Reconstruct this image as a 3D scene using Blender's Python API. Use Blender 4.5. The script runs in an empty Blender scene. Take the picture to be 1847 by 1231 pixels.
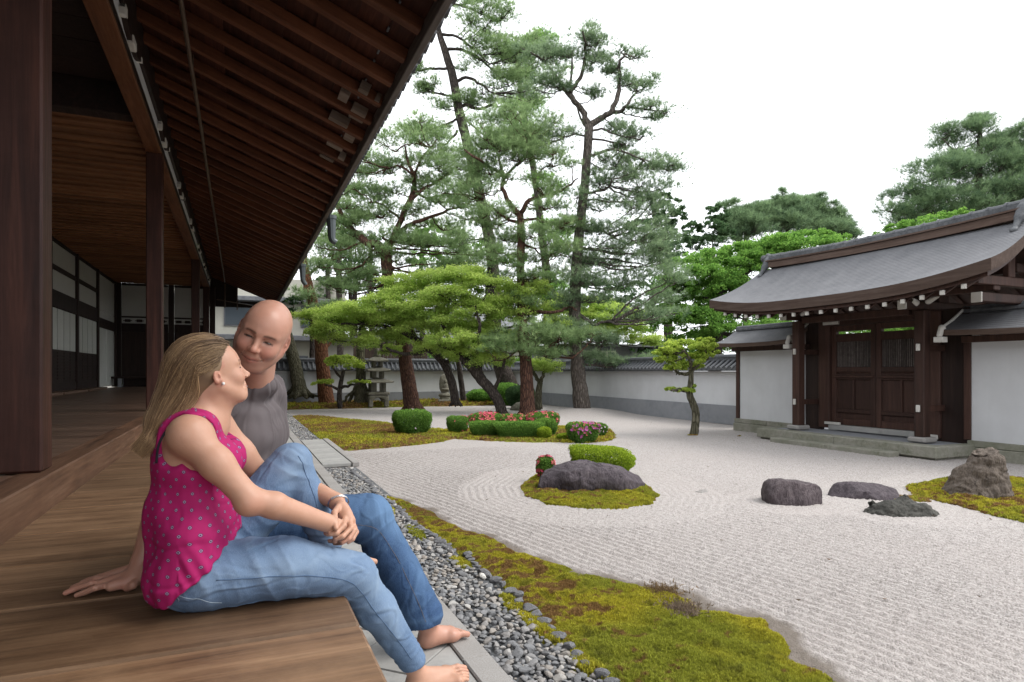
import bpy, math, random
import numpy as np
from mathutils import Vector, Matrix, Euler

random.seed(7); RNG = np.random.default_rng(7)
SC = bpy.context.scene
COL = SC.collection

# ------------------------------------------------------------------ camera, world, sun, exposure
EYE = 1.20                                  # camera height above the raked gravel
YAW = math.atan(493/1138)                   # the camera looks this far right of the verandah's direction (+Y)
cam_d = bpy.data.cameras.new('camera'); cam = bpy.data.objects.new('camera', cam_d); COL.objects.link(cam)
cam.location = (0, 0, EYE); cam.rotation_euler = (math.radians(90), 0, -YAW)
cam_d.sensor_width = 36; cam_d.lens = 36*1138/1847; cam_d.shift_y = 54.5/1847
cam_d.clip_start = 0.05; cam_d.clip_end = 600
SC.camera = cam
SC.render.resolution_x = 1024; SC.render.resolution_y = 682

SUN_EL, SUN_AZ = math.radians(52), math.radians(118)      # azimuth clockwise from +Y
wd = bpy.data.worlds.new('World'); SC.world = wd; wd.use_nodes = True
nt = wd.node_tree; nt.nodes.clear()
sky = nt.nodes.new('ShaderNodeTexSky'); sky.sky_type = 'NISHITA'; sky.sun_disc = False
sky.sun_elevation = SUN_EL; sky.sun_rotation = SUN_AZ
sky.air_density = 1.0; sky.dust_density = 6.0; sky.ozone_density = 1.0
hs = nt.nodes.new('ShaderNodeHueSaturation'); hs.inputs['Saturation'].default_value = 0.18   # thin white overcast
mixw = nt.nodes.new('ShaderNodeMix'); mixw.data_type = 'RGBA'; mixw.inputs[0].default_value = 0.72
mixw.inputs[7].default_value = (10.2, 10.5, 10.9, 1)
bg = nt.nodes.new('ShaderNodeBackground'); bg.inputs['Strength'].default_value = 0.12
wo = nt.nodes.new('ShaderNodeOutputWorld')
nt.links.new(sky.outputs[0], hs.inputs['Color']); nt.links.new(hs.outputs[0], mixw.inputs[6])
nt.links.new(mixw.outputs[2], bg.inputs['Color']); nt.links.new(bg.outputs[0], wo.inputs[0])

sl = bpy.data.lights.new('sun', 'SUN'); so = bpy.data.objects.new('sun', sl); COL.objects.link(so)
sl.energy = 1.1; sl.angle = math.radians(28); sl.color = (1.0, 0.96, 0.9)
sdir = Vector((math.sin(SUN_AZ)*math.cos(SUN_EL), math.cos(SUN_AZ)*math.cos(SUN_EL), math.sin(SUN_EL)))
so.rotation_euler = sdir.to_track_quat('Z', 'Y').to_euler(); so.location = (12, 5, 14)
SC.view_settings.view_transform = 'Standard'; SC.view_settings.look = 'None'
SC.view_settings.exposure = 0.98; SC.view_settings.gamma = 1; SC.view_settings.use_curve_mapping = False
try:
    SC.cycles.max_bounces = 12; SC.cycles.diffuse_bounces = 8; SC.cycles.transparent_max_bounces = 8
except Exception: pass

# ------------------------------------------------------------------ survey helper: sight line through a photo pixel, met at a known height / plane
_S, _C = math.sin(YAW), math.cos(YAW)
def at(u, v, Y=None, X=None, z=None, d=None):
    a = (u-923.5)/1138; rx, ry, rz = _S+a*_C, _C-a*_S, -(v-670)/1138
    if d is None:
        if Y is not None: d = Y/ry
        elif X is not None: d = X/rx
        else: d = (z-EYE)/rz
    return Vector((rx*d, ry*d, EYE+rz*d))

# ------------------------------------------------------------------ object helpers
def link(o, parent=None):
    COL.objects.link(o)
    if parent is not None: o.parent = parent
    return o
def tag(o, label=None, cat=None, group=None, kind=None):
    if label: o['label'] = label
    if cat: o['category'] = cat
    if group: o['group'] = group
    if kind: o['kind'] = kind
    return o
def thing(name, label, cat, loc=(0,0,0), rotz=0, group=None):
    o = bpy.data.objects.new(name, None); link(o); o.location = loc; o.rotation_euler = (0,0,rotz); o.empty_display_size = .1
    return tag(o, label, cat, group)
def np_mesh(name, V, F, smooth=False):
    """V (n,3); F a (m,k) array or a list of arrays with 3 or 4 columns."""
    me = bpy.data.meshes.new(name)
    Fs = F if isinstance(F, list) else [F]
    Fs = [np.asarray(f, dtype=np.int32) for f in Fs if len(f)]
    V = np.asarray(V, dtype=np.float32)
    nl = sum(f.size for f in Fs); npoly = sum(len(f) for f in Fs)
    me.vertices.add(len(V)); me.vertices.foreach_set('co', V.ravel())
    me.loops.add(nl); me.loops.foreach_set('vertex_index', np.concatenate([f.ravel() for f in Fs]))
    sizes = np.concatenate([np.full(len(f), f.shape[1], dtype=np.int32) for f in Fs])
    st = np.zeros(npoly, dtype=np.int32); st[1:] = np.cumsum(sizes)[:-1]
    me.polygons.add(npoly); me.polygons.foreach_set('loop_start', st)
    try: me.polygons.foreach_set('loop_total', sizes)
    except Exception: pass
    me.polygons.foreach_set('use_smooth', np.full(npoly, smooth, dtype=bool))
    me.update(calc_edges=True); me.validate()
    return me
def vcol(me, arr, name='tint'):
    a = me.attributes.new(name, 'FLOAT_COLOR', 'POINT')
    c = np.ones((len(me.vertices), 4), dtype=np.float32); c[:, :3] = arr
    a.data.foreach_set('color', c.ravel())
def vvec(me, arr, name):
    a = me.attributes.new(name, 'FLOAT_VECTOR', 'POINT'); a.data.foreach_set('vector', np.asarray(arr, dtype=np.float32).ravel())
def obj(name, me, mat=None, parent=None, loc=None, rot=None, scale=None):
    o = bpy.data.objects.new(name, me); link(o, parent)
    if mat is not None and len(me.materials) == 0: me.materials.append(mat)
    if loc is not None: o.location = loc
    if rot is not None: o.rotation_euler = rot
    if scale is not None: o.scale = scale
    return o

class MB:
    """collects shapes, built as one mesh object"""
    def __init__(s): s.V = []; s.F = {}; s.n = 0
    def add(s, V, F):
        V = np.asarray(V, dtype=float)
        for f in (F if isinstance(F, list) else [F]):
            f = np.asarray(f, dtype=int)
            if len(f): s.F.setdefault(f.shape[1], []).append(f+s.n)
        s.V.append(V); s.n += len(V)
    def box(s, lo, hi, bev=0.0, M=None):
        V, F = box_geo(lo, hi, bev)
        if M is not None: V = np.array([M @ Vector(v) for v in V])
        s.add(V, F); return s
    def tube(s, pts, rad, n=8, cap=True, noise=0):
        V, F = tube_geo(pts, rad, n, cap, noise); s.add(V, F); return s
    def mesh(s, name, smooth=False):
        return np_mesh(name, np.concatenate(s.V), [np.concatenate(v) for v in s.F.values()], smooth)
    def build(s, name, mat, parent=None, smooth=False, **k):
        return obj(name, s.mesh(name, smooth), mat, parent, **k)

def box_geo(lo, hi, b=0.0):
    x0,y0,z0 = lo; x1,y1,z1 = hi
    if b <= 0:
        V = [(x0,y0,z0),(x1,y0,z0),(x1,y1,z0),(x0,y1,z0),(x0,y0,z1),(x1,y0,z1),(x1,y1,z1),(x0,y1,z1)]
        return np.array(V), [np.array([(0,3,2,1),(4,5,6,7),(0,1,5,4),(1,2,6,5),(2,3,7,6),(3,0,4,7)])]
    b = min(b, (x1-x0)*.49, (y1-y0)*.49, (z1-z0)*.49)
    V = []; idx = {}
    for sx in (0,1):
        for sy in (0,1):
            for sz in (0,1):
                X = (x0,x1)[sx]; Y = (y0,y1)[sy]; Z = (z0,z1)[sz]
                ix = b if sx==0 else -b; iy = b if sy==0 else -b; iz = b if sz==0 else -b
                for ax,p in enumerate([(X,Y+iy,Z+iz),(X+ix,Y,Z+iz),(X+ix,Y+iy,Z)]):
                    idx[(sx,sy,sz,ax)] = len(V); V.append(p)
    Q = []; T = []
    I = lambda sx,sy,sz,ax: idx[(sx,sy,sz,ax)]
    for s_ in (0,1):
        q = [I(s_,0,0,0),I(s_,1,0,0),I(s_,1,1,0),I(s_,0,1,0)]; Q.append(q if s_ else q[::-1])
        q = [I(0,s_,0,1),I(1,s_,0,1),I(1,s_,1,1),I(0,s_,1,1)]; Q.append(q[::-1] if s_ else q)
        q = [I(0,0,s_,2),I(1,0,s_,2),I(1,1,s_,2),I(0,1,s_,2)]; Q.append(q if s_ else q[::-1])
    for a in (0,1):
        for c in (0,1):
            Q.append([I(a,c,0,0),I(a,c,1,0),I(a,c,1,1),I(a,c,0,1)])
            Q.append([I(a,0,c,0),I(a,1,c,0),I(a,1,c,2),I(a,0,c,2)])
            Q.append([I(0,a,c,1),I(1,a,c,1),I(1,a,c,2),I(0,a,c,2)])
            for e in (0,1): T.append([I(a,c,e,0),I(a,c,e,1),I(a,c,e,2)])
    V = np.array(V); cen = V.mean(0)
    def fix(L):
        out = []
        for f in L:
            p = V[f]; n = np.cross(p[1]-p[0], p[2]-p[0])
            out.append(f if np.dot(n, p.mean(0)-cen) > 0 else f[::-1])
        return np.array(out)
    return V, [fix(Q), fix(T)]

def tube_geo(pts, rad, n=8, cap=True, noise=0):
    P = np.array([tuple(p) for p in pts], dtype=float); m = len(P)
    R = np.full(m, rad, dtype=float) if np.isscalar(rad) else np.array(rad, dtype=float)
    T = np.gradient(P, axis=0); T /= np.linalg.norm(T, axis=1)[:,None]+1e-9
    a = np.array([0,0,1.]) if abs(T[0][2]) < .9 else np.array([1.,0,0])
    N = np.zeros_like(P); x = a - T[0]*np.dot(a,T[0]); x /= np.linalg.norm(x)
    for i in range(m):
        x = x - T[i]*np.dot(x,T[i]); x /= np.linalg.norm(x)+1e-9; N[i] = x
    B = np.cross(T, N)
    an = np.arange(n)/n*2*math.pi
    rr = R[:,None]*np.ones(n)[None]
    if noise: rr = rr*(1+noise*(RNG.random((m,n))-.5)*2)
    V = P[:,None,:] + rr[:,:,None]*(np.cos(an)[None,:,None]*N[:,None,:] + np.sin(an)[None,:,None]*B[:,None,:])
    V = V.reshape(-1,3)
    i = np.arange(m-1)[:,None]*n; j = np.arange(n)[None]; k = (j+1)%n
    Q = np.stack([i+j, i+k, i+n+k, i+n+j], -1).reshape(-1,4)
    Fs = [Q]
    if cap:
        V = np.vstack([V, P[0], P[-1]]); c0 = m*n; c1 = c0+1
        jj = np.arange(n); kk = (jj+1)%n
        Fs.append(np.vstack([np.stack([np.full(n,c0), kk, jj],-1), np.stack([np.full(n,c1), (m-1)*n+jj, (m-1)*n+kk],-1)]))
    return V, Fs

def spline(pts, k=6):
    """Catmull-Rom through points"""
    P = np.array([tuple(p) for p in pts], dtype=float)
    if len(P) < 3:
        t = np.linspace(0,1,k+1)[:,None]; return P[0]*(1-t)+P[1]*t
    E = np.vstack([2*P[0]-P[1], P, 2*P[-1]-P[-2]]); out = []
    for i in range(len(P)-1):
        p0,p1,p2,p3 = E[i:i+4]
        for t in np.arange(k)/k:
            out.append(.5*((2*p1)+(-p0+p2)*t+(2*p0-5*p1+4*p2-p3)*t*t+(-p0+3*p1-3*p2+p3)*t**3))
    out.append(P[-1]); return np.array(out)

# ------------------------------------------------------------------ numpy value noise
def vnoise(P, seed=0):
    P = np.asarray(P, dtype=np.float64); i = np.floor(P).astype(np.int64); f = P-i; f = f*f*(3-2*f)
    def h(a,b,c):
        n = (a*374761393 + b*668265263 + c*2147483647 + seed*974711) & 0xffffffff
        n = ((n ^ (n>>13))*1274126177) & 0xffffffff
        n = n ^ (n>>16)
        return (n & 0xffff)/65535.0
    r = 0
    for dx in (0,1):
        wx = f[...,0] if dx else 1-f[...,0]
        for dy in (0,1):
            wy = f[...,1] if dy else 1-f[...,1]
            for dz in (0,1):
                wz = f[...,2] if dz else 1-f[...,2]
                r = r + wx*wy*wz*h(i[...,0]+dx, i[...,1]+dy, i[...,2]+dz)
    return r*2-1
def fbm(P, oc=4, seed=0, gain=.5):
    P = np.asarray(P, dtype=np.float64); r = 0; a = 1; s = 0
    for o in range(oc):
        r = r + a*vnoise(P*(2**o)+o*17.3, seed+o); s += a; a *= gain
    return r/s

# ------------------------------------------------------------------ materials
def srgb(r,g,b): return tuple(((c/255/12.92) if c/255 <= .04045 else ((c/255+.055)/1.055)**2.4) for c in (r,g,b))+(1,)
class NT:
    def __init__(s, name):
        s.m = bpy.data.materials.new(name); s.m.use_nodes = True; s.t = s.m.node_tree
        s.b = s.t.nodes['Principled BSDF']; s.out = s.t.nodes['Material Output']
    def n(s, typ, **k):
        x = s.t.nodes.new(typ)
        for a,v in k.items():
            if a in x.bl_rna.properties: setattr(x, a, v)
        return x
    def l(s, a, b): s.t.links.new(a, b)
    def coord(s, scale=(1,1,1), kind='Object', rot=(0,0,0)):
        tc = s.n('ShaderNodeTexCoord'); mp = s.n('ShaderNodeMapping'); s.l(tc.outputs[kind], mp.inputs[0])
        mp.inputs['Scale'].default_value = scale; mp.inputs['Rotation'].default_value = rot; return mp.outputs[0]
    def noise(s, vec, scale, detail=4, rough=.55, dist=0):
        x = s.n('ShaderNodeTexNoise'); x.inputs['Scale'].default_value = scale; x.inputs['Detail'].default_value = detail
        x.inputs['Roughness'].default_value = rough; x.inputs['Distortion'].default_value = dist
        if vec is not None: s.l(vec, x.inputs['Vector'])
        return x.outputs['Fac']
    def ramp(s, fac, stops):
        r = s.n('ShaderNodeValToRGB'); e = r.color_ramp.elements
        while len(e) < len(stops): e.new(.5)
        for i,(p,c) in enumerate(stops): e[i].position = p; e[i].color = c if len(c)==4 else tuple(c)+(1,)
        s.l(fac, r.inputs[0]); return r.outputs[0]
    def mix(s, fac, a, b, mode='MIX'):
        x = s.n('ShaderNodeMix', data_type='RGBA', blend_type=mode)
        for sock, v in ((x.inputs[0],fac),(x.inputs[6],a),(x.inputs[7],b)):
            if hasattr(v, 'is_output'): s.l(v, sock)
            else: sock.default_value = v if not isinstance(v, tuple) or len(v)==4 else tuple(v)+(1,)
        return x.outputs[2]
    def math(s, op, a, b=None, c=None):
        x = s.n('ShaderNodeMath', operation=op)
        for i,v in enumerate((a,b,c)):
            if v is None: continue
            if hasattr(v,'is_output'): s.l(v, x.inputs[i])
            else: x.inputs[i].default_value = v
        return x.outputs[0]
    def bump(s, h, strength=.5, dist=.01, norm=None):
        x = s.n('ShaderNodeBump'); x.inputs['Strength'].default_value = strength; x.inputs['Distance'].default_value = dist
        s.l(h, x.inputs['Height'])
        if norm is not None: s.l(norm, x.inputs['Normal'])
        return x.outputs[0]
    def done(s, col=None, rough=.8, normal=None, spec=.3, keep=False, **k):
        B = s.b.inputs
        if col is not None and not keep: col = s.mix(1.0, col, (.78,.78,.78), 'MULTIPLY')
        if col is not None:
            if hasattr(col,'is_output'): s.l(col, B['Base Color'])
            else: B['Base Color'].default_value = col if len(col)==4 else tuple(col)+(1,)
        if hasattr(rough,'is_output'): s.l(rough, B['Roughness'])
        else: B['Roughness'].default_value = rough
        if normal is not None: s.l(normal, B['Normal'])
        B['Specular IOR Level'].default_value = spec
        for a,v in k.items(): B[a].default_value = v
        return s.m

def wood(name, c1, c2, c3, axis='x', rough=.6, grain=1.0, spec=.3, wear=.5, bump=.25):
    """grain runs along the given axis; colour differs a little from piece to piece"""
    m = NT(name)
    sc = {'x':(.35,6,6),'y':(6,.35,6),'z':(6,6,.35)}[axis]
    sc = tuple(v*grain for v in sc)
    oi = m.n('ShaderNodeObjectInfo')
    tc = m.n('ShaderNodeTexCoord'); ad = m.n('ShaderNodeVectorMath', operation='ADD'); m.l(tc.outputs['Object'], ad.inputs[0])
    sv = m.n('ShaderNodeVectorMath', operation='SCALE'); cb = m.n('ShaderNodeCombineXYZ')
    m.l(oi.outputs['Random'], cb.inputs[0]); m.l(oi.outputs['Random'], cb.inputs[1]); m.l(oi.outputs['Random'], cb.inputs[2])
    m.l(cb.outputs[0], sv.inputs[0]); sv.inputs['Scale'].default_value = 37; m.l(sv.outputs[0], ad.inputs[1])
    mp = m.n('ShaderNodeMapping'); m.l(ad.outputs[0], mp.inputs[0]); mp.inputs['Scale'].default_value = sc
    g1 = m.noise(mp.outputs[0], 3.0, 6, .62, .6); g2 = m.noise(mp.outputs[0], 14, 4, .6, .2)
    big = m.noise(ad.outputs[0], 2.6, 6, .7)
    c = m.ramp(g1, [(.28,c1),(.52,c2),(.74,c3)])
    c = m.mix(m.ramp(g2, [(.35,(0,0,0,1)),(.65,(.6,.6,.6,1))]), c, m.mix(.5, c, c1))
    c = m.mix(m.math('MULTIPLY', m.ramp(big, [(.35,(0,0,0,1)),(.7,(1,1,1,1))]), wear), c, c3 if wear > 0 else c)
    v = m.n('ShaderNodeHueSaturation'); m.l(c, v.inputs['Color'])
    m.l(m.math('MULTIPLY_ADD', oi.outputs['Random'], .5, .75), v.inputs['Value'])
    nb = m.bump(m.math('ADD', g1, m.math('MULTIPLY', g2, .5)), bump, .006)
    rr = m.math('MULTIPLY_ADD', g2, .3, rough-.12)
    return m.done(v.outputs[0], rr, nb, spec)

def rocky(name, c1, c2, c3, scale=6, bump=.6, rough=.85, streak=(1,1,1)):
    m = NT(name); v = m.coord(streak)
    a = m.noise(v, scale, 8, .65, .4); b = m.noise(v, scale*5, 6, .7); w = m.noise(v, scale*.5, 3)
    c = m.ramp(a, [(.3,c1),(.5,c2),(.72,c3)])
    c = m.mix(m.ramp(b, [(.4,(0,0,0,1)),(.62,(.55,.55,.55,1))]), c, c3)
    c = m.mix(m.ramp(w, [(.45,(0,0,0,1)),(.65,(.5,.5,.5,1))]), c, c1)
    return m.done(c, rough, m.bump(m.math('ADD', a, b), bump, .02), .25)

def leafmat(name, dark, light, trans=.35, rough=.55):
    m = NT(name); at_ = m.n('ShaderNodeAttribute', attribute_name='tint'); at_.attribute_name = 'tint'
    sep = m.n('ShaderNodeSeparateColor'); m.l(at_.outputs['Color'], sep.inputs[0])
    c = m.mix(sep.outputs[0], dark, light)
    m.done(c, .7, None, .12, keep=True)
    tr = m.n('ShaderNodeBsdfTranslucent'); m.l(c, tr.inputs[0]); mx = m.n('ShaderNodeMixShader'); mx.inputs[0].default_value = trans
    m.l(m.b.outputs[0], mx.inputs[1]); m.l(tr.outputs[0], mx.inputs[2]); m.l(mx.outputs[0], m.out.inputs[0])
    return m.m

MAT = {}
MAT['deck'] = wood('weathered_deck_wood', (.060,.031,.016), (.20,.112,.060), (.40,.25,.145), 'x', .5, .8, .35, .45, .4)
MAT['floor'] = wood('polished_floor_wood', (.09,.05,.034), (.18,.108,.074), (.28,.18,.13), 'x', .34, .8, .45, .3, .12)
MAT['curb_wood'] = wood('floor_edge_wood', (.055,.024,.014), (.20,.098,.055), (.32,.19,.12), 'y', .5, .8, .35, .3)
MAT['post'] = wood('dark_post_wood', (.022,.008,.006), (.055,.020,.014), (.11,.040,.026), 'z', .5, .9, .25, .3, .15)
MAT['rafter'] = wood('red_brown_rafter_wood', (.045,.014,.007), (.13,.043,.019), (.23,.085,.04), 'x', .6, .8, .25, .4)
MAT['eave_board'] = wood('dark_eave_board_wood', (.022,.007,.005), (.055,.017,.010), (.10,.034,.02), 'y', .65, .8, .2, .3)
MAT['beam'] = wood('bounce_lit_beam_wood', (.07,.024,.010), (.19,.068,.028), (.28,.115,.05), 'y', .55, .8, .25, .3)  # bounced light on the beam's underside is put into this orange
MAT['darkbeam'] = wood('dark_beam_wood', (.012,.007,.006), (.022,.012,.010), (.04,.02,.016), 'y', .55, .8, .25, .3)
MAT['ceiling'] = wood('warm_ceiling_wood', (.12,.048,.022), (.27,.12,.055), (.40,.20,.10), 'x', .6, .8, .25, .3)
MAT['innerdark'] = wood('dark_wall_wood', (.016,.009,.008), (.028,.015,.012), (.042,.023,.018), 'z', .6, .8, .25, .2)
MAT['gatewood'] = wood('gate_dark_wood', (.030,.016,.013), (.062,.031,.024), (.10,.05,.036), 'z', .6, .8, .25, .3)
MAT['palewood'] = wood('pale_block_wood', (.12,.075,.055), (.20,.15,.12), (.28,.235,.20), 'x', .8, .8, .2, .3)
MAT['bamboo'] = wood('brown_pole_wood', (.06,.035,.024), (.11,.07,.048), (.16,.105,.075), 'y', .5, .8, .3, .3)
def plaster(name, c, d, s=1.2):
    m = NT(name); v = m.coord(); n1 = m.noise(v, s, 5, .6); n2 = m.noise(v, 30, 4)
    vs = m.coord((3,3,.3)); st = m.noise(vs, 2.0, 4, .6)
    col = m.mix(m.ramp(n1, [(.35,(0,0,0,1)),(.7,(.7,.7,.7,1))]), c, d)
    col = m.mix(m.ramp(st, [(.5,(0,0,0,1)),(.8,(.35,.35,.35,1))]), col, d)
    return m.done(col, .9, m.bump(n2, .15, .004), .2)
MAT['plaster'] = plaster('white_plaster', (.76,.77,.79), (.60,.605,.62))
MAT['wallpaper'] = plaster('pale_grey_plaster', (.56,.55,.52), (.47,.46,.44))
MAT['shoji'] = plaster('pale_paper_panel', (.62,.63,.60), (.54,.55,.52))
MAT['whitepaint'] = plaster('white_painted_wood_end', (.72,.70,.66), (.55,.52,.47), 6)
MAT['dado'] = rocky('grey_stone_dado', (.24,.25,.27), (.30,.31,.335), (.36,.37,.39), 1.5, .15)
MAT['tile'] = rocky('grey_roof_tile', (.055,.06,.068), (.10,.105,.115), (.22,.225,.235), 5, .3, .55)
MAT['granite'] = (lambda m: m.done(m.mix(m.ramp(m.noise(m.coord(), 160, 3, .8), [(.42,(0,0,0,1)),(.6,(.8,.8,.8,1))]),
    m.mix(m.ramp(m.noise(m.coord(), 3, 5, .6), [(.35,(0,0,0,1)),(.65,(1,1,1,1))]), (.36,.35,.335), (.46,.45,.435)), (.30,.27,.25)),
    .85, m.bump(m.noise(m.coord(), 120, 3), .2, .003), .25))(NT('speckled_granite'))
MAT['slab'] = rocky('pale_paving_stone', (.30,.30,.29), (.40,.395,.38), (.48,.47,.45), 3, .12)
MAT['mossstone'] = rocky('mossy_plinth_stone', (.16,.17,.11), (.28,.275,.22), (.40,.38,.34), 4, .35)
MAT['lanternstone'] = rocky('mossy_lantern_stone', (.10,.10,.07), (.18,.17,.13), (.28,.26,.22), 6, .6)
MAT['metal'] = (lambda m: m.done((.10,.115,.12), .45, None, .5, Metallic=.6))(NT('dull_grey_metal'))

def part_boxes(name, lst, mat, parent, bev=.006, group=None):
    out = []
    for lo, hi in lst:
        lo = np.array(lo); hi = np.array(hi); c = (lo+hi)/2
        m = MB().box(lo-c, hi-c, bev); o = m.build(name, mat, parent, loc=tuple(c)); out.append(o)
    return out
# ================================================================== smooth solid modelling on a grid (used for rocks and people)
def smin(a, b, k):
    if k <= 0: return np.minimum(a, b)
    h = np.clip(.5+.5*(b-a)/k, 0, 1); return b*(1-h)+a*h-k*h*(1-h)
class Field:
    def __init__(s, lo, hi, h, base=None):
        s.lo = np.array(lo, dtype=float); s.h = h
        s.n = np.ceil((np.array(hi)-s.lo)/h).astype(int)+1
        s.F = np.full(tuple(s.n), 1.0, dtype=np.float32)
    def _sub(s, lo, hi):
        a = np.clip(np.floor((np.array(lo)-s.lo)/s.h).astype(int), 0, s.n); b = np.clip(np.ceil((np.array(hi)-s.lo)/s.h).astype(int)+1, 0, s.n)
        if (b <= a).any(): return None
        sl = tuple(slice(i,j) for i,j in zip(a,b))
        ax = [ (s.lo[i]+s.h*np.arange(a[i],b[i])).astype(np.float32) for i in range(3)]
        return sl, ax
    def apply(s, lo, hi, fn, k=.01, op='add'):
        m = k+2.5*s.h; r = s._sub(np.array(lo)-m, np.array(hi)+m)
        if r is None: return
        sl, (x,y,z) = r
        d = fn(x[:,None,None], y[None,:,None], z[None,None,:]).astype(np.float32)
        if op == 'add': s.F[sl] = smin(s.F[sl], d, k)
        elif op == 'sub': s.F[sl] = -smin(-s.F[sl], d, k)
        elif op == 'and': s.F[sl] = -smin(-s.F[sl], -d, k)
    def cone(s, a, b, ra, rb, k=.012, op='add', flat=None):
        """tapered capsule; flat=(direction, factor) squeezes the section along a direction"""
        a = np.array(tuple(a), dtype=float); b = np.array(tuple(b), dtype=float); ba = b-a; L2 = float(ba@ba)+1e-12
        R = max(ra, rb)
        if flat is not None:
            fd = np.array(tuple(flat[0]), dtype=float); fd = fd - ba*(fd@ba)/L2; fd /= np.linalg.norm(fd)+1e-9; ff = flat[1]; R = R*max(1,1/ff)
        def fn(x,y,z):
            px,py,pz = x-a[0], y-a[1], z-a[2]
            t = np.clip((px*ba[0]+py*ba[1]+pz*ba[2])/L2, 0, 1)
            dx,dy,dz = px-t*ba[0], py-t*ba[1], pz-t*ba[2]
            q = dx*dx+dy*dy+dz*dz
            if flat is not None:
                e = dx*fd[0]+dy*fd[1]+dz*fd[2]; q = q + e*e*(ff*ff-1)
            return np.sqrt(q)-(ra+(rb-ra)*t)
        s.apply(np.minimum(a,b)-R, np.maximum(a,b)+R, fn, k, op)
    def chain(s, pts, rs, k=.012, flat=None, kk=None):
        for i in range(len(pts)-1): s.cone(pts[i], pts[i+1], rs[i], rs[i+1], kk if (kk is not None and i) else k, 'add', flat)
    def ell(s, c, r, M=None, k=.012, op='add', p=2):
        """ellipsoid with radii r, axes = columns of M"""
        c = np.array(tuple(c), dtype=float); r = np.array(r, dtype=float); A = np.eye(3) if M is None else np.array(M, dtype=float)[:3,:3]
        ext = np.abs(A)@r; mr = float(r.min())
        def fn(x,y,z):
            px,py,pz = x-c[0], y-c[1], z-c[2]
            q = [ (px*A[0,i]+py*A[1,i]+pz*A[2,i])/r[i] for i in range(3)]
            if p == 2:
                k0 = np.sqrt(q[0]**2+q[1]**2+q[2]**2)+1e-6
                k1 = np.sqrt((q[0]/r[0])**2+(q[1]/r[1])**2+(q[2]/r[2])**2)+1e-6
                return k0*(k0-1)/k1
            k0 = (np.abs(q[0])**p+np.abs(q[1])**p+np.abs(q[2])**p)**(1/p)
            return (k0-1)*mr
        s.apply(c-ext, c+ext, fn, k, op)
    def plane(s, pt, nrm, k=.004):
        """cuts away the side the normal points to"""
        pt = np.array(tuple(pt), dtype=float); nrm = np.array(tuple(nrm), dtype=float); nrm /= np.linalg.norm(nrm)
        hi = s.lo+s.h*s.n
        s.apply(s.lo, hi, lambda x,y,z: (x-pt[0])*nrm[0]+(y-pt[1])*nrm[1]+(z-pt[2])*nrm[2], k, 'and')
    def mesh(s):
        F = s.F; N = F < 0
        nx,ny,nz = F.shape
        c = N[:-1,:-1,:-1].astype(np.uint8)
        for dx in (0,1):
            for dy in (0,1):
                for dz in (0,1):
                    if dx+dy+dz: c = c + N[dx:nx-1+dx, dy:ny-1+dy, dz:nz-1+dz]
        act = (c > 0) & (c < 8); I = np.argwhere(act)
        idx = np.full(act.shape, -1, dtype=np.int32); idx[act] = np.arange(len(I))
        cn = [(dx,dy,dz) for dx in (0,1) for dy in (0,1) for dz in (0,1)]
        val = np.stack([F[I[:,0]+a, I[:,1]+b, I[:,2]+e] for a,b,e in cn], 1)
        acc = np.zeros((len(I),3)); cnt = np.zeros(len(I))
        for i,A in enumerate(cn):
            for j,B in enumerate(cn):
                if j > i and sum(abs(p-q) for p,q in zip(A,B)) == 1:
                    va, vb = val[:,i], val[:,j]; m = (va<0) != (vb<0)
                    t = np.where(m, va/(va-vb+1e-12), 0)
                    P = np.array(A)[None]+t[:,None]*(np.array(B)-np.array(A))[None]
                    acc[m] += P[m]; cnt[m] += 1
        V = s.lo + s.h*(I+acc/np.maximum(cnt,1)[:,None])
        Q = []
        for ax in range(3):
            sa = [slice(None)]*3; sb = [slice(None)]*3
            sa[ax] = slice(0,-1); sb[ax] = slice(1,None)
            o1,o2 = [a for a in range(3) if a != ax]
            for o in (o1,o2): sa[o] = slice(1,-1); sb[o] = slice(1,-1)
            A = N[tuple(sa)]; B = N[tuple(sb)]
            E = np.argwhere(A != B)
            inside = A[tuple(E.T)]
            E = E.copy(); E[:,o1] += 1; E[:,o2] += 1
            def g(d1,d2):
                G = E.copy(); G[:,o1] -= d1; G[:,o2] -= d2; return idx[tuple(G.T)]
            q = np.stack([g(1,1),g(0,1),g(0,0),g(1,0)],1)
            flip = inside if ax in (0,2) else ~inside
            q[~flip] = q[~flip][:,::-1]
            Q.append(q)
        Q = np.concatenate(Q); Q = Q[(Q>=0).all(1)]
        return V, Q
def smooth_verts(V, Q, it=1, lam=.5):
    E = np.concatenate([Q[:,[0,1]],Q[:,[1,2]],Q[:,[2,3]],Q[:,[3,0]]]); n = len(V)
    deg = np.bincount(E[:,0], minlength=n)+np.bincount(E[:,1], minlength=n); deg = np.maximum(deg,1)
    for _ in range(it):
        S = np.stack([np.bincount(E[:,0], V[E[:,1],a], n)+np.bincount(E[:,1], V[E[:,0],a], n) for a in range(3)],1)/deg[:,None]
        V = V+(S-V)*lam
    return V
def normals(V, Q):
    n = np.cross(V[Q[:,2]]-V[Q[:,0]], V[Q[:,3]]-V[Q[:,1]])
    N = np.stack([sum(np.bincount(Q[:,j], n[:,a], len(V)) for j in range(4)) for a in range(3)],1)
    return N/(np.linalg.norm(N,axis=1)[:,None]+1e-12)
# ================================================================== TEMPLE HALL AND VERANDAH
DECK = .47; FLOOR = .65; EDGE = .325; STEPX = -.93
hall = thing('temple_hall', 'dark timber temple hall with open verandah, posts and deep eaves', 'temple hall', (0,0,0))

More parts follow.
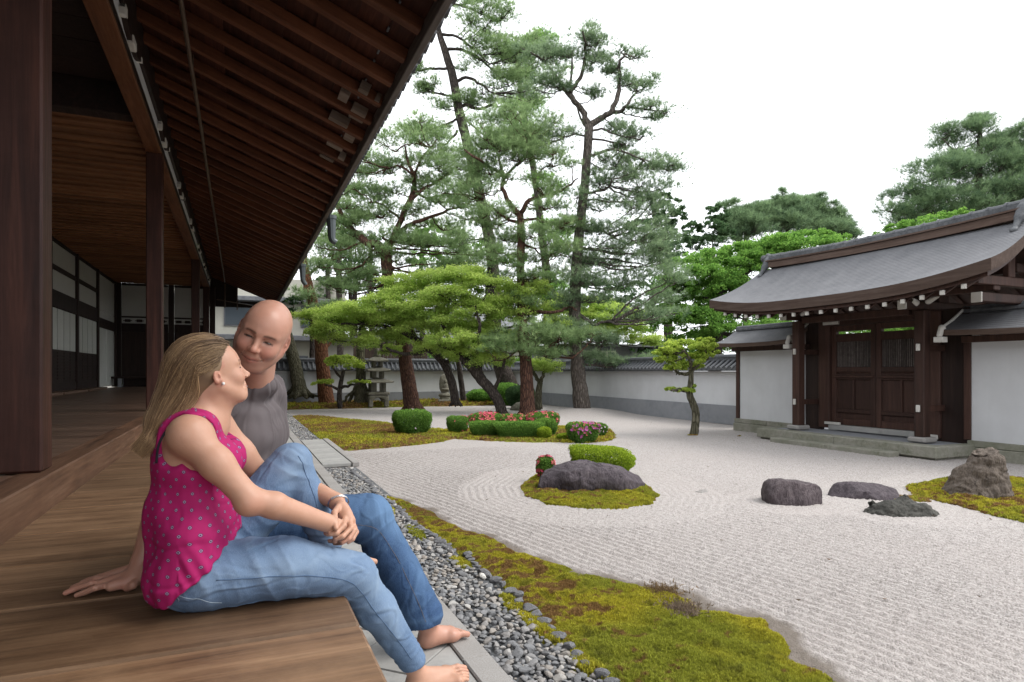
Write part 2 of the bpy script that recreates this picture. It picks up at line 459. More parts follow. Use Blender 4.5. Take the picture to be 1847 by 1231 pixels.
# lower deck: one plank every half metre, laid across
deck = tag(bpy.data.objects.new('verandah_deck', None), kind='structure'); link(deck)
y = -.22; k = 0
joints = [-.22,.30,.82,1.33,1.856,2.38,2.895,3.44,4.02]
while joints[-1] < 26.4: joints.append(joints[-1]+.5+.05*math.sin(len(joints)*1.7))
for a, b in zip(joints[:-1], joints[1:]):
    dz = random.uniform(-.002,.002)
    e = EDGE+random.uniform(-.006,.006)
    me = MB().box((STEPX+.0-0, -(b-a)/2+.006, -.06), (e, (b-a)/2-.006, 0), .010)
    me.build('plank', MAT['deck'], deck, loc=(0,(a+b)/2,DECK+dz))
# joists and skirt below the deck
sk = MB(); sk.box((EDGE-.16,-.3,DECK-.20),(EDGE-.06,26.4,DECK-.062)); sk.build('joist', MAT['darkbeam'], deck)
sk = MB(); sk.box((STEPX-.1,-.3,0),(STEPX-.02,26.4,DECK-.062)); sk.build('riser_board', MAT['darkbeam'], deck)
for yy in np.arange(0,26,2.0): MB().box((-.06,-.06,0),(.06,.06,DECK-.2),.005).build('support_post', MAT['darkbeam'], deck, loc=(EDGE-.12,yy,0))

# upper floor
upf = tag(bpy.data.objects.new('hall_floor', None), kind='structure'); link(upf)
yy = 0.0
while yy < 26.0:
    w = .27+.03*math.sin(yy*3.1)
    MB().box((-1.45,-w/2+.0025,-.04),(1.45,w/2-.0025,0),.003).build('plank', MAT['floor'], upf, loc=(-2.53,yy+w/2,FLOOR+random.uniform(-.001,.001)))
    yy += w
# floor edge beam (the step)
ys = [-.3,2.1,7.0,12.8,19.0,26.0]
for a,b in zip(ys[:-1],ys[1:]):
    MB().box((-.085,-(b-a)/2+.002,-.20),(.085,(b-a)/2-.002,.005),.008).build('edge_beam', MAT['curb_wood'], upf, loc=(-1.0,(a+b)/2,FLOOR))

# posts
PX = -1.065
for i,py in enumerate((-1.0,4.2,10.0,19.0,25.0)):
    MB().box((-.10,-.10,0),(.10,.10,4.2-FLOOR-.002),.012).build('post', MAT['post'], hall, loc=(PX,py,FLOOR+.008))
# long beams over the posts with the white plaster band and brackets
MB().box((-.10,-3,0),(.09,26.3,.13),.008).build('beam', MAT['beam'], hall, loc=(PX,0,4.2))
MB().box((-.04,-3,0),(.093,26.3,.10),.006).build('beam', MAT['darkbeam'], hall, loc=(PX,0,4.232))  # same beam's outer side, coloured dark against the bounce-lit underside
MB().box((-.10,-3,0),(.086,26.3,.164)).build('plaster_band', MAT['plaster'], hall, loc=(PX,0,4.334))
MB().box((-.12,-3,0),(.125,26.3,.36),.008).build('purlin', MAT['darkbeam'], hall, loc=(PX,0,4.50))
# boat shaped bracket: dark wood with white painted ends
def bracket_mesh():
    prof = []
    L=.52
    for t in np.linspace(-1,1,21):
        yv = t*L; low = -.0 if abs(t) > .97 else -.085*(1-abs(t)**3)
        prof.append((yv, .062-.062*0+ (0.0), low))
    V=[];F=[]
    for x in (-.035,.07):
        for (yv,_,lo) in prof: V += [(x,yv,lo),(x,yv,.055)]
    n=len(prof); q=[]
    for i in range(n-1):
        a=2*i; b=2*i+2; o=2*n
        q += [(o+a,o+b,o+b+1,o+a+1),(a,a+1,b+1,b),(a,b,o+b,o+a),(a+1,o+a+1,o+b+1,b+1)]
    q += [(0,2*n,2*n+1,1),(2*n-2,2*n-1,4*n-1,4*n-2)]
    return np_mesh('bracket', np.array(V), np.array(q))
brm = bracket_mesh(); brm.materials.append(MAT['darkbeam'])
endm = MB().box((-.036,-.10,-.03),(.076,0,.058),.004).box((-.036,-.16,-.07),(.077,-.09,0.0),.004).mesh('white_end'); endm.materials.append(MAT['whitepaint'])
endm2 = MB().box((-.036,0,-.01),(.078,.05,.04),.004).mesh('white_end'); endm2.materials.append(MAT['whitepaint'])
blockm = MB().box((-.04,-.10,0),(.085,.10,.09),.01).mesh('bearing_block'); blockm.materials.append(MAT['whitepaint'])
yy = 1.3
while yy < 26:
    b = obj('bracket', brm, None, hall, loc=(PX+.060, yy, 4.445))
    obj('white_end', endm, None, b, loc=(0,-.42,0)); obj('white_end', endm2, None, b, loc=(0,.49,0))
    bb = obj('bearing_block', blockm, None, b, loc=(0,-.02,-.108)); 
    yy += 2.9

# ceiling over the floor
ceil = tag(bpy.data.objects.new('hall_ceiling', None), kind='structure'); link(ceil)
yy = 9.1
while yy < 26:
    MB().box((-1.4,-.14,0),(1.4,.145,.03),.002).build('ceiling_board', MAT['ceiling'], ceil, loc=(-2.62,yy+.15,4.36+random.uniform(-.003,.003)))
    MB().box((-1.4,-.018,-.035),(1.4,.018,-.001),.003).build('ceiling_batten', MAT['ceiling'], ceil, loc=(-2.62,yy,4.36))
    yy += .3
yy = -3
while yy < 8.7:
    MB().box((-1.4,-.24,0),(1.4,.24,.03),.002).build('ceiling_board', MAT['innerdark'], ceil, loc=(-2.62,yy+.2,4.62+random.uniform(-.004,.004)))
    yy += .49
MB().box((-1.4,-.12,0),(1.39,.12,.45),.01).build('cross_beam', MAT['darkbeam'], ceil, loc=(-2.6,8.98,4.30))

# left inner wall: posts, rails, plaster and sliding panels
WX = -4.0; WTOP = 4.33
for py in (2.2,5.2,8.8,11.8,14.9,17.5,20.15,22.85,25.9):
    MB().box((-.08,-.09,0),(.06,.09,WTOP-FLOOR),.006).build('inner_post', MAT['innerdark'], hall, loc=(WX,py,FLOOR+.004))
bays = [(2.2,5.2),(5.2,8.8),(8.8,11.8),(11.8,14.9),(14.9,17.5),(17.5,20.15),(20.15,22.85)]
for a,b in bays:
    y0,y1 = a+.092,b-.092; yc=(y0+y1)/2; h=(y1-y0)/2
    for z0,z1,nm,mt,dx in ((3.72,4.25,'plaster_panel','wallpaper',0),(3.12,3.60,'plaster_panel','wallpaper',0)):
        MB().box((-.05,-h,z0),(0,h,z1)).build(nm, MAT[mt], hall, loc=(WX,yc,0))
    for z0,z1,dx in ((3.60,3.72,.03),(2.72,3.12,.04),(4.25,4.33,.04),(.72,.92,.02)):
        MB().box((-.06,-h,z0),(dx,h,z1),.005).build('rail', MAT['innerdark'], hall, loc=(WX,yc,0))
    MB().box((-.06,-h,FLOOR+.003),(.30,h,.72),.006).build('threshold', MAT['floor'], hall, loc=(WX,yc,0))
    for j in range(4):
        c = y0+(j+.5)*(y1-y0)/4; hw=(y1-y0)/8-.012
        dr = MB().box((-.04,-hw-.01,.92),(.0,hw+.01,2.72),.003).build('sliding_door', MAT['innerdark'], hall, loc=(WX,c,0))
        MB().box((0,-hw+.02,1.72),(.012,hw-.02,2.70)).build('paper_panel', MAT['shoji'], dr)
        for zz in np.linspace(1.0,1.62,9): MB().box((0,-hw+.02,zz),(.014,hw-.02,zz+.045),.003).build('louvre_slat', MAT['innerdark'], dr)
a,b = 22.94,25.81; yc=(a+b)/2; h=(b-a)/2
MB().box((-.05,-h,3.12),(0,h,4.25)).build('plaster_panel', MAT['wallpaper'], hall, loc=(WX,yc,0))
MB().box((-.05,-h,2.72),(.04,h,2.88),.004).build('rail', MAT['innerdark'], hall, loc=(WX,yc,0))
MB().box((-.05,-h,2.58),(.03,h,2.716),.004).build('rail', MAT['innerdark'], hall, loc=(WX,yc,0))
MB().box((-.05,-h,4.252),(.04,h,4.33),.004).build('rail', MAT['innerdark'], hall, loc=(WX,yc,0))
MB().box((-.05,-h,2.88),(.0,h,3.10)).build('transom_panel', MAT['wallpaper'], hall, loc=(WX,yc,0))
for j in range(2):
    MB().box((-.03,-h/2+.02,.70),(.0,h/2-.02,2.58),.004).build('sliding_door', MAT['shoji'], hall, loc=(WX,yc+(j-.5)*h,0))
# far end wall
BY = 26.0
for px in (-3.9,-2.25,-.9):
    MB().box((-.09,-.06,0),(.09,.08,WTOP-FLOOR),.006).build('inner_post', MAT['innerdark'], hall, loc=(px,BY,FLOOR+.004))
for x0,x1 in ((-3.8,-2.35),(-2.15,-1.0)):
    xc=(x0+x1)/2; h=(x1-x0)/2
    MB().box((-h,0,3.16),(h,.05,4.25)).build('plaster_panel', MAT['wallpaper'], hall, loc=(xc,BY,0))
    MB().box((-h,0,2.90),(h,.05,3.10)).build('transom_panel', MAT['wallpaper'], hall, loc=(xc,BY,0))
    for q in np.linspace(-h*.75,h*.75,4):
        MB().box((-.09,-.012,2.95),(.09,0,3.05),.02).box((-.14,-.010,2.985),(.14,0,3.015),.003).build('carved_motif', MAT['innerdark'], hall, loc=(xc+q,BY,0))
    for z0,z1 in ((3.10,3.16),(2.6,2.90),(4.25,4.33)):
        MB().box((-h,-.04,z0),(h,.05,z1),.004).build('rail', MAT['innerdark'], hall, loc=(xc,BY,0))
    MB().box((-h,0,FLOOR),(h,.05,2.6)).build('board_panel', MAT['innerdark'], hall, loc=(xc,BY,0))
# low bench at the far wall
bench = thing('low_bench', 'low dark wooden bench against the far end wall of the hall', 'bench', (-3.2,25.4,FLOOR))
MB().box((-.9,-.2,.30),(.9,.2,.37),.01).build('seat', MAT['innerdark'], bench)
for sx in (-.55,.45): MB().box((-.06,-.15,0),(.06,.15,.30),.006).build('leg', MAT['dado'], bench, loc=(sx,0,0))

# eaves: rafters, boards, fascia, tiles
SL = .40; TIPX = 1.36; ZT = 3.86
def zr(x): return 4.77-SL*(x+.97)
roof = bpy.data.objects.new('roof', None); link(roof, hall)
ang = math.atan(SL)
Lr = (TIPX+1.4)/math.cos(ang)
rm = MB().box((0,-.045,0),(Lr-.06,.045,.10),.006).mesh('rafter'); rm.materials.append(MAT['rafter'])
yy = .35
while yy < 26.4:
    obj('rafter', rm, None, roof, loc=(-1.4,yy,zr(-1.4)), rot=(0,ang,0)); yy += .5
# soffit boards, laid along the eaves in overlapping courses
x = -1.5; i = 0
while x < TIPX-.02:
    w = .26
    y0 = 0.1
    while y0 < 26.4:
        ln = 3.9 + .9*math.sin(i*2.3+y0); y1 = min(y0+ln, 26.5)
        th = .012*((i % 2))
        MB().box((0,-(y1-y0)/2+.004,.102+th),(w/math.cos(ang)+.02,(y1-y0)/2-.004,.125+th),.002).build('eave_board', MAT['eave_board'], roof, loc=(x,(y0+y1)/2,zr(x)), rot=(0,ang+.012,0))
        y0 = y1
    x += w; i += 1
# pale wood blocks near the eave tip
for (px,py,lx,ly) in ((1.12,6.3,.10,.16),(1.26,6.35,.05,.12),(.98,6.6,.10,.20),(1.16,6.85,.16,.22),(1.02,7.25,.22,.10),(1.18,7.5,.12,.22),(1.08,7.95,.20,.18),(1.2,8.3,.08,.16),(1.05,8.5,.18,.10)):
    MB().box((-lx/2,-ly/2,-.004),(lx/2,ly/2,.09),.004).build('pale_block', MAT['palewood'], roof, loc=(px,py,zr(px)+.01), rot=(0,ang,0))
MAT['fascia'] = wood('grey_fascia_wood', (.09,.075,.07), (.16,.135,.125), (.24,.21,.19), 'y', .8, .8, .2, .3)
MB().box((-.03,-1,-.035),(.03,26.55,.10),.006).build('fascia', MAT['fascia'], roof, loc=(TIPX,0,zr(TIPX)+.01))
MB().box((.0,-1,.10),(.07,26.6,.13),.004).build('fascia', MAT['darkbeam'], roof, loc=(TIPX,0,zr(TIPX)+.01))
# tile edge
def eave_tile():
    m = MB(); m.tube([(-.25,0,.10),(.10,0,0)], .055, 10)
    m.tube([(.10,0,0),(.125,0,-.008)], .062, 10)
    m.box((-.25,-.125,.02),(.08,-.05,.04)); m.box((.05,-.12,-.03),(.07,-.02,.03),.004)
    return m.mesh('eave_tile', False)
etm = eave_tile(); etm.materials.append(MAT['tile'])
yy = .3
while yy < 26.5:
    obj('eave_tile', etm, None, roof, loc=(TIPX+.02,yy,zr(TIPX)+.175)); yy += .2
rs = MB(); rs.box((-.2,-1,.17),((TIPX+1.6)/math.cos(ang)-.05,26.5,.22)); rs.build('roof_deck', MAT['tile'], roof, loc=(-1.6,0,zr(-1.6)), rot=(0,ang,0))
# upper roof plane carries on over the hall
MB().box((-7.5,-4,4.95),(-1.2,26.6,5.05)).build('roof_deck', MAT['tile'], roof)
MB().box((-4.12,-4,4.331),(-4.0,26.6,4.948)).build('upper_wall', MAT['innerdark'], hall)
MB().box((-4.1,-4,FLOOR),(-4.0,2.1,4.33)).build('upper_wall', MAT['innerdark'], hall)
MB().box((-1.75,0,-.12),(TIPX-.02,.06,.12),.005).build('end_board', MAT['darkbeam'], roof, loc=(0,26.5,3.78))
MB().box((-1.0,0,0),(.9,.05,.9)).build('gable_panel', MAT['darkbeam'], roof, loc=(-.95,26.5,3.9))
# outer corner of the hall wall, seen past the last post
MB().box((-.09,-.10,0),(.05,.3,3.7),.008).build('corner_post', MAT['darkbeam'], hall, loc=(-.86,26.05,FLOOR))
# long pole under the rafters on hangers
MB().tube([(-.45,y_,4.35+.012*math.sin(y_*.9)) for y_ in np.linspace(.5,24.5,40)], .021, 8).build('hanging_pole', MAT['bamboo'], hall, smooth=True)
for yy in np.arange(3.4,24.6,2.1):
    MB().tube([(-.45,yy,4.33),(-.45,yy,zr(-.45)+.05)], .007, 6).build('hanger', MAT['bamboo'], hall)
MB().tube([(-.75,25.8,3.86),(1.0,26.35,3.66)], .02, 6).build('hanging_pole', MAT['bamboo'], hall)
for xx,yy in ((-.45,24.6),(-.05,25.4)):
    MB().tube([(xx,yy,4.3),(xx,yy,3.45)], .022, 6).build('hanger', MAT['bamboo'], hall)
# curved metal rain spouts hooked under the tile edge
for (py,L) in ((11.3,.42),(16.7,.48)):
    sp = [(1.50,py,3.80),(1.53,py,3.72),(1.56,py,3.60),(1.60,py,3.80-L)]
    m = MB(); P_ = spline([(1.47,py,3.86),(1.48,py,3.70),(1.49,py,3.5),(1.56,py,3.86-L)],6)
    m.tube(P_, np.linspace(.085,.05,len(P_)), 10)
    m.tube([(1.47,py,3.90),(1.47,py,3.84)], .10, 10)
    m.build('rain_spout', MAT['metal'], roof, smooth=False)
# ================================================================== GROUND
def in_poly(x, y, poly):
    x = np.asarray(x); y = np.asarray(y); ins = np.zeros(x.shape, bool); n = len(poly)
    for i in range(n):
        x0,y0 = poly[i]; x1,y1 = poly[(i+1)%n]
        c = ((y0>y) != (y1>y)) & (x < (x1-x0)*(y-y0)/(y1-y0+1e-12)+x0); ins ^= c
    return ins
def poly_dist(x, y, poly):
    d = np.full(np.shape(x), 1e9)
    for i in range(len(poly)):
        a = np.array(poly[i],float); b = np.array(poly[(i+1)%len(poly)],float); ab = b-a
        t = np.clip(((x-a[0])*ab[0]+(y-a[1])*ab[1])/(ab@ab+1e-9),0,1)
        d = np.minimum(d, np.hypot(x-a[0]-t*ab[0], y-a[1]-t*ab[1]))
    return d
MOSS_NEAR = [(1.26,6.15),(1.38,5.75),(1.50,5.2),(1.50,4.8),(1.56,4.45),(1.65,4.2),(1.68,3.82),(1.79,3.48),(1.86,3.25),(2.0,3.04),(2.08,2.85),(2.15,2.66),(2.12,2.50),(2.22,2.40),(2.30,2.28),(2.22,2.08),(2.10,1.95),(2.12,1.7),(1.9,.9),(1.9,-1),(1.24,-1),(1.25,1.2),(1.28,2.09),(1.27,2.48),(1.30,2.82),(1.33,3.24),(1.33,3.68),(1.30,4.1),(1.24,4.4),(1.22,5.1)]
MOSS_FAR = [(1.30,17.6),(1.85,17.6),(2.6,15.6),(3.1,14.6),(3.4,12.9),(4.0,12.2),(5.3,12.5),(6.3,12.2),(7.0,11.1),(6.55,10.2),(5.9,9.3),(5.3,9.1),(4.6,9.65),(4.0,10.15),(3.5,10.75),(3.2,10.35),(2.7,10.05),(2.15,9.85),(1.6,9.8),(1.39,9.95),(1.30,11.85)]
ISLAND = [(2.66,5.95),(2.52,5.5),(2.56,5.1),(2.72,4.80),(3.02,4.66),(3.4,4.70),(3.7,5.0),(3.90,5.4),(3.98,5.8),(3.9,6.2),(3.6,6.5),(3.1,6.5)]
ISLAND2 = [(5.95,4.03),(6.3,4.35),(7.0,4.5),(7.9,4.2),(8.1,3.2),(7.0,2.2),(6.0,2.2),(5.66,2.75),(5.7,3.1),(5.86,3.6)]
BACKMOSS = [(1.0,20.8),(2.0,21.0),(3.4,20.8),(4.4,20.9),(5.6,20.9),(6.4,20.7),(7.8,20.5),(8.6,21.0),(9.2,22.3),(8.8,23.2),(1.0,23.3)]
MOUND = (9.1,15.9)

far_g = tag(obj('ground', np_mesh('ground', [(-250,-250,-.06),(350,-250,-.06),(350,400,-.06),(-250,400,-.06)], np.array([(0,1,2,3)])), rocky('dry_earth',(.10,.09,.07),(.16,.145,.12),(.2,.19,.16),.3,.1)), kind='structure')

def gravel_mat(name, pattern):
    m = NT(name); v = m.coord()
    a = m.n('ShaderNodeAttribute'); a.attribute_name = 'tint'; sp = m.n('ShaderNodeSeparateColor'); m.l(a.outputs['Color'], sp.inputs[0])
    vo = m.n('ShaderNodeTexVoronoi'); vo.inputs['Scale'].default_value = 150; m.l(v, vo.inputs['Vector'])
    peb = m.ramp(m.math('FRACT', m.math('MULTIPLY', vo.outputs['Color'], 1.0)) if False else vo.outputs['Color'], [(.1,(.29,.262,.248,1)),(.4,(.44,.405,.385,1)),(.8,(.55,.512,.490,1))])
    spk = m.noise(v, 38, 5, .75); c = m.mix(m.ramp(spk, [(.30,(.9,.9,.9,1)),(.45,(0,0,0,1))]), peb, (.30,.27,.25))
    big = m.noise(v, .8, 4, .6); c = m.mix(m.ramp(big, [(.4,(0,0,0,1)),(.7,(.3,.3,.3,1))]), c, (.47,.42,.395))
    soil = m.mix(m.noise(v, 60, 4, .7), (.12,.10,.085), (.30,.26,.225)); c = m.mix(sp.outputs[0], c, soil)
    h = m.math('ADD', m.math('MULTIPLY', vo.outputs['Distance'], -1.0), m.math('MULTIPLY', spk, .9))
    if pattern:
        mp = m.coord((1,1,1)); sx = m.n('ShaderNodeSeparateXYZ'); m.l(mp, sx.inputs[0])
        w = m.math('ADD', m.math('MULTIPLY', sx.outputs[0], .98), m.math('MULTIPLY', sx.outputs[1], .19))
        w = m.math('ADD', w, m.math('MULTIPLY', m.noise(v, 1.1, 2), .10))
        h = m.math('ADD', h, m.math('MULTIPLY', m.math('SINE', m.math('MULTIPLY', w, 2*math.pi/.075)), .8))
    return m.done(c, .92, m.bump(h, .55, .008), .2)

def rake_height(X, Y):
    w = X*.98+Y*.19 + .05*vnoise(np.stack([X*.7,Y*.7,X*0],-1), 5)+.012*vnoise(np.stack([X*4,Y*4,X*0],-1), 6)
    P = .072
    di = poly_dist(X, Y, ISLAND)
    ring = np.where(di < .62, di + .35*np.exp(-((X-4.25)**2+(Y-5.0)**2)/.2)*0, 9)
    rr = [((4.65,4.3),.30),((5.55,4.2),.36),((5.3,3.6),.34)]
    ph = w
    m = np.zeros(X.shape, bool)
    for (c,r) in rr:
        dd = np.hypot(X-c[0], (Y-c[1])*1.1)-r; k = dd < .30; ph = np.where(k & ~m, dd, ph); m |= k
    ph = np.where(di < .62, di, ph)
    d2 = poly_dist(X, Y, ISLAND2); ph = np.where(d2 < .4, d2, ph)
    s = np.cos(ph/P*2*math.pi)
    g = np.where((di<.62)|m,.0024,.0070)*np.sign(s)*np.abs(s)**.8
    amp = .55+.45*vnoise(np.stack([X*.9,Y*.9,X*0+3],-1), 9)
    amp = np.clip(amp+.25, .35, 1.15)
    # beyond the rake zone near the gate the gravel is almost smooth
    amp = amp*np.clip(1.35-(X-4.5)*.22-(Y-7.2)*.25, .15, 1)
    return g*amp

def soil_mask(X, Y):
    dm = poly_dist(X, Y, MOSS_NEAR); ins = in_poly(X, Y, MOSS_NEAR)
    n = fbm(np.stack([X*7,Y*7,X*0],-1), 3, 21)
    wide = .015+.06*np.exp(-((Y-2.1)/.35)**2)*(X>1.9)+.07*np.exp(-((Y-2.75)/.2)**2)*(X>1.9)
    s = np.clip(1-(dm-wide)/.07+n*1.4, 0, 1); s[ins] = 1
    return s
def gravel(name, x0,x1,y0,y1,hx,pattern,mat,cut=None, poly=None):
    xs = np.arange(x0,x1+hx*.5,hx); ys = np.arange(y0,y1+hx*.5,hx); X,Y = np.meshgrid(xs,ys,indexing='ij')
    Z = .012*fbm(np.stack([X*.6,Y*.6,X*0],-1),3,3)
    s = np.zeros(X.shape)
    if not pattern:
        s = soil_mask(X,Y)
        Z = Z*.5 + rake_height(X,Y)*(1-s) + .0024*RNG.standard_normal(X.shape) + .0028*vnoise(np.stack([X*55,Y*55,X*0],-1),8)
        ed = np.minimum.reduce([(X-x0)/.3,(x1-X)/.3,(y1-Y)/.3,np.ones(X.shape)]); Z = Z*np.clip(ed,0,1)+.003
    else:
        Z = Z + .16*np.exp(-(((X-MOUND[0])/1.1)**2+((Y-MOUND[1])/1.0)**2)) - .004
        inner = (X>1.25)&(X<9.15)&(Y>1.35)&(Y<9.45); Z[inner] = -.03
    V = np.stack([X,Y,Z],-1).reshape(-1,3); nx,ny = X.shape
    i = np.arange(nx-1)[:,None]*ny+np.arange(ny-1)[None]; Q = np.stack([i,i+ny,i+ny+1,i+1],-1).reshape(-1,4)
    me = np_mesh(name, V, Q, True); vcol(me, np.repeat(s.reshape(-1,1),3,1))
    return tag(obj(name, me, mat), kind='structure')
gravel('raked_gravel', 1.2, 9.2, 1.2, 9.5, .016, False, gravel_mat('raked_gravel_stone', False))
gravel('gravel_ground', .9, 11.3, -6, 24.2, .1, True, gravel_mat('white_gravel_stone', True))

# ---- moss: one sheet with bumps and many tiny tufts
MAT['moss'] = leafmat('moss_tuft', (.10,.055,.025,1), (.36,.35,.03,1), .25, .9)
mm = NT('moss_ground_leaf'); a_ = mm.n('ShaderNodeAttribute'); a_.attribute_name = 'tint'
mm.done(a_.outputs['Color'], .95, mm.bump(mm.noise(mm.coord(),90,4,.7), .6,.01), .1)
tr_ = mm.n('ShaderNodeBsdfTranslucent'); mm.l(a_.outputs['Color'], tr_.inputs[0]); mx_ = mm.n('ShaderNodeMixShader'); mx_.inputs[0].default_value = .25
mm.l(mm.b.outputs[0], mx_.inputs[1]); mm.l(tr_.outputs[0], mx_.inputs[2]); mm.l(mx_.outputs[0], mm.out.inputs[0]); MAT['mossv'] = mm.m
def moss_colour(X, Y, seed, brown=.5):
    P3 = np.stack([X,Y,X*0],-1)
    a = fbm(P3*2.6, 4, seed); b = .55*fbm(P3*11, 3, seed+5)+.75*fbm(P3*27, 3, seed+6); g = fbm(P3*1.4, 3, seed+9)
    yg = np.array([.53,.48,.055]); gr = np.array([.36,.38,.055]); br = np.array([.31,.18,.08]); dk = np.array([.10,.10,.03])
    t = np.clip(.5+1.6*a,0,1)[...,None]; c = yg*t+gr*(1-t)
    k = np.clip((b*1.7+g*1.3-(.30-brown*.62))*2.6,0,.95)[...,None]; c = c*(1-k)+br*k
    k2 = np.clip((-b-.25)*2,0,.5)[...,None]; return c*(1-k2)+dk*k2
def moss(name, polys, h, n, size, height, seed, label, brown=.5, base=0.0, colour=moss_colour, kind='stuff', hump=None):
    Vs=[];Fs=[];Cs=[];off=0; q4=[]
    for poly in polys:
        pa = np.array(poly); x0,y0 = pa.min(0); x1,y1 = pa.max(0)
        xs = np.arange(x0-h,x1+h,h); ys = np.arange(y0-h,y1+h,h); X,Y = np.meshgrid(xs,ys,indexing='ij')
        def hgt(X,Y):
            d = poly_dist(X,Y,poly); ins = in_poly(X,Y,poly); wob = .03*fbm(np.stack([X*11,Y*11,X*0],-1),3,seed+3)
            sd = np.where(ins,d,-d)+wob
            e = np.clip(sd/(.05+height),0,1)
            z = base+height*np.sqrt(e)*(.65+.8*fbm(np.stack([X*11,Y*11,X*0],-1),4,seed))+.0*X
            if hump is not None: z = z+hump(X,Y)*e
            return z, sd
        Z,sd = hgt(X,Y)
        nx,ny = X.shape; keep = sd > -.0
        cell = keep[:-1,:-1]|keep[1:,:-1]|keep[:-1,1:]|keep[1:,1:]
        Z = np.where(keep, Z, base-.01)
        ii = np.argwhere(cell); i = ii[:,0]*ny+ii[:,1]
        q4.append(np.stack([i,i+ny,i+ny+1,i+1],-1)+off)
        Vs.append(np.stack([X,Y,Z],-1).reshape(-1,3)); Cs.append(colour(X,Y,seed,brown).reshape(-1,3)*.7); off += nx*ny
        area = cell.sum()*h*h
        N = int(n*area)
        px = RNG.uniform(x0-.02,x1+.02,N*3); py = RNG.uniform(y0-.02,y1+.02,N*3); Zt,s2 = hgt(px,py)
        keepm = s2 > .004; px,py,Zt = px[keepm][:N],py[keepm][:N],Zt[keepm][:N]; N=len(px)
        col = colour(px,py,seed,brown)*RNG.uniform(.7,1.45,(N,1))
        for kk in range(4):
            az = RNG.uniform(0,2*math.pi,N); tl = RNG.uniform(.2,1.1,N); L = size*RNG.uniform(.6,1.4,N)
            dx = np.cos(az)*np.sin(tl)*L; dy = np.sin(az)*np.sin(tl)*L; dz = np.cos(tl)*L
            wx = -np.sin(az)*L*.28; wy = np.cos(az)*L*.28
            b0 = np.stack([px+wx,py+wy,Zt-.004],-1); b1 = np.stack([px-wx,py-wy,Zt-.004],-1); tp = np.stack([px+dx,py+dy,Zt+dz],-1)
            Vs.append(np.stack([b0,b1,tp],1).reshape(-1,3)); Fs.append(np.arange(N*3).reshape(-1,3)+off); off += N*3
            Cs.append(np.repeat(col,3,0))
    me = np_mesh(name, np.concatenate(Vs), [np.concatenate(q4), np.concatenate(Fs)], False); vcol(me, np.clip(np.concatenate(Cs),0,1))
    o = obj(name, me, MAT['mossv']); tag(o, label, 'moss' if kind=='stuff' else None, None, kind); return o
moss('moss', [MOSS_NEAR], .02, 42000, .0095, .035, 11, 'yellow green moss strip with brown patches along the pebble drain', .22)
moss('moss', [ISLAND], .03, 22000, .013, .045, 31, 'round moss island carrying the long dark rock', .25)
moss('moss', [ISLAND2], .04, 11000, .016, .05, 41, 'moss patch around the tall pointed rock', .15)
moss('moss', [MOSS_FAR], .07, 1800, .03, .03, 51, 'flat olive moss lawn around the clipped bushes', .7)
moss('moss', [BACKMOSS], .12, 900, .05, .10, 61, 'moss mounds and roots along the back wall', .8, hump=lambda X,Y: .12*np.clip(fbm(np.stack([X*.8,Y*.8,X*0],-1),3,63)+.3,0,1))
moss('moss', [[(5.55,3.95),(5.75,4.1),(6.0,4.0),(5.8,3.75)]], .03, 5000, .016, .02, 71, 'thin scrap of moss beside the flat purple rock', .6)
moss('moss', [[(1.19+.05*math.cos(t)+dx, y0+l*math.sin(t)) for t in np.linspace(0,5.9,9)] for dx,y0,l in ((.0,4.55,.22),(.07,3.72,.14),(.08,2.95,.12),(.08,2.62,.2),(.1,2.2,.16),(-.02,5.4,.25))], .02, 20000, .014, .03, 81, 'bright green moss tufts between pebbles and edging stones', -.3, base=.015)
moss('moss', [[(7.68,9.45),(7.85,9.42),(7.9,9.5),(7.72,9.55)],[(8.4,9.0),(8.5,8.98),(8.52,9.06)]], .03, 3000, .02, .012, 91, 'small moss scraps by the foot of the little topiary tree', .4)

# ---- paving, kerb
path = tag(bpy.data.objects.new('stone_path', None), kind='structure'); link(path)
PZ = .04
MB().box((-.95,-1,-.02),(.955,26.5,PZ-.022)).build('bedding', MAT['granite'], path)
def slab(poly, name='paving_slab', z0=0.0, top=PZ, mat='slab', gap=.003):
    P_ = np.array(poly,float); c = P_.mean(0); Q_ = c+(P_-c)*(1-gap*2/np.linalg.norm(P_-c,axis=1)[:,None])
    n = len(poly); V = [(x-c[0],y-c[1],0) for x,y in Q_]+[(x-c[0],y-c[1],top-.018) for x,y in Q_]+[(x-c[0],y-c[1],top-.013) for x,y in c+(Q_-c)*.985]
    F4=[(i,(i+1)%n,n+(i+1)%n,n+i) for i in range(n)]+[(n+i,n+(i+1)%n,2*n+(i+1)%n,2*n+i) for i in range(n)]
    A = sum(P_[i][0]*P_[(i+1)%n][1]-P_[(i+1)%n][0]*P_[i][1] for i in range(n))
    top_ = list(range(2*n,3*n)); 
    if A < 0: F4=[f[::-1] for f in F4]; top_=top_[::-1]
    me = bpy.data.meshes.new(name); me.from_pydata([tuple(v) for v in V], [], F4+[tuple(top_)]); me.update()
    return obj(name, me, MAT[mat], path, loc=(c[0],c[1],.013+random.uniform(-.0012,.0012)))
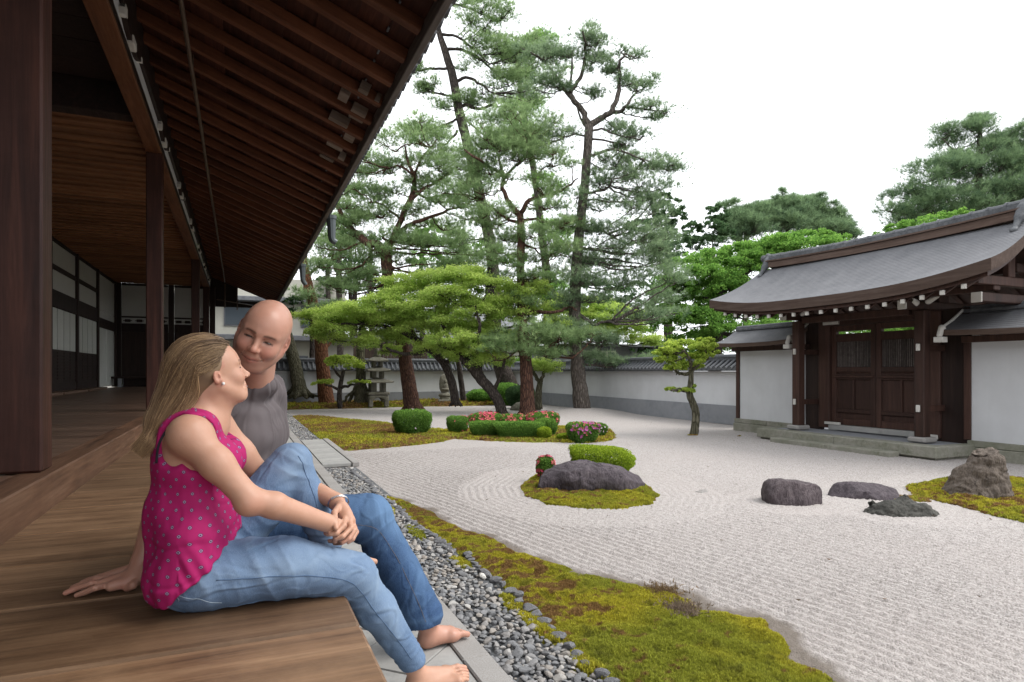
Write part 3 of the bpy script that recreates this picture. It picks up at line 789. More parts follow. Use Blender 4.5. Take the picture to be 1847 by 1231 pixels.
# diamond-laid slabs between deck and kerb
KI, KO = .818, .938
def clip(poly, f):                 # keep f(p) <= 0, linear f
    out=[]
    for i in range(len(poly)):
        a,b = poly[i],poly[(i+1)%len(poly)]; fa,fb = f(a),f(b)
        if fa<=0: out.append(a)
        if (fa<=0)!=(fb<=0):
            t=fa/(fa-fb); out.append((a[0]+(b[0]-a[0])*t,a[1]+(b[1]-a[1])*t))
    return out
D_ = .42
for i in range(-4,5):
    for j in range(-5,70):
        cx_ = .818+ (i*D_); cy_ = 2.36 + j*D_ + (0 if i%2==0 else D_/2)*0
        if (i%2)==0: cc = (cx_, cy_)
        else: cc = (cx_, cy_+D_/2*0)
        # diamonds on a diagonal lattice
        for sh in (0,.5):
            c0 = (.818+(i+sh)*D_, 2.36+(j+sh)*D_)
            p = [(c0[0]-D_/2,c0[1]),(c0[0],c0[1]-D_/2),(c0[0]+D_/2,c0[1]),(c0[0],c0[1]+D_/2)]
            p = clip(clip(p, lambda q: q[0]-KI), lambda q: .10-q[0])
            if len(p) >= 3 and c0[1] < 12 and c0[1] > 0:
                a_r = abs(sum(p[k][0]*p[(k+1)%len(p)][1]-p[(k+1)%len(p)][0]*p[k][1] for k in range(len(p))))/2
                if a_r > .004: slab(p)
for yy in np.arange(12.2,26.4,.9): slab([(.1,yy),(KI,yy),(KI,yy+.9),(.1,yy+.9)])
ky = [-.5,.62,2.385-.9,2.385]
while ky[-1] < 26: ky.append(ky[-1]+1.05)
for a,b in zip(ky[:-1],ky[1:]): 
    MB().box((-(KO-KI)/2+.002,-(b-a)/2+.0025,-.05),((KO-KI)/2,(b-a)/2-.0025,0),.006).build('kerb_stone', MAT['granite'], path, loc=((KI+KO)/2,(a+b)/2,PZ+.012))
# stone landing that reaches over the pebble drain
for k,(ya,yb) in enumerate(((8.05,8.62),(8.62,9.15),(9.15,9.75),(9.75,10.35),(10.35,11.05))):
    slab([(.945,ya),(1.30,ya),(1.30,yb),(.945,yb)], top=PZ+.012)
MB().box((0,0,0),(.09,3.05,.055),.006).build('kerb_stone', MAT['granite'], path, loc=(1.305,8.03,.005))

# ---- pebble drain: the nearest 300 stones are parts, the rest is one lot
drain = tag(bpy.data.objects.new('pebble_drain', None), kind='structure'); link(drain)
m_ = NT('river_pebble'); oi = m_.n('ShaderNodeObjectInfo'); at_ = m_.n('ShaderNodeAttribute'); at_.attribute_name='tint'
base_ = m_.ramp(oi.outputs['Random'], [(0,(.11,.115,.125,1)),(.45,(.21,.21,.22,1)),(.72,(.30,.28,.265,1)),(.9,(.37,.32,.27,1)),(1,(.52,.50,.47,1))])
n_ = m_.noise(m_.coord(), 30, 6, .7)
m_.done(m_.mix(m_.math('MULTIPLY', n_, .6), base_, (.33,.33,.33)), .72, m_.bump(n_, .3, .004), .35); MAT['pebble'] = m_.m
m_ = NT('river_pebble_lot'); at_ = m_.n('ShaderNodeAttribute'); at_.attribute_name='tint'
n_ = m_.noise(m_.coord(), 30, 6, .7); m_.done(m_.mix(m_.math('MULTIPLY', n_, .6), at_.outputs['Color'], (.33,.33,.33)), .72, m_.bump(n_, .3, .004), .35); MAT['pebble_lot'] = m_.m
def pebble_geo(seed, rough=.22, sub=2):
    import bmesh
    bm = bmesh.new(); bmesh.ops.create_icosphere(bm, subdivisions=sub, radius=1); V = np.array([v.co[:] for v in bm.verts]); F = np.array([[v.index for v in f.verts] for f in bm.faces]); bm.free()
    r = np.random.default_rng(seed)
    for _ in range(12):
        n = r.normal(size=3); n /= np.linalg.norm(n); d = r.uniform(.45,.85); s = V@n; over = s > d; V[over] -= np.outer(s[over]-d, n)*.92
    V *= (1+rough*.5*vnoise(V*1.7+seed, seed))[:,None]
    return V, F
PG = [pebble_geo(s) for s in range(14)]
pm = []
for V_,F_ in PG:
    me = np_mesh('pebble', V_, F_, False); me.materials.append(MAT['pebble']); pm.append(me)
pts = []
tries = 0; cellmap = {}
y = -.4
cand = []
while len(cand) < 3300 and tries < 90000:
    tries += 1
    t = random.random()**1.5; yy = 1.7 + t*6.2 if random.random()<.8 else random.uniform(11.1,20)
    if yy > 7.95 and yy < 11.1: continue
    xx = random.uniform(.955, 1.27); s = random.uniform(.012,.025)*(1.1 if yy<3.2 else 1) if random.random()<.85 else random.uniform(.024,.034)
    key = (int(xx/.04), int(yy/.04)); ok = True
    for a in (-1,0,1):
        for b in (-1,0,1):
            for (X_,Y_,S_) in cellmap.get((key[0]+a,key[1]+b),()):
                if math.hypot(X_-xx,Y_-yy) < (S_+s)*.74: ok=False
    if not ok: continue
    cellmap.setdefault(key,[]).append((xx,yy,s)); cand.append((xx,yy,s))
cand.sort(key=lambda c: c[1])
cand = [c for c in cand]
vis = [c for c in cand if c[1] > 1.85]
MB().box((.942,-1,-.04),(1.34,8.0,.006)).build('drain_bed', MAT['tile'], drain)
MB().box((.942,11.1,-.04),(1.32,26,.006)).build('drain_bed', MAT['tile'], drain)
lot = MB(); lc = []
TINT = [(.11,.115,.125),(.16,.16,.17),(.20,.205,.215),(.25,.245,.24),(.30,.28,.265),(.37,.32,.27),(.48,.46,.43)]
for k,(xx,yy,s) in enumerate(vis):
    e = Euler((random.uniform(-.35,.35),random.uniform(-.35,.35),random.uniform(0,6.28))); sc = (s*random.uniform(1.0,1.35),s*random.uniform(.8,1.05),s*random.uniform(.5,.72))
    zz = .012+s*.28+random.uniform(0,.008)
    if k < 300: obj('pebble', pm[k%14], None, drain, loc=(xx,yy,zz), rot=e, scale=sc)
    else:
        V_,F_ = PG[k%14]; V2 = (V_*np.array(sc))@np.array(e.to_matrix()).T+np.array([xx,yy,zz]); lot.add(V2,[F_]); lc.append(np.repeat([random.choice(TINT)],len(V_),0)*random.uniform(.8,1.3))
me = lot.mesh('pebbles', False); vcol(me, np.concatenate(lc)); tag(obj('pebbles', me, MAT['pebble_lot'], drain), kind='stuff')
# second layer of small chips between them
lot = MB(); lc = []
for k in range(2600):
    yy = 1.8+random.random()**1.4*6.1; xx = random.uniform(.95,1.31); s = random.uniform(.007,.013)
    V_,F_ = PG[k%14]; V2 = (V_*np.array((s*1.2,s,s*.6)))+np.array([xx,yy,.012]); lot.add(V2[:],[F_]); lc.append(np.repeat([random.choice(TINT)],len(V_),0))
me = lot.mesh('pebble_chips', True); vcol(me, np.concatenate(lc)); tag(obj('pebble_chips', me, MAT['pebble_lot'], drain), kind='stuff')
# edging stones between pebbles and moss
MAT['edgestone'] = rocky('grey_blue_edging_stone', (.12,.12,.13), (.20,.20,.21), (.30,.30,.31), 14, .5)
yy = 1.9; k = 0
while yy < 7.6:
    s = random.uniform(.035,.062); xx = 1.335 -(.035 if yy<3.0 else 0) + .02*math.sin(yy*5)-(.07 if yy>3.9 else 0)-(.03 if yy>4.8 else 0)
    obj('edging_stone', (lambda me: me)(pm[(k*5)%14].copy()), None, drain, loc=(xx,yy,.028), rot=(random.uniform(-.2,.2),random.uniform(-.2,.2),random.uniform(0,6)), scale=(s*.62,s*.9,s*.42))
    o = [c for c in drain.children if c.name.startswith('edging_stone')][-1] if False else None
    yy += s*1.75; k += 1
for o in drain.children:
    if o.name.startswith('edging_stone'): o.data.materials.clear(); o.data.materials.append(MAT['edgestone'])
wst = pm[3].copy(); wst.materials.clear(); wst.materials.append(MAT['whitepaint'])
tag(obj('pebble', wst, None, drain, loc=(1.262,3.33,.045), rot=(.3,.4,.3), scale=(.03,.028,.022)), label='chalk white pebble lying among the grey ones')

# ================================================================== ROCKS
def rock(name, label, lo, hi, build, mat, h=.012, amp=.02, fr=6, group=None, ridge=0, seed=1, facets=14):
    f = Field(lo, hi, h); build(f)
    V, Q = f.mesh(); rr_ = np.random.default_rng(seed); cen = V.mean(0); ext = (V.max(0)-V.min(0))/2
    if facets:
        W_ = (V-cen)/ext
        for _ in range(facets):
            n_ = rr_.normal(size=3); n_[2] = abs(n_[2])*.40; n_ /= np.linalg.norm(n_); s_ = W_@n_; lim = np.quantile(s_, rr_.uniform(.86,.96)); o_ = s_ > lim; W_[o_] -= np.outer((s_[o_]-lim)*.85, n_)
        V = cen+W_*ext; V = smooth_verts(V, Q, 2)
    N = normals(V, Q); n1 = fbm(V*fr, 4, seed); n2 = 1-np.abs(fbm(V*fr*1.7, 3, seed+4))*2
    cz = lambda sc,sd,w: w*(np.abs(vnoise(V*sc+vnoise(V*sc*.5,sd+3)[:,None]*.8,sd))**.7*2-1)
    V = V+N*(amp*n1+ridge*(n2-.5)+cz(fr*.55,seed+20,amp*.8)+cz(fr*1.6,seed+21,amp*.35)+.036*amp*RNG.standard_normal(len(V)))[:,None]
    me = np_mesh(name, V, Q, True); o = obj(name, me, mat); return tag(o, label, 'rock', group)
R1 = rocky('purple_grey_rock', (.034,.027,.034), (.085,.068,.080), (.19,.16,.172), 5, 1.0, .75, (2.6,2.6,.9))
R2 = rocky('brown_grey_rock', (.055,.043,.034), (.15,.118,.095), (.31,.26,.22), 7, 1.0, .85, (2.4,2.4,.7))
R3 = rocky('dark_violet_rock', (.03,.022,.027), (.075,.055,.062), (.24,.20,.205), 6, .9, .75, (2.5,2.5,.6))
def b1(f):
    A = lambda u,v,Y: at(u,v,Y=Y)
    # long lying rock: peak left of centre, long slope to the right, small shoulder at the left
    ry = lambda a: Matrix.Rotation(a,3,'Z')
    f.ell((3.20,5.62,.10),(.36,.26,.22), ry(-.45), .05)
    f.ell((3.12,5.66,.18),(.20,.18,.14), ry(-.4), .05)
    f.ell((2.92,5.72,.06),(.22,.17,.17), ry(-.3), .03)
    f.ell((3.48,5.44,.08),(.30,.22,.18), ry(-.5), .05)
    f.ell((3.62,5.36,.05),(.20,.17,.15), ry(-.4), .04)
    f.plane((3.2,5.37,.2),(-.35,-1,.55),.03); f.plane((3.0,5.6,.26),(-.9,-.2,1.3),.02)
rock('garden_rock', 'long dark purplish rock lying on the round moss island', (2.5,5.0,-.05),(4.1,6.1,.5), b1, R1, .012, .018, 7, ridge=.008, seed=3)
def b2(f):
    f.ell((4.66,4.30,.065),(.25,.20,.175), Matrix.Rotation(-.5,3,'Z'), .02, p=3.2)
    f.plane((4.52,4.22,.2),(-.9,-.35,.75),.01); f.plane((4.6,4.16,.18),(-.1,-1,.45),.01); f.plane((4.66,4.3,.192),(.12,.0,1),.006); f.plane((4.84,4.2,.16),(1,-.2,.7),.01)
rock('garden_rock', 'squat dark violet rock with flat top and pale left edge', (4.2,3.9,-.05),(5.1,4.7,.4), b2, R3, .010, .009, 8, ridge=.006, seed=7, facets=4)
def b3(f):
    f.ell((5.50,4.18,.02),(.34,.20,.12), Matrix.Rotation(-.75,3,'Z'), .02, p=2.5); f.plane((5.5,4.1,.10),(0,-.4,1),.02)
    f.ell((5.42,4.22,.06),(.14,.12,.07), None, .02)
rock('garden_rock', 'low flat purplish rock between the squat one and the moss patch', (5.0,3.6,-.05),(6.0,4.7,.3), b3, R1, .010, .012, 8, ridge=.006, seed=9)
def b4(f):
    f.ell((5.12,3.57,.0),(.30,.15,.11), Matrix.Rotation(-.6,3,'Z'), .02); f.cone((5.12,3.56,.06),(5.16,3.55,.135),.09,.03,.03)
    f.cone((4.93,3.78,.07),(4.84,3.84,.085),.035,.014,.03); f.ell((5.3,3.44,.0),(.14,.10,.06),None,.03)
rock('garden_rock', 'pointed dark rock with ragged peak in front of the flat one', (4.6,3.2,-.05),(5.6,4.1,.3), b4, rocky('green_grey_rock',(.045,.045,.04),(.085,.085,.075),(.15,.14,.125),8,.8), .009, .016, 12, ridge=.012, seed=13)
def b5(f):
    f.cone((6.42,3.78,0),(6.50,3.74,.30),.23,.14,.04); f.cone((6.50,3.74,.28),(6.53,3.72,.45),.13,.085,.03)
    f.ell((6.46,3.72,.49),(.10,.08,.055),Matrix.Rotation(.4,3,'Y'),.02); f.cone((6.30,3.86,0),(6.33,3.84,.22),.13,.07,.03)
    f.cone((6.60,3.66,0),(6.60,3.68,.34),.13,.07,.03); f.cone((6.30,3.84,.24),(6.36,3.78,.30),.045,.04,.02)
rock('garden_rock', 'tall craggy brown rock standing on the moss patch', (5.9,3.2,-.05),(7.1,4.3,.65), b5, R2, .010, .024, 8, ridge=.018, seed=17, facets=3)
def b6(f): f.ell((4.22,5.0,-.02),(.09,.06,.045),None,.02)
rock('garden_rock', 'tiny half buried grey rock right of the moss island', (4.0,4.8,-.06),(4.5,5.2,.1), b6, rocky('pale_grey_rock',(.22,.2,.19),(.32,.30,.285),(.42,.40,.38),14,.5), .008, .010, 20, seed=19)
# ================================================================== GARDEN WALLS
def tiled_wall(name, label, length, ridge, nstep, kind_axis):
    """built along +x, garden side is -y; origin at one end on the ground"""
    w = thing(name, label, 'wall')
    n = int(length/2.6)
    MB().box((0,-.17,0),(length,.17,.43),.004).build('stone_base', MAT['dado'], w)
    MB().box((0,-.13,.43),(length,.13,1.12)).build('plaster', MAT['plaster'], w)
    MB().box((0,-.165,1.12),(length,.165,1.20),.006).build('plaster_band', MAT['plaster'], w)
    MB().box((0,-.28,1.205),(length,.28,1.235),.004).build('eave_board', MAT['tile'], w)
    s = MB(); zr_ = ridge-.14
    V = [(0,-.31,1.24),(length,-.31,1.24),(length,0,zr_),(0,0,zr_),(0,.31,1.24),(length,.31,1.24)]
    s.add(V, [np.array([(0,1,2,3),(3,2,5,4)])]); s.build('tile_bed', MAT['tile'], w)
    t = MB(); L = math.hypot(.33,zr_-1.24); t.tube([(0,-.335,1.265),(0,-.02,zr_+.03)], .034, 8); t.tube([(0,-.35,1.262),(0,-.325,1.265)], .046, 8)
    t.tube([(0,.335,1.265),(0,.02,zr_+.03)], .034, 6)
    tm = t.mesh('roof_tile'); tm.materials.append(MAT['tile'])
    p = MB(); p.box((-.05,-.33,1.222),(.05,-.315,1.262),.004); pm_ = p.mesh('eave_tile'); pm_.materials.append(MAT['tile'])
    x = .08
    while x < length-.02:
        obj('roof_tile', tm, None, w, loc=(x,0,0)); obj('eave_tile', pm_, None, w, loc=(x+nstep/2,0,0)); x += nstep
    MB().box((0,-.075,zr_),(length,.075,ridge-.07),.006).build('ridge_course', MAT['tile'], w)
    MB().box((0,-.09,ridge-.068),(length,.09,ridge-.045),.006).build('ridge_course', MAT['tile'], w)
    m = MB(); m.tube([(0,0,ridge-.045),(length,0,ridge-.045)], .055, 10); m.build('ridge_tile', MAT['tile'], w)
    return w
w1 = tiled_wall('garden_wall', 'white plaster wall with tiled cap closing the far end of the garden', 9.9, 1.66, .165, 'x'); w1.location = (.35,23.4,0)
w2 = tiled_wall('garden_wall', 'long white plaster wall with tiled cap beside the topiary tree', 13.2, 1.58, .165, 'y'); w2.location = (10.28,23.3,0); w2.rotation_euler = (0,0,math.radians(-90))

# ================================================================== GATE
GX = 9.25
gate = thing('temple_gate', 'dark timber gate with curved bark roof, closed double doors and stone platform', 'gate', (9.3,7.0,0))
def G(mb, name, mat, smooth=False, parent=None):   # parts are written in world metres
    o = mb.build(name, mat, parent or gate, smooth)
    o.data.transform(Matrix.Translation((-9.3,-7.0,0))) if (parent is None or parent.parent is gate or parent is gate) else None
    return o
MAT['barkroof'] = (lambda m: m.done(m.mix(m.ramp(m.noise(m.coord((1,1,1)), 3.5, 6, .7), [(.3,(0,0,0,1)),(.7,(1,1,1,1))]),
    m.mix(m.noise(m.coord((.6,9,30)), 5, 5, .7), (.085,.088,.097), (.20,.202,.214)), m.mix(m.noise(m.coord((.6,9,30)), 9, 3, .7), (.11,.11,.12), (.29,.292,.305))), .8,
    m.bump(m.math('ADD', m.math('SINE', m.math('MULTIPLY', m.math('ADD', (lambda s_: (m.l(m.coord(), s_.inputs[0]), s_.outputs[2])[1])(m.n('ShaderNodeSeparateXYZ')), m.math('MULTIPLY', m.noise(m.coord((1,1,1)), 6, 3), .012)), 2*math.pi/.028)), m.noise(m.coord((1,1,1)), 40, 4)), .6, .006), .3))(NT('cypress_bark_roof'))
MAT['barkedge'] = wood('bark_roof_edge', (.07,.045,.036), (.115,.078,.062), (.17,.125,.105), 'y', .85, 1.2, .15, .3)
# curved roof sheet: profile across X, eaves lift at both ends along Y
def roof_surface(x0,xr,x1,ya,yb,ze,zrg,lift,gab=.0,thick=.13,nx=22,ny=34, edge=None, ridge_len=None):
    """two-sided concave roof; returns top V grid function"""
    yc=(ya+yb)/2; hl=(yb-ya)/2
    def P(s,t,dz=0,inset=0):     # s -1..1 across (x), t -1..1 along
        a = abs(s); x = xr+(x0-xr)*a if s<0 else xr+(x1-xr)*a
        prof = a**.78 if False else (1-(1-a)**1.0)
        z = zrg-(zrg-ze)*( .62*a + .38*(1-(1-a)**2.1) )
        z += lift*abs(t)**3.2*(a**.8)
        y = yc + hl*t*(1-.0*a)
        return (x, y+ (gab*(a)*np.sign(t)*abs(t)**6), z+dz)
    return P
def build_roof(parent, P, thick, name, nx=26, ny=40, edge_mat=None, top_mat=None):
    S = np.linspace(-1,1,nx); T = np.linspace(-1,1,ny)
    top=[[P(s,t) for t in T] for s in S]; bot=[[P(s,t,-thick) for t in T] for s in S]
    def tr(v): return (v[0]-9.3,v[1]-7.0,v[2])
    V=[tr(v) for r in top for v in r]; i=np.arange(nx-1)[:,None]*ny+np.arange(ny-1)[None]
    Q=np.stack([i,i+ny,i+ny+1,i+1],-1).reshape(-1,4)
    o = obj(name, np_mesh(name,V,Q,True), top_mat or MAT['barkroof'], parent)
    # edge bands
    per=[(0,j) for j in range(ny)]+[(i_,ny-1) for i_ in range(1,nx)]+[(nx-1,j) for j in range(ny-2,-1,-1)]+[(i_,0) for i_ in range(nx-2,0,-1)]
    V2=[]; 
    for (a,b) in per: V2 += [tr(top[a][b]), tr(bot[a][b])]
    n=len(per); F=[(2*k,2*((k+1)%n),2*((k+1)%n)+1,2*k+1) for k in range(n)]
    obj(name+'_edge', np_mesh(name+'_edge',V2,np.array(F)), edge_mat or MAT['barkedge'], parent)
    V3=[tr(v) for r in bot for v in r]; obj(name+'_underside', np_mesh(name+'_underside',V3,Q[:,::-1],True), MAT['gatewood'], parent)
RP = roof_surface(8.0,9.25,10.5,4.62,9.15,2.33,3.16,.19,.12)
build_roof(gate, RP, .15, 'roof')
# inner layer of boards under the eave (thin step)
RP2 = lambda s,t,dz=0: (lambda v: (v[0]+.05*(1 if s<0 else -1)*abs(s), 6.885+(v[1]-6.885)*.972, v[2]+dz))(RP(s,t,-.152))
build_roof(gate, RP2, .05, 'eave_layer', top_mat=MAT['gatewood'], edge_mat=MAT['gatewood'])
# ridge: box course + tile cap + end ornaments
def ridge_line(mb, w, z0, z1, y0, y1):
    ys_ = np.linspace(y0,y1,24)
    for a,b in zip(ys_[:-1],ys_[1:]):
        za = .05*((2*(a-6.9)/4.2)**2); zb = .05*((2*(b-6.9)/4.2)**2)
        V=[(GX-w,a,z0+za),(GX+w,a,z0+za),(GX+w,b,z0+zb),(GX-w,b,z0+zb),(GX-w,a,z1+za),(GX+w,a,z1+za),(GX+w,b,z1+zb),(GX-w,b,z1+zb)]
        mb.add(V,[np.array([(0,3,2,1),(4,5,6,7),(0,1,5,4),(1,2,6,5),(2,3,7,6),(3,0,4,7)])])
    return mb
G(ridge_line(MB(),.11,3.10,3.21,4.86,8.98),'ridge_board',MAT['barkedge'])
G(ridge_line(MB(),.135,3.212,3.235,4.80,9.04),'ridge_board',MAT['barkedge'])
G(ridge_line(MB(),.085,3.237,3.29,4.80,9.04),'ridge_board',MAT['tile'])
m = MB()
for a in np.arange(4.8,9.0,.22):
    zz = 3.30+.05*((2*(a+.1-6.9)/4.2)**2); m = MB(); m.tube([(GX,a,zz),(GX,a+.19,zz)], .062, 10); m.tube([(GX,a+.19,zz),(GX,a+.222,zz)], .07, 10); G(m,'ridge_tile',MAT['tile'])
for ye,sg in ((4.80,-1),(9.04,1)):
    f = Field((8.75,ye-.25,2.85),(9.75,ye+.25,3.55),.014)
    for sx in (-1,1):
        f.cone((GX+sx*.05,ye,3.28),(GX+sx*.13,ye,3.16),.075,.06,.03); f.cone((GX+sx*.13,ye,3.16),(GX+sx*.23,ye,3.01),.05,.032,.03); f.ell((GX+sx*.25,ye,2.985),(.045,.05,.04),None,.02)
    f.ell((GX,ye,3.31),(.085,.06,.09),None,.02); f.cone((GX,ye-sg*.02,3.36),(GX,ye+sg*.05,3.40),.05,.045,.02); f.ell((GX,ye+sg*.05,3.27),(.05,.03,.05),None,.01)
    V,Q = f.mesh(); V = V-np.array([9.3,7.0,0]); obj('ridge_ornament', np_mesh('ridge_ornament',V,Q,True), MAT['tile'], gate)
# white-tipped rafters
for j,yy in enumerate(np.linspace(4.85,8.95,17)):
    t = (yy-6.885)/2.265
    e = RP(-1,t,-.215); e2 = RP(-.30,t,-.235); b2_ = RP(1,t,-.215)
    r = G(MB().tube([(8.10,yy,e[2]-.02),(9.0,yy,e2[2])], .036, 4), 'rafter', MAT['gatewood'])
    tip = MB(); tip.box((8.065,yy-.026,e[2]-.048),(8.10,yy+.026,e[2]+.012),.004); G(tip,'white_rafter_end',MAT['whitepaint'])
    G(MB().tube([(10.4,yy,b2_[2]-.02),(9.5,yy,e2[2])], .036, 4), 'rafter', MAT['gatewood'])
# beam carrying the rafters
G(MB().box((8.86,4.95,2.24),(9.0,9.0,2.33),.01),'beam',MAT['gatewood'])
G(MB().box((9.36,4.95,2.50),(9.52,9.0,2.62),.01),'beam',MAT['gatewood'])
for yy in (5.0,5.98,8.1):
    G(MB().box((8.60,yy-.06,2.08),(10.0,yy+.06,2.20),.012),'cross_beam',MAT['gatewood'])
    G(MB().box((8.575,yy-.063,2.075),(8.60,yy+.063,2.203),.004),'white_beam_end',MAT['whitepaint'])
for ya,yb in ((6.1,8.0),):
    G(MB().box((8.90,ya,2.02),(8.99,yb,2.13),.01),'beam',MAT['gatewood'])
    G(MB().box((9.36,6.1,1.98),(9.54,7.9,2.16),.01),'lintel',MAT['gatewood'])
    G(MB().box((9.33,7.62,2.0),(9.36,7.93,2.05),.003),'white_lintel_edge',MAT['whitepaint'])
# front posts on stone pads
for yy in (5.93,8.10):
    G(MB().box((8.87,yy-.075,.26),(9.02,yy+.075,2.07),.012),'post',MAT['gatewood'])
    G(MB().box((8.80,yy-.13,.19),(9.09,yy+.13,.265),.02),'post_base',MAT['granite'])
    G(MB().box((8.84,yy-.11,2.205),(9.05,yy+.11,2.27),.02),'bearing_block',MAT['gatewood'])
    # white carved nosings either side of the post head
    f = Field((8.7,yy-.35,1.9),(9.2,yy+.35,2.4),.010)
    f.cone((8.945,yy+.09,2.19),(8.945,yy+.22,2.24),.045,.02,.01); f.cone((8.945,yy-.09,2.19),(8.945,yy-.22,2.24),.045,.02,.01); f.cone((8.80,yy,2.17),(8.73,yy,2.20),.05,.04,.01)
    V,Q = f.mesh(); V = V-np.array([9.3,7.0,0]); obj('white_nosing', np_mesh('white_nosing',V,Q,True), MAT['whitepaint'], gate)
    for zz in (.62,1.49):
        G(MB().box((9.02,yy-.03,zz),(9.42,yy+.03,zz+.09),.006),'tie_beam',MAT['gatewood'])
        G(MB().box((8.835,yy-.025,zz+.0),(8.868,yy+.025,zz+.10),.006),'white_tie_end',MAT['whitepaint'])
# main posts with the doors between
for yy in (6.06,7.94): G(MB().box((9.36,yy-.11,.22),(9.58,yy+.11,2.5),.012),'post',MAT['gatewood'])
G(MB().box((9.34,6.17,.20),(9.60,7.83,.285),.008),'threshold',MAT['slab'])
G(MB().box((9.33,7.60,.286),(9.37,7.9,.33),.004),'white_sill_end',MAT['whitepaint'])
G(MB().box((9.335,5.97,.205),(9.359,6.13,.27),.004),'white_sill_end',MAT['whitepaint'])
for ya,yb in ((6.175,6.995),(7.005,7.825)):
    d = bpy.data.objects.new('door', None); link(d, gate)
    def D(lo,hi,nm,bev=.005,mat='gatewood'): return G(MB().box(lo,hi,bev), nm, MAT[mat], False, d)
    for y0,y1 in ((ya,ya+.085),(yb-.085,yb)): D((9.42,y0,.29),(9.50,y1,1.975),'stile')
    for z0,z1 in ((.29,.40),(.50,.56),(1.06,1.16),(1.19,1.27),(1.70,1.835),(1.878,1.975)): D((9.425,ya+.087,z0),(9.495,yb-.087,z1),'rail')
    for (z0,z1) in ((.40,.50),(.56,1.06),(1.16,1.19)):
        if z1-z0 > .3:
            hw=(yb-ya-.174)/2
            for q in (0,1): D((9.455,ya+.089+q*hw+.002,z0),(9.475,ya+.087+(q+1)*hw-.002,z1),'panel',.003)
        else: D((9.455,ya+.089,z0),(9.475,yb-.089,z1),'panel',.003)
    D((9.43,(ya+yb)/2-.02,.56),(9.454,(ya+yb)/2+.02,1.06),'muntin',.003)
    D((9.395,ya+.03,1.095),(9.424,yb-.03,1.125),'latch_bar',.004,'gatewood')
    for y_ in np.arange(ya+.10,yb-.09,.03): D((9.45,y_,1.27),(9.468,y_+.013,1.70),'lattice_bar',.002,'fascia')
    D((9.475,ya+.087,1.27),(9.483,yb-.087,1.70),'panel',.0,'innerdark')
# side boards between front post and wall
for yy in (6.02,8.0): 
    G(MB().box((9.40,min(yy,yy+(.35 if yy>7 else -.45)),.17),(9.46,max(yy,yy+(.35 if yy>7 else -.45)),2.1),.004),'side_board',MAT['innerdark'])
# gable struts and hanging ornament at the near end
G(MB().box((8.5,4.93,2.30),(10.0,5.03,2.42),.01),'tie_beam',MAT['gatewood'])
G(MB().box((9.18,4.95,2.42),(9.32,5.03,3.0),.01),'king_post',MAT['gatewood'])
f = Field((8.9,4.5,2.4),(9.6,4.8,3.1),.010)
for sx in (-1,1): f.cone((GX,4.66,2.86),(GX+sx*.12,4.66,2.72),.05,.035,.02); f.cone((GX+sx*.12,4.66,2.72),(GX+sx*.05,4.66,2.62),.035,.03,.02)
V,Q = f.mesh(); V = V-np.array([9.3,7.0,0]); obj('gable_ornament', np_mesh('gable_ornament',V,Q,True), MAT['whitepaint'], gate)
# platform: fine slab top, edge stones, step, with joints
G(MB().box((8.60,5.50,.02),(10.2,8.6,.165)),'platform_core',MAT['dado'])
G(MB().box((8.72,5.62,.166),(10.2,8.5,.178)),'platform_paving',MAT['dado'])
for a,b in ((5.45,7.03),(7.035,8.62)): G(MB().box((8.50,a,.03),(8.74,b,.19),.012),'edge_stone',MAT['mossstone'])
G(MB().box((8.742,5.45,.03),(10.0,5.62,.188),.012),'edge_stone',MAT['mossstone']); G(MB().box((8.742,8.48,.03),(9.3,8.62,.188),.012),'edge_stone',MAT['mossstone'])
G(MB().box((8.55,5.50,-.02),(10.0,8.57,.03)),'footing_stone',MAT['mossstone'])
for a,b in ((5.95,7.0),(7.005,8.1)): G(MB().box((8.28,a,-.03),(8.495,b,.075),.012),'step_stone',MAT['mossstone'])
# wing walls
def wing(label, y0, y1, post_y):
    w = thing('wing_wall', label, 'wall', (9.3,7.0,0))
    def W(mb,nm,mat): 
        o = mb.build(nm, MAT[mat], w); o.data.transform(Matrix.Translation((-9.3,-7.0,0))); return o
    W(MB().box((9.36,y0,.24),(9.56,y1,1.66)),'plaster','plaster')
    ys_ = list(np.linspace(y0-.03,y1+.03,int((y1-y0)/1.0)+2))
    for a,b in zip(ys_[:-1],ys_[1:]): W(MB().box((9.28,a+.003,-.05),(9.66,b-.003,.15),.01),'base_stone','mossstone'); W(MB().box((9.31,a+.003,.152),(9.63,b-.003,.24),.008),'base_stone','mossstone')
    W(MB().box((9.33,post_y-.045,.243),(9.50,post_y+.045,1.66),.006),'post','gatewood')
    W(MB().box((9.30,y0-.1,1.60),(9.62,y1+.1,1.69),.006),'wall_plate','gatewood')
    ye0, ye1 = (y0-.05, y1+.12) if y0 > 7 else (y0-.2, y1+.18)
    WP = roof_surface(8.93,9.46,9.99,ye0,ye1,1.745,2.05,.03,.02)
    build_roof(w, WP, .075, 'roof', nx=18, ny=16)
    m_=MB()
    m_.box((9.39,ye0+.05,2.02),(9.53,ye1-.05,2.075),.01); W(m_,'ridge_board','tile')
    m_=MB(); m_.tube([(9.46,ye0+.03,2.085),(9.46,ye1-.03,2.085)],.04,8); W(m_,'ridge_tile','tile')
    for yy in np.arange(y0+.1,y1,.3): W(MB().box((8.99,yy-.02,1.69),(9.36,yy+.02,1.72),.003),'rafter','gatewood')
    return w
wa = wing('short white wing wall with small curved roof left of the gate', 8.36, 10.02, 9.98)
wb = wing('white wing wall with small curved roof right of the gate, running out of view', 2.2, 5.52, 5.56)
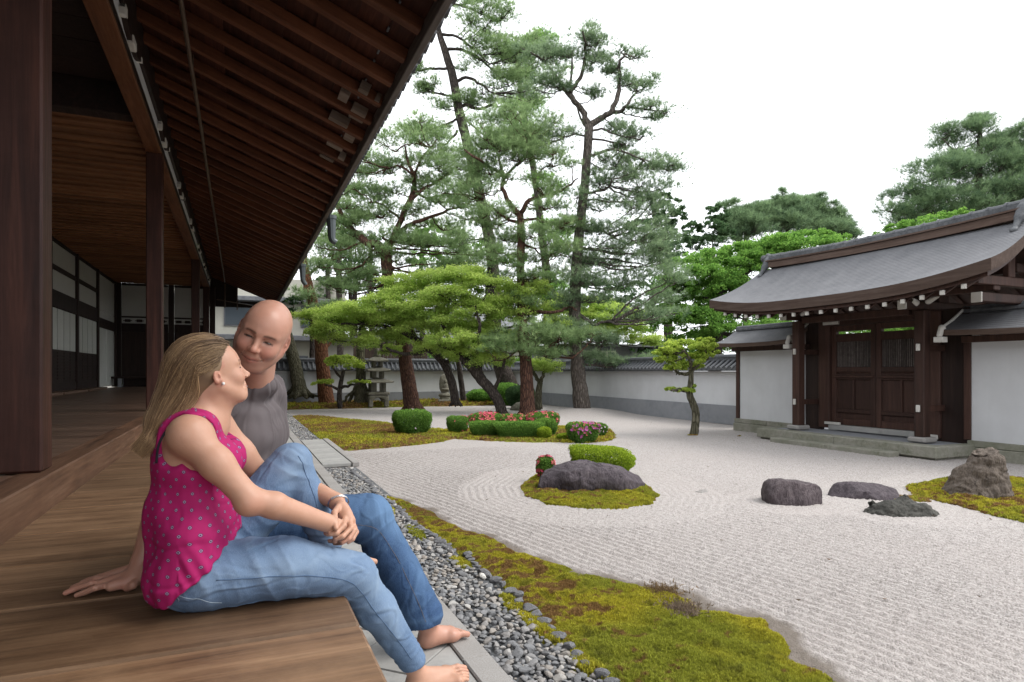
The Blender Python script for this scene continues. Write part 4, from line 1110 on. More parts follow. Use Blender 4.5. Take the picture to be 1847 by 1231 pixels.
for yy in (8.30,5.66):
    f = Field((8.75,yy-.12,1.5),(9.6,yy+.12,2.2),.010)
    f.chain([(8.90,yy,1.70),(8.95,yy,1.80),(9.02,yy,1.74)],[.036,.042,.036],.01); f.chain([(8.98,yy,1.82),(9.2,yy,1.93),(9.42,yy,2.07)],[.02,.02,.02],.01)
    V,Q = f.mesh(); obj('white_bargeboard', np_mesh('white_bargeboard',V-np.array([9.3,7.0,0]),Q,True), MAT['whitepaint'], gate)
    G(MB().box((8.86,yy-.06,1.60),(8.98,yy+.06,1.675),.004),'white_beam_end',MAT['whitepaint'])

# ================================================================== HOUSES BEYOND THE WALL
MAT['cream'] = plaster('cream_render', (.62,.60,.52), (.52,.50,.44)); MAT['greyroof'] = rocky('flat_grey_roof', (.12,.125,.14),(.18,.185,.2),(.24,.245,.26),3,.1,.6)
MAT['glass'] = (lambda m: m.done((.10,.12,.14), .12, None, .6))(NT('window_glass')); MAT['brownfence'] = wood('brown_fence_wood',(.03,.02,.015),(.06,.04,.03),(.1,.07,.05),'z',.8)
h1 = thing('cream_house', 'cream two storey house with grey eaves behind the far wall, left', 'house', (0,30,0))
def H(p, lo, hi, nm, mat, bev=0.0):
    o = MB().box(lo,hi,bev).build(nm, MAT[mat], p); o.data.transform(Matrix.Translation(tuple(-c for c in p.location))); return o
H(h1,(-4,30,0),(5.2,36,2.55),'wall','cream'); H(h1,(-4.3,29.3,2.55),(5.5,36.4,2.78),'eave','greyroof',.02); H(h1,(-4,30.4,2.78),(4.6,36,5.4),'upper_wall','cream'); H(h1,(-4.2,29.9,4.3),(4.9,36.2,4.5),'roof','greyroof',.02)
for x0,x1,z0,z1 in ((-.6,1.0,3.2,4.2),(2.6,4.2,3.2,4.2),(1.9,2.9,1.0,1.9),(-1.5,0.2,1.0,2.2)):
    f_ = H(h1,(x0,29.94 if z0<3 else 30.34,z0),(x1,30.0 if z0<3 else 30.4,z1),'window','greyroof'); g_ = MB().box((x0+.06,29.92 if z0<3 else 30.32,z0+.06),(x1-.06,29.94 if z0<3 else 30.34,z1-.06)).build('pane', MAT['glass'], f_); g_.data.transform(Matrix.Translation((0,-30,0)))
h2 = thing('cream_house', 'pale house with dark grey gable roof glimpsed between the tree trunks', 'house', (10,34,0))
H(h2,(8,34,0),(16.5,40,3.0),'wall','cream'); 
rfm = MB(); rfm.add([(7.4,33.3,2.95),(17,33.3,2.95),(17,37,5.0),(7.4,37,5.0),(7.4,40.6,2.95),(17,40.6,2.95)],[np.array([(0,1,2,3),(3,2,5,4)]),np.array([(0,3,4),(1,5,2)])]); o=rfm.build('roof',MAT['greyroof'],h2); o.data.transform(Matrix.Translation((-10,-34,0)))
for x0 in (9.0,11.2,13.6): f_=H(h2,(x0,33.94,1.2),(x0+1.2,34.0,2.3),'window','greyroof'); g_=MB().box((x0+.06,33.92,1.26),(x0+1.14,33.94,2.24)).build('pane',MAT['glass'],f_); g_.data.transform(Matrix.Translation((0,-34,0)))
h3 = thing('grey_house', 'low grey house with white shutters just over the long wall behind the tall pine', 'house', (15,24,0))
H(h3,(13.2,24,0),(18,28,2.3),'wall','greyroof'); H(h3,(13.0,23.7,2.3),(18.3,28.3,2.4),'eave','greyroof')
for x0 in (13.5,14.6): f_=H(h3,(x0,23.93,1.3),(x0+.8,23.99,2.1),'window','cream'); g_=MB().box((x0+.4,23.91,1.36),(x0+.74,23.93,2.04)).build('pane',MAT['glass'],f_); g_.data.transform(Matrix.Translation((-15+15*0,-24,0)) if False else Matrix.Translation((-15,-24,0)))
for g_ in [c for h_ in (h1,h2) for f_ in h_.children for c in f_.children if c.name.startswith('pane')]:
    pass
fe = thing('board_fence', 'brown board fence beyond the far wall under the maple', 'fence', (5.6,25.2,0))
bm_ = MB().box((-.07,-.015,0),(.07,.015,2.35),.004).mesh('board'); bm_.materials.append(MAT['brownfence'])
for k in range(20): obj('board', bm_, None, fe, loc=(-1.4+k*.15,0,0))

# ================================================================== STONE LANTERN, STELE
lan = thing('stone_lantern', 'weathered three tiered stone pagoda lantern standing by the far wall', 'stone lantern', (4.23,21.07,.02))
def frust(mb, z0, z1, a0, a1, n=4): 
    V=[]; 
    for z,a in ((z0,a0),(z1,a1)): V += [(-a,-a,z),(a,-a,z),(a,a,z),(-a,a,z)]
    mb.add(V,[np.array([(0,3,2,1),(4,5,6,7),(0,1,5,4),(1,2,6,5),(2,3,7,6),(3,0,4,7)])]); return mb
LS = MAT['lanternstone']
def roofshape(z, a, h, nm='tier_roof'):
    mb = MB(); nx=13; S=np.linspace(-1,1,nx); V=[];
    for dz in (0,1):
        for s in S:
            for t in S:
                r=max(abs(s),abs(t)); zz = z+ (h*(1-r)**.7+.03*(abs(s*t))**2 if dz else -.035*0-.03+.03*(abs(s*t))**2)
                V.append((s*a,t*a,zz))
    i=np.arange(nx-1)[:,None]*nx+np.arange(nx-1)[None]; Q=np.stack([i,i+nx,i+nx+1,i+1],-1).reshape(-1,4)
    per=[(0,j) for j in range(nx)]+[(k,nx-1) for k in range(1,nx)]+[(nx-1,j) for j in range(nx-2,-1,-1)]+[(k,0) for k in range(nx-2,0,-1)]
    e=[a_*nx+b_ for a_,b_ in per]; n=len(e); N2=nx*nx
    E=np.array([(e[k],e[(k+1)%n],e[(k+1)%n]+N2,e[k]+N2) for k in range(n)])
    mb.add(V,[np.concatenate([Q[:,::-1],Q+N2,E])]); return mb.build(nm, LS, lan)
for sx in (-1,1):
    for sy in (-1,1): MB().box((sx*.26-.07,sy*.26-.07,0),(sx*.26+.07,sy*.26+.07,.26),.02).build('leg',LS,lan)
f = Field((-.4,-.4,.1),(.4,.4,.45),.02); f.ell((0,0,.30),(.34,.34,.10),None,.02,p=8); f.ell((0,0,.20),(.22,.5,.14),None,.01,'sub'); f.ell((0,0,.20),(.5,.22,.14),None,.01,'sub')
V,Q=f.mesh(); obj('arched_base',np_mesh('arched_base',V,Q,True),LS,lan)
MB().box((-.36,-.36,.40),(.36,.36,.50),.03).build('base_slab',LS,lan)
for (z0,z1,a,ar) in ((.50,.79,.25,.47),(.95,1.17,.20,.39),(1.32,1.50,.165,.33)):
    for sx in (-1,1):
        for sy in (-1,1): MB().box((sx*(a-.05)-.05,sy*(a-.05)-.05,z0),(sx*(a-.05)+.05,sy*(a-.05)+.05,z1),.01).build('pillar',LS,lan)
    MB().box((-a+.1,-a+.06,z0),(-.045,-a+.1,z1),.006).build('window_stone',LS,lan); MB().box((.045,-a+.06,z0),(a-.1,-a+.1,z1),.006).build('window_stone',LS,lan)
    roofshape(z1+.03, ar, .16)
MB().tube([(0,0,1.66),(0,0,1.72),(0,0,1.78),(0,0,1.82),(0,0,1.92),(0,0,2.04)],[.10,.12,.06,.09,.07,.01],12).build('finial',LS,lan,True)
st = thing('stone_stele', 'small grey carved stone Buddha stele on a round pedestal by the far wall', 'statue', (6.62,21.2,.10))
f = Field((-.35,-.3,0),(.35,.3,1.1),.014)
f.ell((0,0,.66),(.20,.08,.34),None,.02,p=2.6); f.ell((0,0,.26),(.22,.18,.11),None,.015); f.ell((0,0,.14),(.17,.15,.06),None,.01,p=4); f.ell((0,0,.05),(.28,.22,.06),None,.01,p=6)
f.ell((0,-.07,.74),(.055,.05,.065),None,.01); f.ell((0,-.07,.58),(.09,.06,.12),None,.02); f.ell((0,-.08,.47),(.14,.08,.05),None,.02)
V,Q=f.mesh(); V=V+normals(V,Q)*(.012*fbm(V*14,3,5))[:,None]; obj('carved_stone',np_mesh('carved_stone',V,Q,True),LS,st)
MB().box((-.30,-.2,-.10),(-.12,.2,.0),.02).build('foot_stone',LS,st); MB().box((.12,-.2,-.10),(.30,.2,.0),.02).build('foot_stone',LS,st)
# ================================================================== VEGETATION
def barkmat(name, c1, c2, c3, sc=1.0):
    m = NT(name); v = m.coord((9*sc,9*sc,2.2*sc)); vo = m.n('ShaderNodeTexVoronoi'); vo.feature = 'DISTANCE_TO_EDGE'; m.l(v, vo.inputs['Vector']); vo.inputs['Scale'].default_value = 2.2
    n = m.noise(v, 3, 6, .7); crack = m.ramp(vo.outputs['Distance'], [(.0,(0,0,0,1)),(.22,(1,1,1,1))])
    c = m.ramp(n, [(.3,c1),(.5,c2),(.72,c3)]); c = m.mix(crack, c1, c)
    return m.done(c, .9, m.bump(m.math('ADD', m.math('MULTIPLY', crack, .8), n), .9, .03), .15)
BK_G = barkmat('grey_pine_bark', (.085,.072,.062), (.19,.16,.14), (.31,.27,.235))
BK_R = barkmat('red_pine_bark', (.06,.034,.027), (.16,.080,.056), (.27,.155,.11))
BK_O = barkmat('orange_pine_bark', (.11,.05,.03), (.30,.13,.07), (.42,.22,.13))
BK_D = barkmat('dark_pine_bark', (.045,.036,.032), (.10,.082,.072), (.18,.15,.135))
BK_L = barkmat('pale_green_bark', (.09,.085,.055), (.19,.175,.12), (.30,.28,.21))
N_PINE = leafmat('pine_needles', (.11,.19,.075,1), (.40,.53,.25,1), .58)
N_PINE2 = leafmat('blue_green_pine_needles', (.10,.165,.09,1), (.35,.46,.26,1), .56)
N_FAR = leafmat('far_conifer_needles', (.08,.14,.08,1), (.28,.40,.20,1), .48)
L_MAPLE = leafmat('maple_leaves', (.25,.38,.08,1), (.60,.73,.20,1), .62)
L_BROAD = leafmat('broad_leaves', (.09,.22,.045,1), (.32,.54,.11,1), .55)
L_DARK = leafmat('dark_evergreen_leaves', (.035,.08,.035,1), (.13,.22,.09,1), .35)
L_TOP = leafmat('topiary_leaves', (.20,.32,.05,1), (.66,.77,.15,1), .55)
L_AZ = leafmat('azalea_leaves', (.06,.15,.03,1), (.26,.44,.08,1), .4)
L_AZY = leafmat('yellow_green_azalea_leaves', (.14,.24,.02,1), (.46,.56,.05,1), .42)

def needle_mesh(P, D, L, w, nper, spread, tint):
    """P tuft centres, D main direction of each tuft"""
    N = len(P); Ps = np.repeat(P,nper,0); Ds = np.repeat(D,nper,0); T = np.repeat(tint,nper)
    R = RNG.normal(size=(N*nper,3)); d = Ds+R*spread; d /= np.linalg.norm(d,axis=1)[:,None]
    l = (np.repeat(L,nper) if not np.isscalar(L) else L)*RNG.uniform(.6,1.15,N*nper)
    s = np.cross(d, RNG.normal(size=(N*nper,3))); s /= np.linalg.norm(s,axis=1)[:,None]+1e-9
    a = Ps+s*(w/2); b = Ps-s*(w/2); c = Ps+d*l[:,None]
    V = np.stack([a,b,c],1).reshape(-1,3); F = np.arange(len(V)).reshape(-1,3)
    return V, F, np.repeat(T,3)
def leaf_mesh(P, size, flat, tint, aspect=.55):
    """P leaf centres; flat 0..1 = how horizontal the leaves lie"""
    N = len(P); n = RNG.normal(size=(N,3)); n /= np.linalg.norm(n,axis=1)[:,None]; n = n*(1-flat)+np.array([0,0,1.])*flat*1.2; n /= np.linalg.norm(n,axis=1)[:,None]
    u = np.cross(n, RNG.normal(size=(N,3))); u /= np.linalg.norm(u,axis=1)[:,None]+1e-9; v = np.cross(n,u)
    s = size*RNG.uniform(.6,1.3,N)[:,None]
    bend = n*s*.15
    V = np.stack([P-u*s*.5, P+v*s*aspect*.5-bend, P+u*s*.5, P-v*s*aspect*.5-bend],1).reshape(-1,3)
    F = np.arange(N*4).reshape(-1,4)
    return V, F, np.repeat(tint,4)

def ellpts(c, r, n, shell=.5):
    """random points in an ellipsoid, biased to the upper shell"""
    q = RNG.normal(size=(n,3)); q /= np.linalg.norm(q,axis=1)[:,None]; rad = RNG.random(n)**(1/3); rad = rad*(1-shell)+shell*(1-.25*RNG.random(n))
    q = q*rad[:,None]; low = q[:,2] < -.45; q[low,2] *= -.6
    return np.array(c)+q*np.array(r), q

VR = Vector((_C,-_S,0)); VF = Vector((_S,_C,0))
def grow(name, label, trunk, limbs, pads, bark, leafm, style, group=None, cat='tree', d=None, seed=1, twig=1.0, dens=1.0, leaf=.1, trunk_parts=True):
    """trunk/limbs: lists of (u,v,radius px[,depth offset]) read at depth d; pads: (u,v,ru,rv[,depth offset])"""
    rs = np.random.default_rng(seed*101+7)
    K = d/1138
    def W(p, dd=0): return at(p[0],p[1],d=d+dd)
    org = W(trunk[0]); org = Vector((org.x,org.y,0))
    t = thing(name, label, cat, org, 0, group)
    tp = [np.array(W(p)-org) for p in trunk]; tr = [p[2]*K*(.84 if style=='pine' else 1) for p in trunk]
    sp = spline(tp,5); sr = np.interp(np.linspace(0,len(tp)-1,len(sp)), range(len(tp)), tr)
    # flared foot
    m = MB(); V_,F_ = tube_geo(sp, sr, 14, True, .06); m.add(V_,F_)
    if style != 'far' and trunk[0][2]*K > .12:
        for q in range(6):
            a = q*1.05+rs.uniform(-.2,.2); r0 = sr[0]
            m.tube([sp[0]+np.array([0,0,r0*1.3]), sp[0]+np.array([math.cos(a)*r0*.9,math.sin(a)*r0*.9,r0*.35]), sp[0]+np.array([math.cos(a)*r0*1.6,math.sin(a)*r0*1.6,-.05])],[r0*.5,r0*.38,r0*.16],7)
    m.build('trunk', bark, t, True)
    skel = list(sp); 
    for L in limbs:
        dd = L[0][3] if len(L[0]) > 3 else 0
        k = len(L); lp=[]
        for i,p in enumerate(L): lp.append(np.array(W(p, (p[3] if len(p)>3 else (rs.uniform(-.25,.25)*i)))-org))
        q = spline(lp,4); q += rs.normal(size=q.shape)*.012*d/18; rr = np.interp(np.linspace(0,k-1,len(q)), range(k), [p[2]*K*(.8 if style=='pine' else 1) for p in L])
        mm_ = MB(); mm_.tube(q, rr, 8, True, .08); mm_.build('limb', bark, t, True); skel += list(q)
    skel = np.array(skel)
    Vs=[];Fs=[];Ts=[];off=0; tw = MB(); ntw=0; brs=[]
    if style == 'pine':
        ex = []
        for pd in pads:
            for q_ in range(2):
                ex.append((pd[0]+rs.uniform(-1.5,1.5)*pd[2], pd[1]+rs.uniform(-1.3,1.3)*pd[3]*1.6, pd[2]*rs.uniform(.35,.65), pd[3]*rs.uniform(.35,.65), rs.uniform(-1.6,1.6)*pd[2]*K, .55))
        pads = [tuple(pd[:4])+((pd[4],) if len(pd)>4 else (rs.uniform(-1,1)*pd[2]*K*.9,))+((pd[5] if len(pd)>5 else .62),) for pd in pads]+ex
    for pd in pads:
        u,v,ru,rv = pd[:4]; dd = pd[4] if len(pd)>4 else rs.uniform(-1,1)*ru*K*.8; dn = pd[5] if len(pd)>5 else 1.0
        c = np.array(W((u,v),dd)-org); a = ru*K*1.15; h = rv*K*1.15
        # branch from the skeleton to the pad
        dist = np.linalg.norm((skel-c)*np.array([1,1,1.6]),axis=1)+np.where(skel[:,2]>c[2]+.2,1.5,0); s0 = skel[dist.argmin()]
        dl = np.linalg.norm(c-s0)
        hub = c+np.array([0,0,-h*.5])
        if dl > .25 and ntw < 400:
            mid = s0*.5+hub*.5+np.array([0,0,-.06*dl])+rs.normal(size=3)*.05*dl
            q = spline([s0,mid,hub],5); q += rs.normal(size=q.shape)*.015; MB().tube(q, np.linspace(max(.018,.022*dl**.5),.014,len(q))*twig, 6, True).build('branch', bark, t, True); ntw+=1
        nt_ = int(5+3*a*3) if style in ('pine','maple') else 4
        if style in ('pine','maple','pinefar') :
            E_,_q = ellpts(c,(a*.8,a*.8,h*.6),nt_,.6)
            for e in E_:
                m0 = hub*.55+e*.45+rs.normal(size=3)*.05*a; tw.tube([hub,m0,e],[.011*twig,.008*twig,.004*twig],4,False)
        ax = 1.0
        if style == 'pine':
            n = int(450*a*max(h,.15)*4.2*dens*dn)+25
            # twig clusters: tufts gather round a few lobes so that gaps stay open
            nl = max(6,int(20*a)); Lc,_ = ellpts(c,(a,a,h),nl,.6)
            pick = rs.integers(0,nl,n); P = Lc[pick]+rs.normal(size=(n,3))*np.array([.25,.25,.085])*(a**.5)*1.2
            D = (P-c)*np.array([.5/a,.5/a,.2/h])+np.array([0,0,.55]); D /= np.linalg.norm(D,axis=1)[:,None]+1e-9
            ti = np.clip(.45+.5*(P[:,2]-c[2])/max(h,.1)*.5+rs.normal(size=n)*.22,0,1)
            V,F,T = needle_mesh(P,D,leaf*1.35,.0075*d/18+.002,14,.65,ti)
        elif style == 'pinefar':
            n = int(300*a*h*3.0*dens*dn)+30
            nl = max(9,int(22*a)); Lc,_ = ellpts(c,(a*1.1,a*1.1,h*1.15),nl,.6)
            pick = rs.integers(0,nl,n); od = (Lc-c)/np.array([a,a,h])*.55+np.array([0,0,.75])+rs.normal(size=(nl,3))*.25; od /= np.linalg.norm(od,axis=1)[:,None]
            tt_ = rs.random(n)**.8; ln_ = rs.uniform(.45,1.0,nl)[pick]*(a**.5); P = Lc[pick]+od[pick]*((tt_-.35)*ln_)[:,None]+rs.normal(size=(n,3))*(.16*(1-.75*tt_)*(a**.5))[:,None]
            D = (P-c)*np.array([.4/a,.4/a,.1/h])+np.array([0,0,.8]); D /= np.linalg.norm(D,axis=1)[:,None]+1e-9
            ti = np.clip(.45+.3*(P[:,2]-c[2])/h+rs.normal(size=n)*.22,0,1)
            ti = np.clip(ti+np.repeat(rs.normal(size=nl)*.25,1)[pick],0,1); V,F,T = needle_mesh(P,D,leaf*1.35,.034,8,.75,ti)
        elif style == 'maple':
            n = int(9500*a*a*dens*dn)+100
            nl = max(9,int(30*a)); Lc,_ = ellpts(c,(a*1.1,a*1.1,h*1.7),nl,.35)
            pick = rs.integers(0,nl,n); r_ = rs.uniform(.16,.42,nl)[pick]*a
            ang_ = rs.uniform(0,6.283,n); rad_ = np.sqrt(rs.random(n)); dx = np.cos(ang_)*rad_*r_*1.25; dy = np.sin(ang_)*rad_*r_*1.25
            P = Lc[pick]+np.stack([dx,dy,-.28*rad_**2*r_+rs.normal(size=n)*.045+.10*r_*np.sin(ang_*3+pick)],-1)
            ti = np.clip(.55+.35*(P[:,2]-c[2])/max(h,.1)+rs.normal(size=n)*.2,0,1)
            V,F,T = leaf_mesh(P,leaf*.66,.45,ti,.6)
        else:   # broad leaves in clumps
            n = int(2600*a*h*(.1/leaf)**2*dens*dn)+250
            nl = max(12,int(22*a)+8); Lc,_ = ellpts(c,(a,a,h),nl,.75)
            pick = rs.integers(0,nl,n); r_ = rs.uniform(.12,.3,nl)[pick]*min(a,1.6)
            q = rs.normal(size=(n,3)); q /= np.linalg.norm(q,axis=1)[:,None]; P = Lc[pick]+q*(rs.random(n)**.4*r_)[:,None]*np.array([1.1,1.1,.6])
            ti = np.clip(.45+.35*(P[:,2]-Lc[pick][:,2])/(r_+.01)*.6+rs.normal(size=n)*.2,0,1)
            V,F,T = leaf_mesh(P,leaf,.35,ti,.6)
        Vs.append(V); Fs.append(F+off); Ts.append(T); off += len(V)
    if tw.n: tag(tw.build('twigs', bark, t, True), kind='stuff')
    if Vs:
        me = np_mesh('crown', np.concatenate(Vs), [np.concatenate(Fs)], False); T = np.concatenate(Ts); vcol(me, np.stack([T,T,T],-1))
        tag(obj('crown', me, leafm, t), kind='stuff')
    return t

# ---- the tall grey pine with the open forked top
grow('pine_tree','tall grey barked pine with open forked top, rightmost of the big pines', [(1052,750,20),(1047,712,17),(1041,650,14),(1037,560,12.5),(1040,480,11.5),(1047,400,10.5),(1055,330,9.5),(1063,226,9)],
 [[(1063,228,8),(1050,200,6.5),(1035,180,6),(1030,165,5),(1045,142,4.5),(1055,110,3.8),(1056,80,2.8),(1051,56,1.6)],
  [(1036,182,5),(1020,165,4),(1008,145,3.4),(990,120,2.8),(958,95,1.6)],[(1029,168,3.2),(1030,130,2.6),(1033,95,1.6)],
  [(1063,228,8),(1085,213,7),(1100,203,6.2),(1112,180,5.2),(1117,145,4.2),(1117,115,3.4),(1128,99,2)],
  [(1100,204,5),(1120,200,4.2),(1133,186,3.2),(1148,165,1.6)],[(1130,192,3),(1160,198,2),(1205,201,1.2)],
  [(1062,235,3.4),(1048,215,2.4),(1040,190,1.6)],[(1058,246,2.6),(1035,243,2),(1000,256,1.4),(975,262,1)],
  [(1061,238,3),(1085,233,2.4),(1120,245,1.8),(1155,252,1.1)],[(1060,250,3),(1095,255,2.2),(1130,262,1.4)],
  [(1058,285,4.4),(1075,278,3.6),(1100,270,3),(1120,273,2.4),(1150,284,1.8),(1195,300,1)],
  [(1056,350,3.4),(1082,345,3),(1098,338,2.6),(1104,325,1.6)],[(1048,415,3),(1085,418,2.4),(1130,440,1.6)],[(1040,565,4),(1070,585,3.4),(1095,580,3),(1115,585,2)],
  [(1043,645,3.6),(1015,640,3),(990,625,2.6),(965,610,2.2)],[(1042,655,3),(1075,660,2.4),(1120,662,1.4)]],
 [(1052,66,20,8),(1078,72,18,12),(1088,108,13,14),(1068,112,9,8),(1030,98,15,8),(1010,103,14,9),(985,85,16,9),(968,98,18,10),(1145,103,18,6),(1136,148,16,8),(1152,160,18,8),(1120,140,10,8),(1165,196,22,6),(1198,202,16,6),(1000,140,22,10),(980,160,26,12),(1075,165,11,6),(1100,120,8,7),(1140,243,26,9),(1112,232,20,8),(1128,262,18,6),(1182,290,28,10),(1205,304,20,8),(1150,300,30,11),(1110,296,24,9),(1090,322,24,10),(1150,335,32,12),(1192,338,26,10),(1128,362,34,12),(1082,375,28,12),(1170,382,30,12),(1060,412,30,12),(1108,418,38,14),(1150,430,34,14),(1000,252,26,8),(972,240,24,9),(965,265,18,8),(1185,430,30,14),(1175,465,36,18),(1205,500,32,14),(1100,470,42,15),(1050,470,34,13),(1050,505,40,14),(1130,505,42,16),(1185,540,34,14),(1075,540,36,10),(1150,570,34,12),(1065,612,36,9),(1095,618,24,8),(1052,645,30,9),(1140,658,22,8),(1020,590,34,10),(1090,655,26,7),(1020,540,26,9)],
 BK_G, N_PINE2, 'pine', 'pine trees inside the garden', d=18.2, seed=1, dens=.95, leaf=.12)

grow('pine_tree','slender red barked pine with dome shaped crown in the middle of the group', [(952,752,18),(951,715,15),(948,650,13),(943,600,11.5),(941,550,9.5),(939,480,8.5),(940,430,8.5),(938,386,7.5)],
 [[(938,388,7),(925,374,6),(915,360,5),(906,335,4.4),(909,318,4),(885,302,3.4),(860,286,2.6),(838,270,1.4)],[(910,320,3.4),(930,300,2.6),(945,280,1.8),(950,250,1)],[(910,318,3),(900,290,2.2),(893,265,1.2)],
  [(940,384,6),(955,362,4.6),(975,355,4),(1000,350,3.4),(1025,336,2.6),(1042,322,1.4)],[(978,356,3),(965,325,2.2),(985,300,1.4)],[(942,400,4),(960,395,3.2),(990,402,2.8),(1030,398,2),(1050,396,1.2)],[(942,405,4),(915,395,3),(890,378,2.2),(870,360,1.2)],[(940,440,3),(965,450,2),(985,470,1.4)],
  [(946,568,4.6),(965,562,4.2),(985,564,3.8),(1010,562,3.2),(1025,554,2.4),(1040,560,1.4)],[(948,605,4),(965,620,3.4),(975,632,3),(1000,643,2.6),(1035,646,2)],[(946,620,3),(925,640,2),(905,650,1.4)]],
 [(920,212,34,12),(885,232,34,13),(958,236,34,13),(920,252,42,14),(868,262,32,13),(985,270,30,12),(940,285,38,13),(900,275,34,10),(852,292,26,12),(998,296,22,9),(842,325,30,13),(870,345,34,12),(885,312,24,8),(895,388,32,13),(862,392,32,13),(990,336,24,8),(990,372,28,9),(1012,408,28,10),(965,424,30,11),(908,428,30,12),(888,465,26,10),(965,468,22,9),(922,500,20,10),(1005,458,28,11),(990,505,30,11),(958,598,42,14),(935,628,34,12),(1000,588,34,11),(1020,618,34,12),(938,545,16,7),(985,640,30,9),(905,615,26,9)],
 BK_R, N_PINE, 'pine', 'pine trees inside the garden', d=17.6, seed=2, dens=1.0, leaf=.13)
grow('pine_tree','dark leaning pine with massive trunk rising behind the maple', [(928,727,25),(916,695,21),(902,650,16.5),(893,600,14.5),(893,540,13),(890,490,12.5),(884,440,12),(872,380,11),(852,300,10.5),(838,240,10.5),(828,200,10),(817,140,9),(805,100,8),(792,58,6),(785,20,5),(778,-40,3)],
 [[(818,150,4.4),(840,140,3.6),(862,148,3),(890,170,1.4)],[(803,88,4),(840,92,3.2),(872,112,2.6),(900,140,1.4)],[(827,192,4.6),(842,190,4),(862,198,3.6),(885,190,3),(893,186,1.6)],[(795,62,3.6),(822,66,3),(850,85,2.4),(885,118,1.4)],[(814,126,3.4),(785,124,3),(755,128,2.2),(735,124,1.4)],[(828,214,3),(805,225,2.6),(770,234,1.4)],[(826,235,3),(815,250,2.6),(795,268,1.2)],[(830,205,3),(850,225,2.2),(880,250,1.2)],[(788,30,3),(820,10,2.4),(860,20,1.6),(905,40,1)],[(822,175,3),(808,173,2.6),(800,170,1.6)],[(892,500,3),(870,500,2.4),(845,490,1.4)]],
 [(868,16,30,12),(848,38,24,9),(892,6,24,10),(835,6,22,10),(905,30,18,7),(882,68,28,11),(902,92,32,12),(862,108,28,10),(930,106,30,13),(945,76,22,8),(918,148,28,13),(872,166,26,10),(955,136,26,13),(898,188,22,8),(780,150,14,5),(768,160,12,5),(792,190,18,6),(775,232,24,5),(758,126,22,4),(952,176,24,13),(982,110,26,10),(845,180,18,7),(828,430,30,12),(850,470,30,13),(820,340,26,13),(862,330,24,12)],
 BK_D, N_PINE, 'pine', 'pine trees inside the garden', d=23.0, seed=3, dens=.85, leaf=.13)
grow('pine_tree','straight dark trunked pine half hidden behind the red barked one', [(990,690,11),(988,600,10),(986,500,9),(978,430,8.5),(966,330,7),(948,220,6),(935,130,4.5),(930,70,3)],
 [[(982,480,3),(1005,440,2),(1020,420,1.2)],[(945,200,3),(975,180,2),(1000,175,1)]],
 [(935,95,18,22),(940,150,22,24),(945,200,22,20),(925,235,22,16),(985,60,12,10),(968,75,16,10),(975,330,24,14),(1015,430,22,10),(985,410,22,10),(1000,520,26,12),(968,540,26,12)],
 BK_D, L_BROAD, 'pine', 'pine trees inside the garden', d=27.0, seed=4, dens=.8, leaf=.14)
grow('pine_tree','stout pine with thick reddish limb bending left, in front of the pagoda lantern', [(745,744,19),(739,705,16),(731,650,14),(722,600,13),(709,560,12.5),(701,510,12.5),(695,452,12)],
 [[(696,456,11),(684,443,9.5),(662,437,8.5),(642,422,7.5),(624,405,6.5),(614,385,5),(604,362,4)],[(697,455,9),(714,418,6.5),(734,372,6.8),(747,342,6.2),(745,312,4.2),(735,290,3),(730,262,1.6)],[(735,372,4.4),(758,346,3.4),(788,328,2.6),(822,300,1.4)],[(700,440,6),(728,412,5),(758,398,4.2),(800,384,3),(845,368,1.4)],[(745,345,3.4),(770,357,2.6),(802,352,2.2),(848,352,1.2)],[(690,445,3.6),(700,436,3.2),(690,428,2.6),(700,420,1.6)],[(684,444,3),(670,455,2.4),(655,480,1.6)],[(745,315,3),(720,300,2.4),(700,305,1.4)],[(746,320,3),(758,290,2.2),(775,268,1.2)],[(722,395,3),(690,370,2.4),(665,365,1.2)]],
 [(745,238,34,13),(700,258,32,13),(665,288,28,12),(642,328,28,13),(782,258,32,13),(820,278,28,12),(758,295,30,10),(705,308,30,11),(672,348,30,12),(715,345,24,9),(790,300,28,9),(635,372,28,11),(688,388,36,11),(742,382,26,9),(800,362,26,8),(612,446,32,12),(660,468,32,12),(718,430,34,12),(770,440,32,12),(722,472,32,11),(800,410,32,11),(828,440,26,10),(808,482,26,10),(608,520,28,12),(588,488,26,12),(642,510,28,10),(592,560,26,10),(640,400,26,9),(770,338,22,7),(605,410,20,9)],
 BK_R, N_PINE, 'pine', 'pine trees inside the garden', d=19.6, seed=5, dens=1.0, leaf=.13)
grow('pine_tree','orange barked pine with smooth curving trunk, leftmost beside the roof', [(590,740,18),(586,700,16),(581,650,14),(577,600,12.5),(567,560,11.5),(557,520,10.5),(550,480,8.5),(548,440,6.5),(562,400,4)],
 [[(552,500,4),(575,480,3),(595,470,1.6)],[(549,450,4),(570,430,3),(600,425,1.4)],[(580,640,3),(600,615,2),(625,610,1.2)]],
 [(585,430,22,9),(605,400,22,9),(588,460,22,9),(625,440,20,9),(560,540,20,9)],
 BK_O, N_PINE, 'pine', 'pine trees inside the garden', d=21.8, seed=6, dens=.9, leaf=.13)
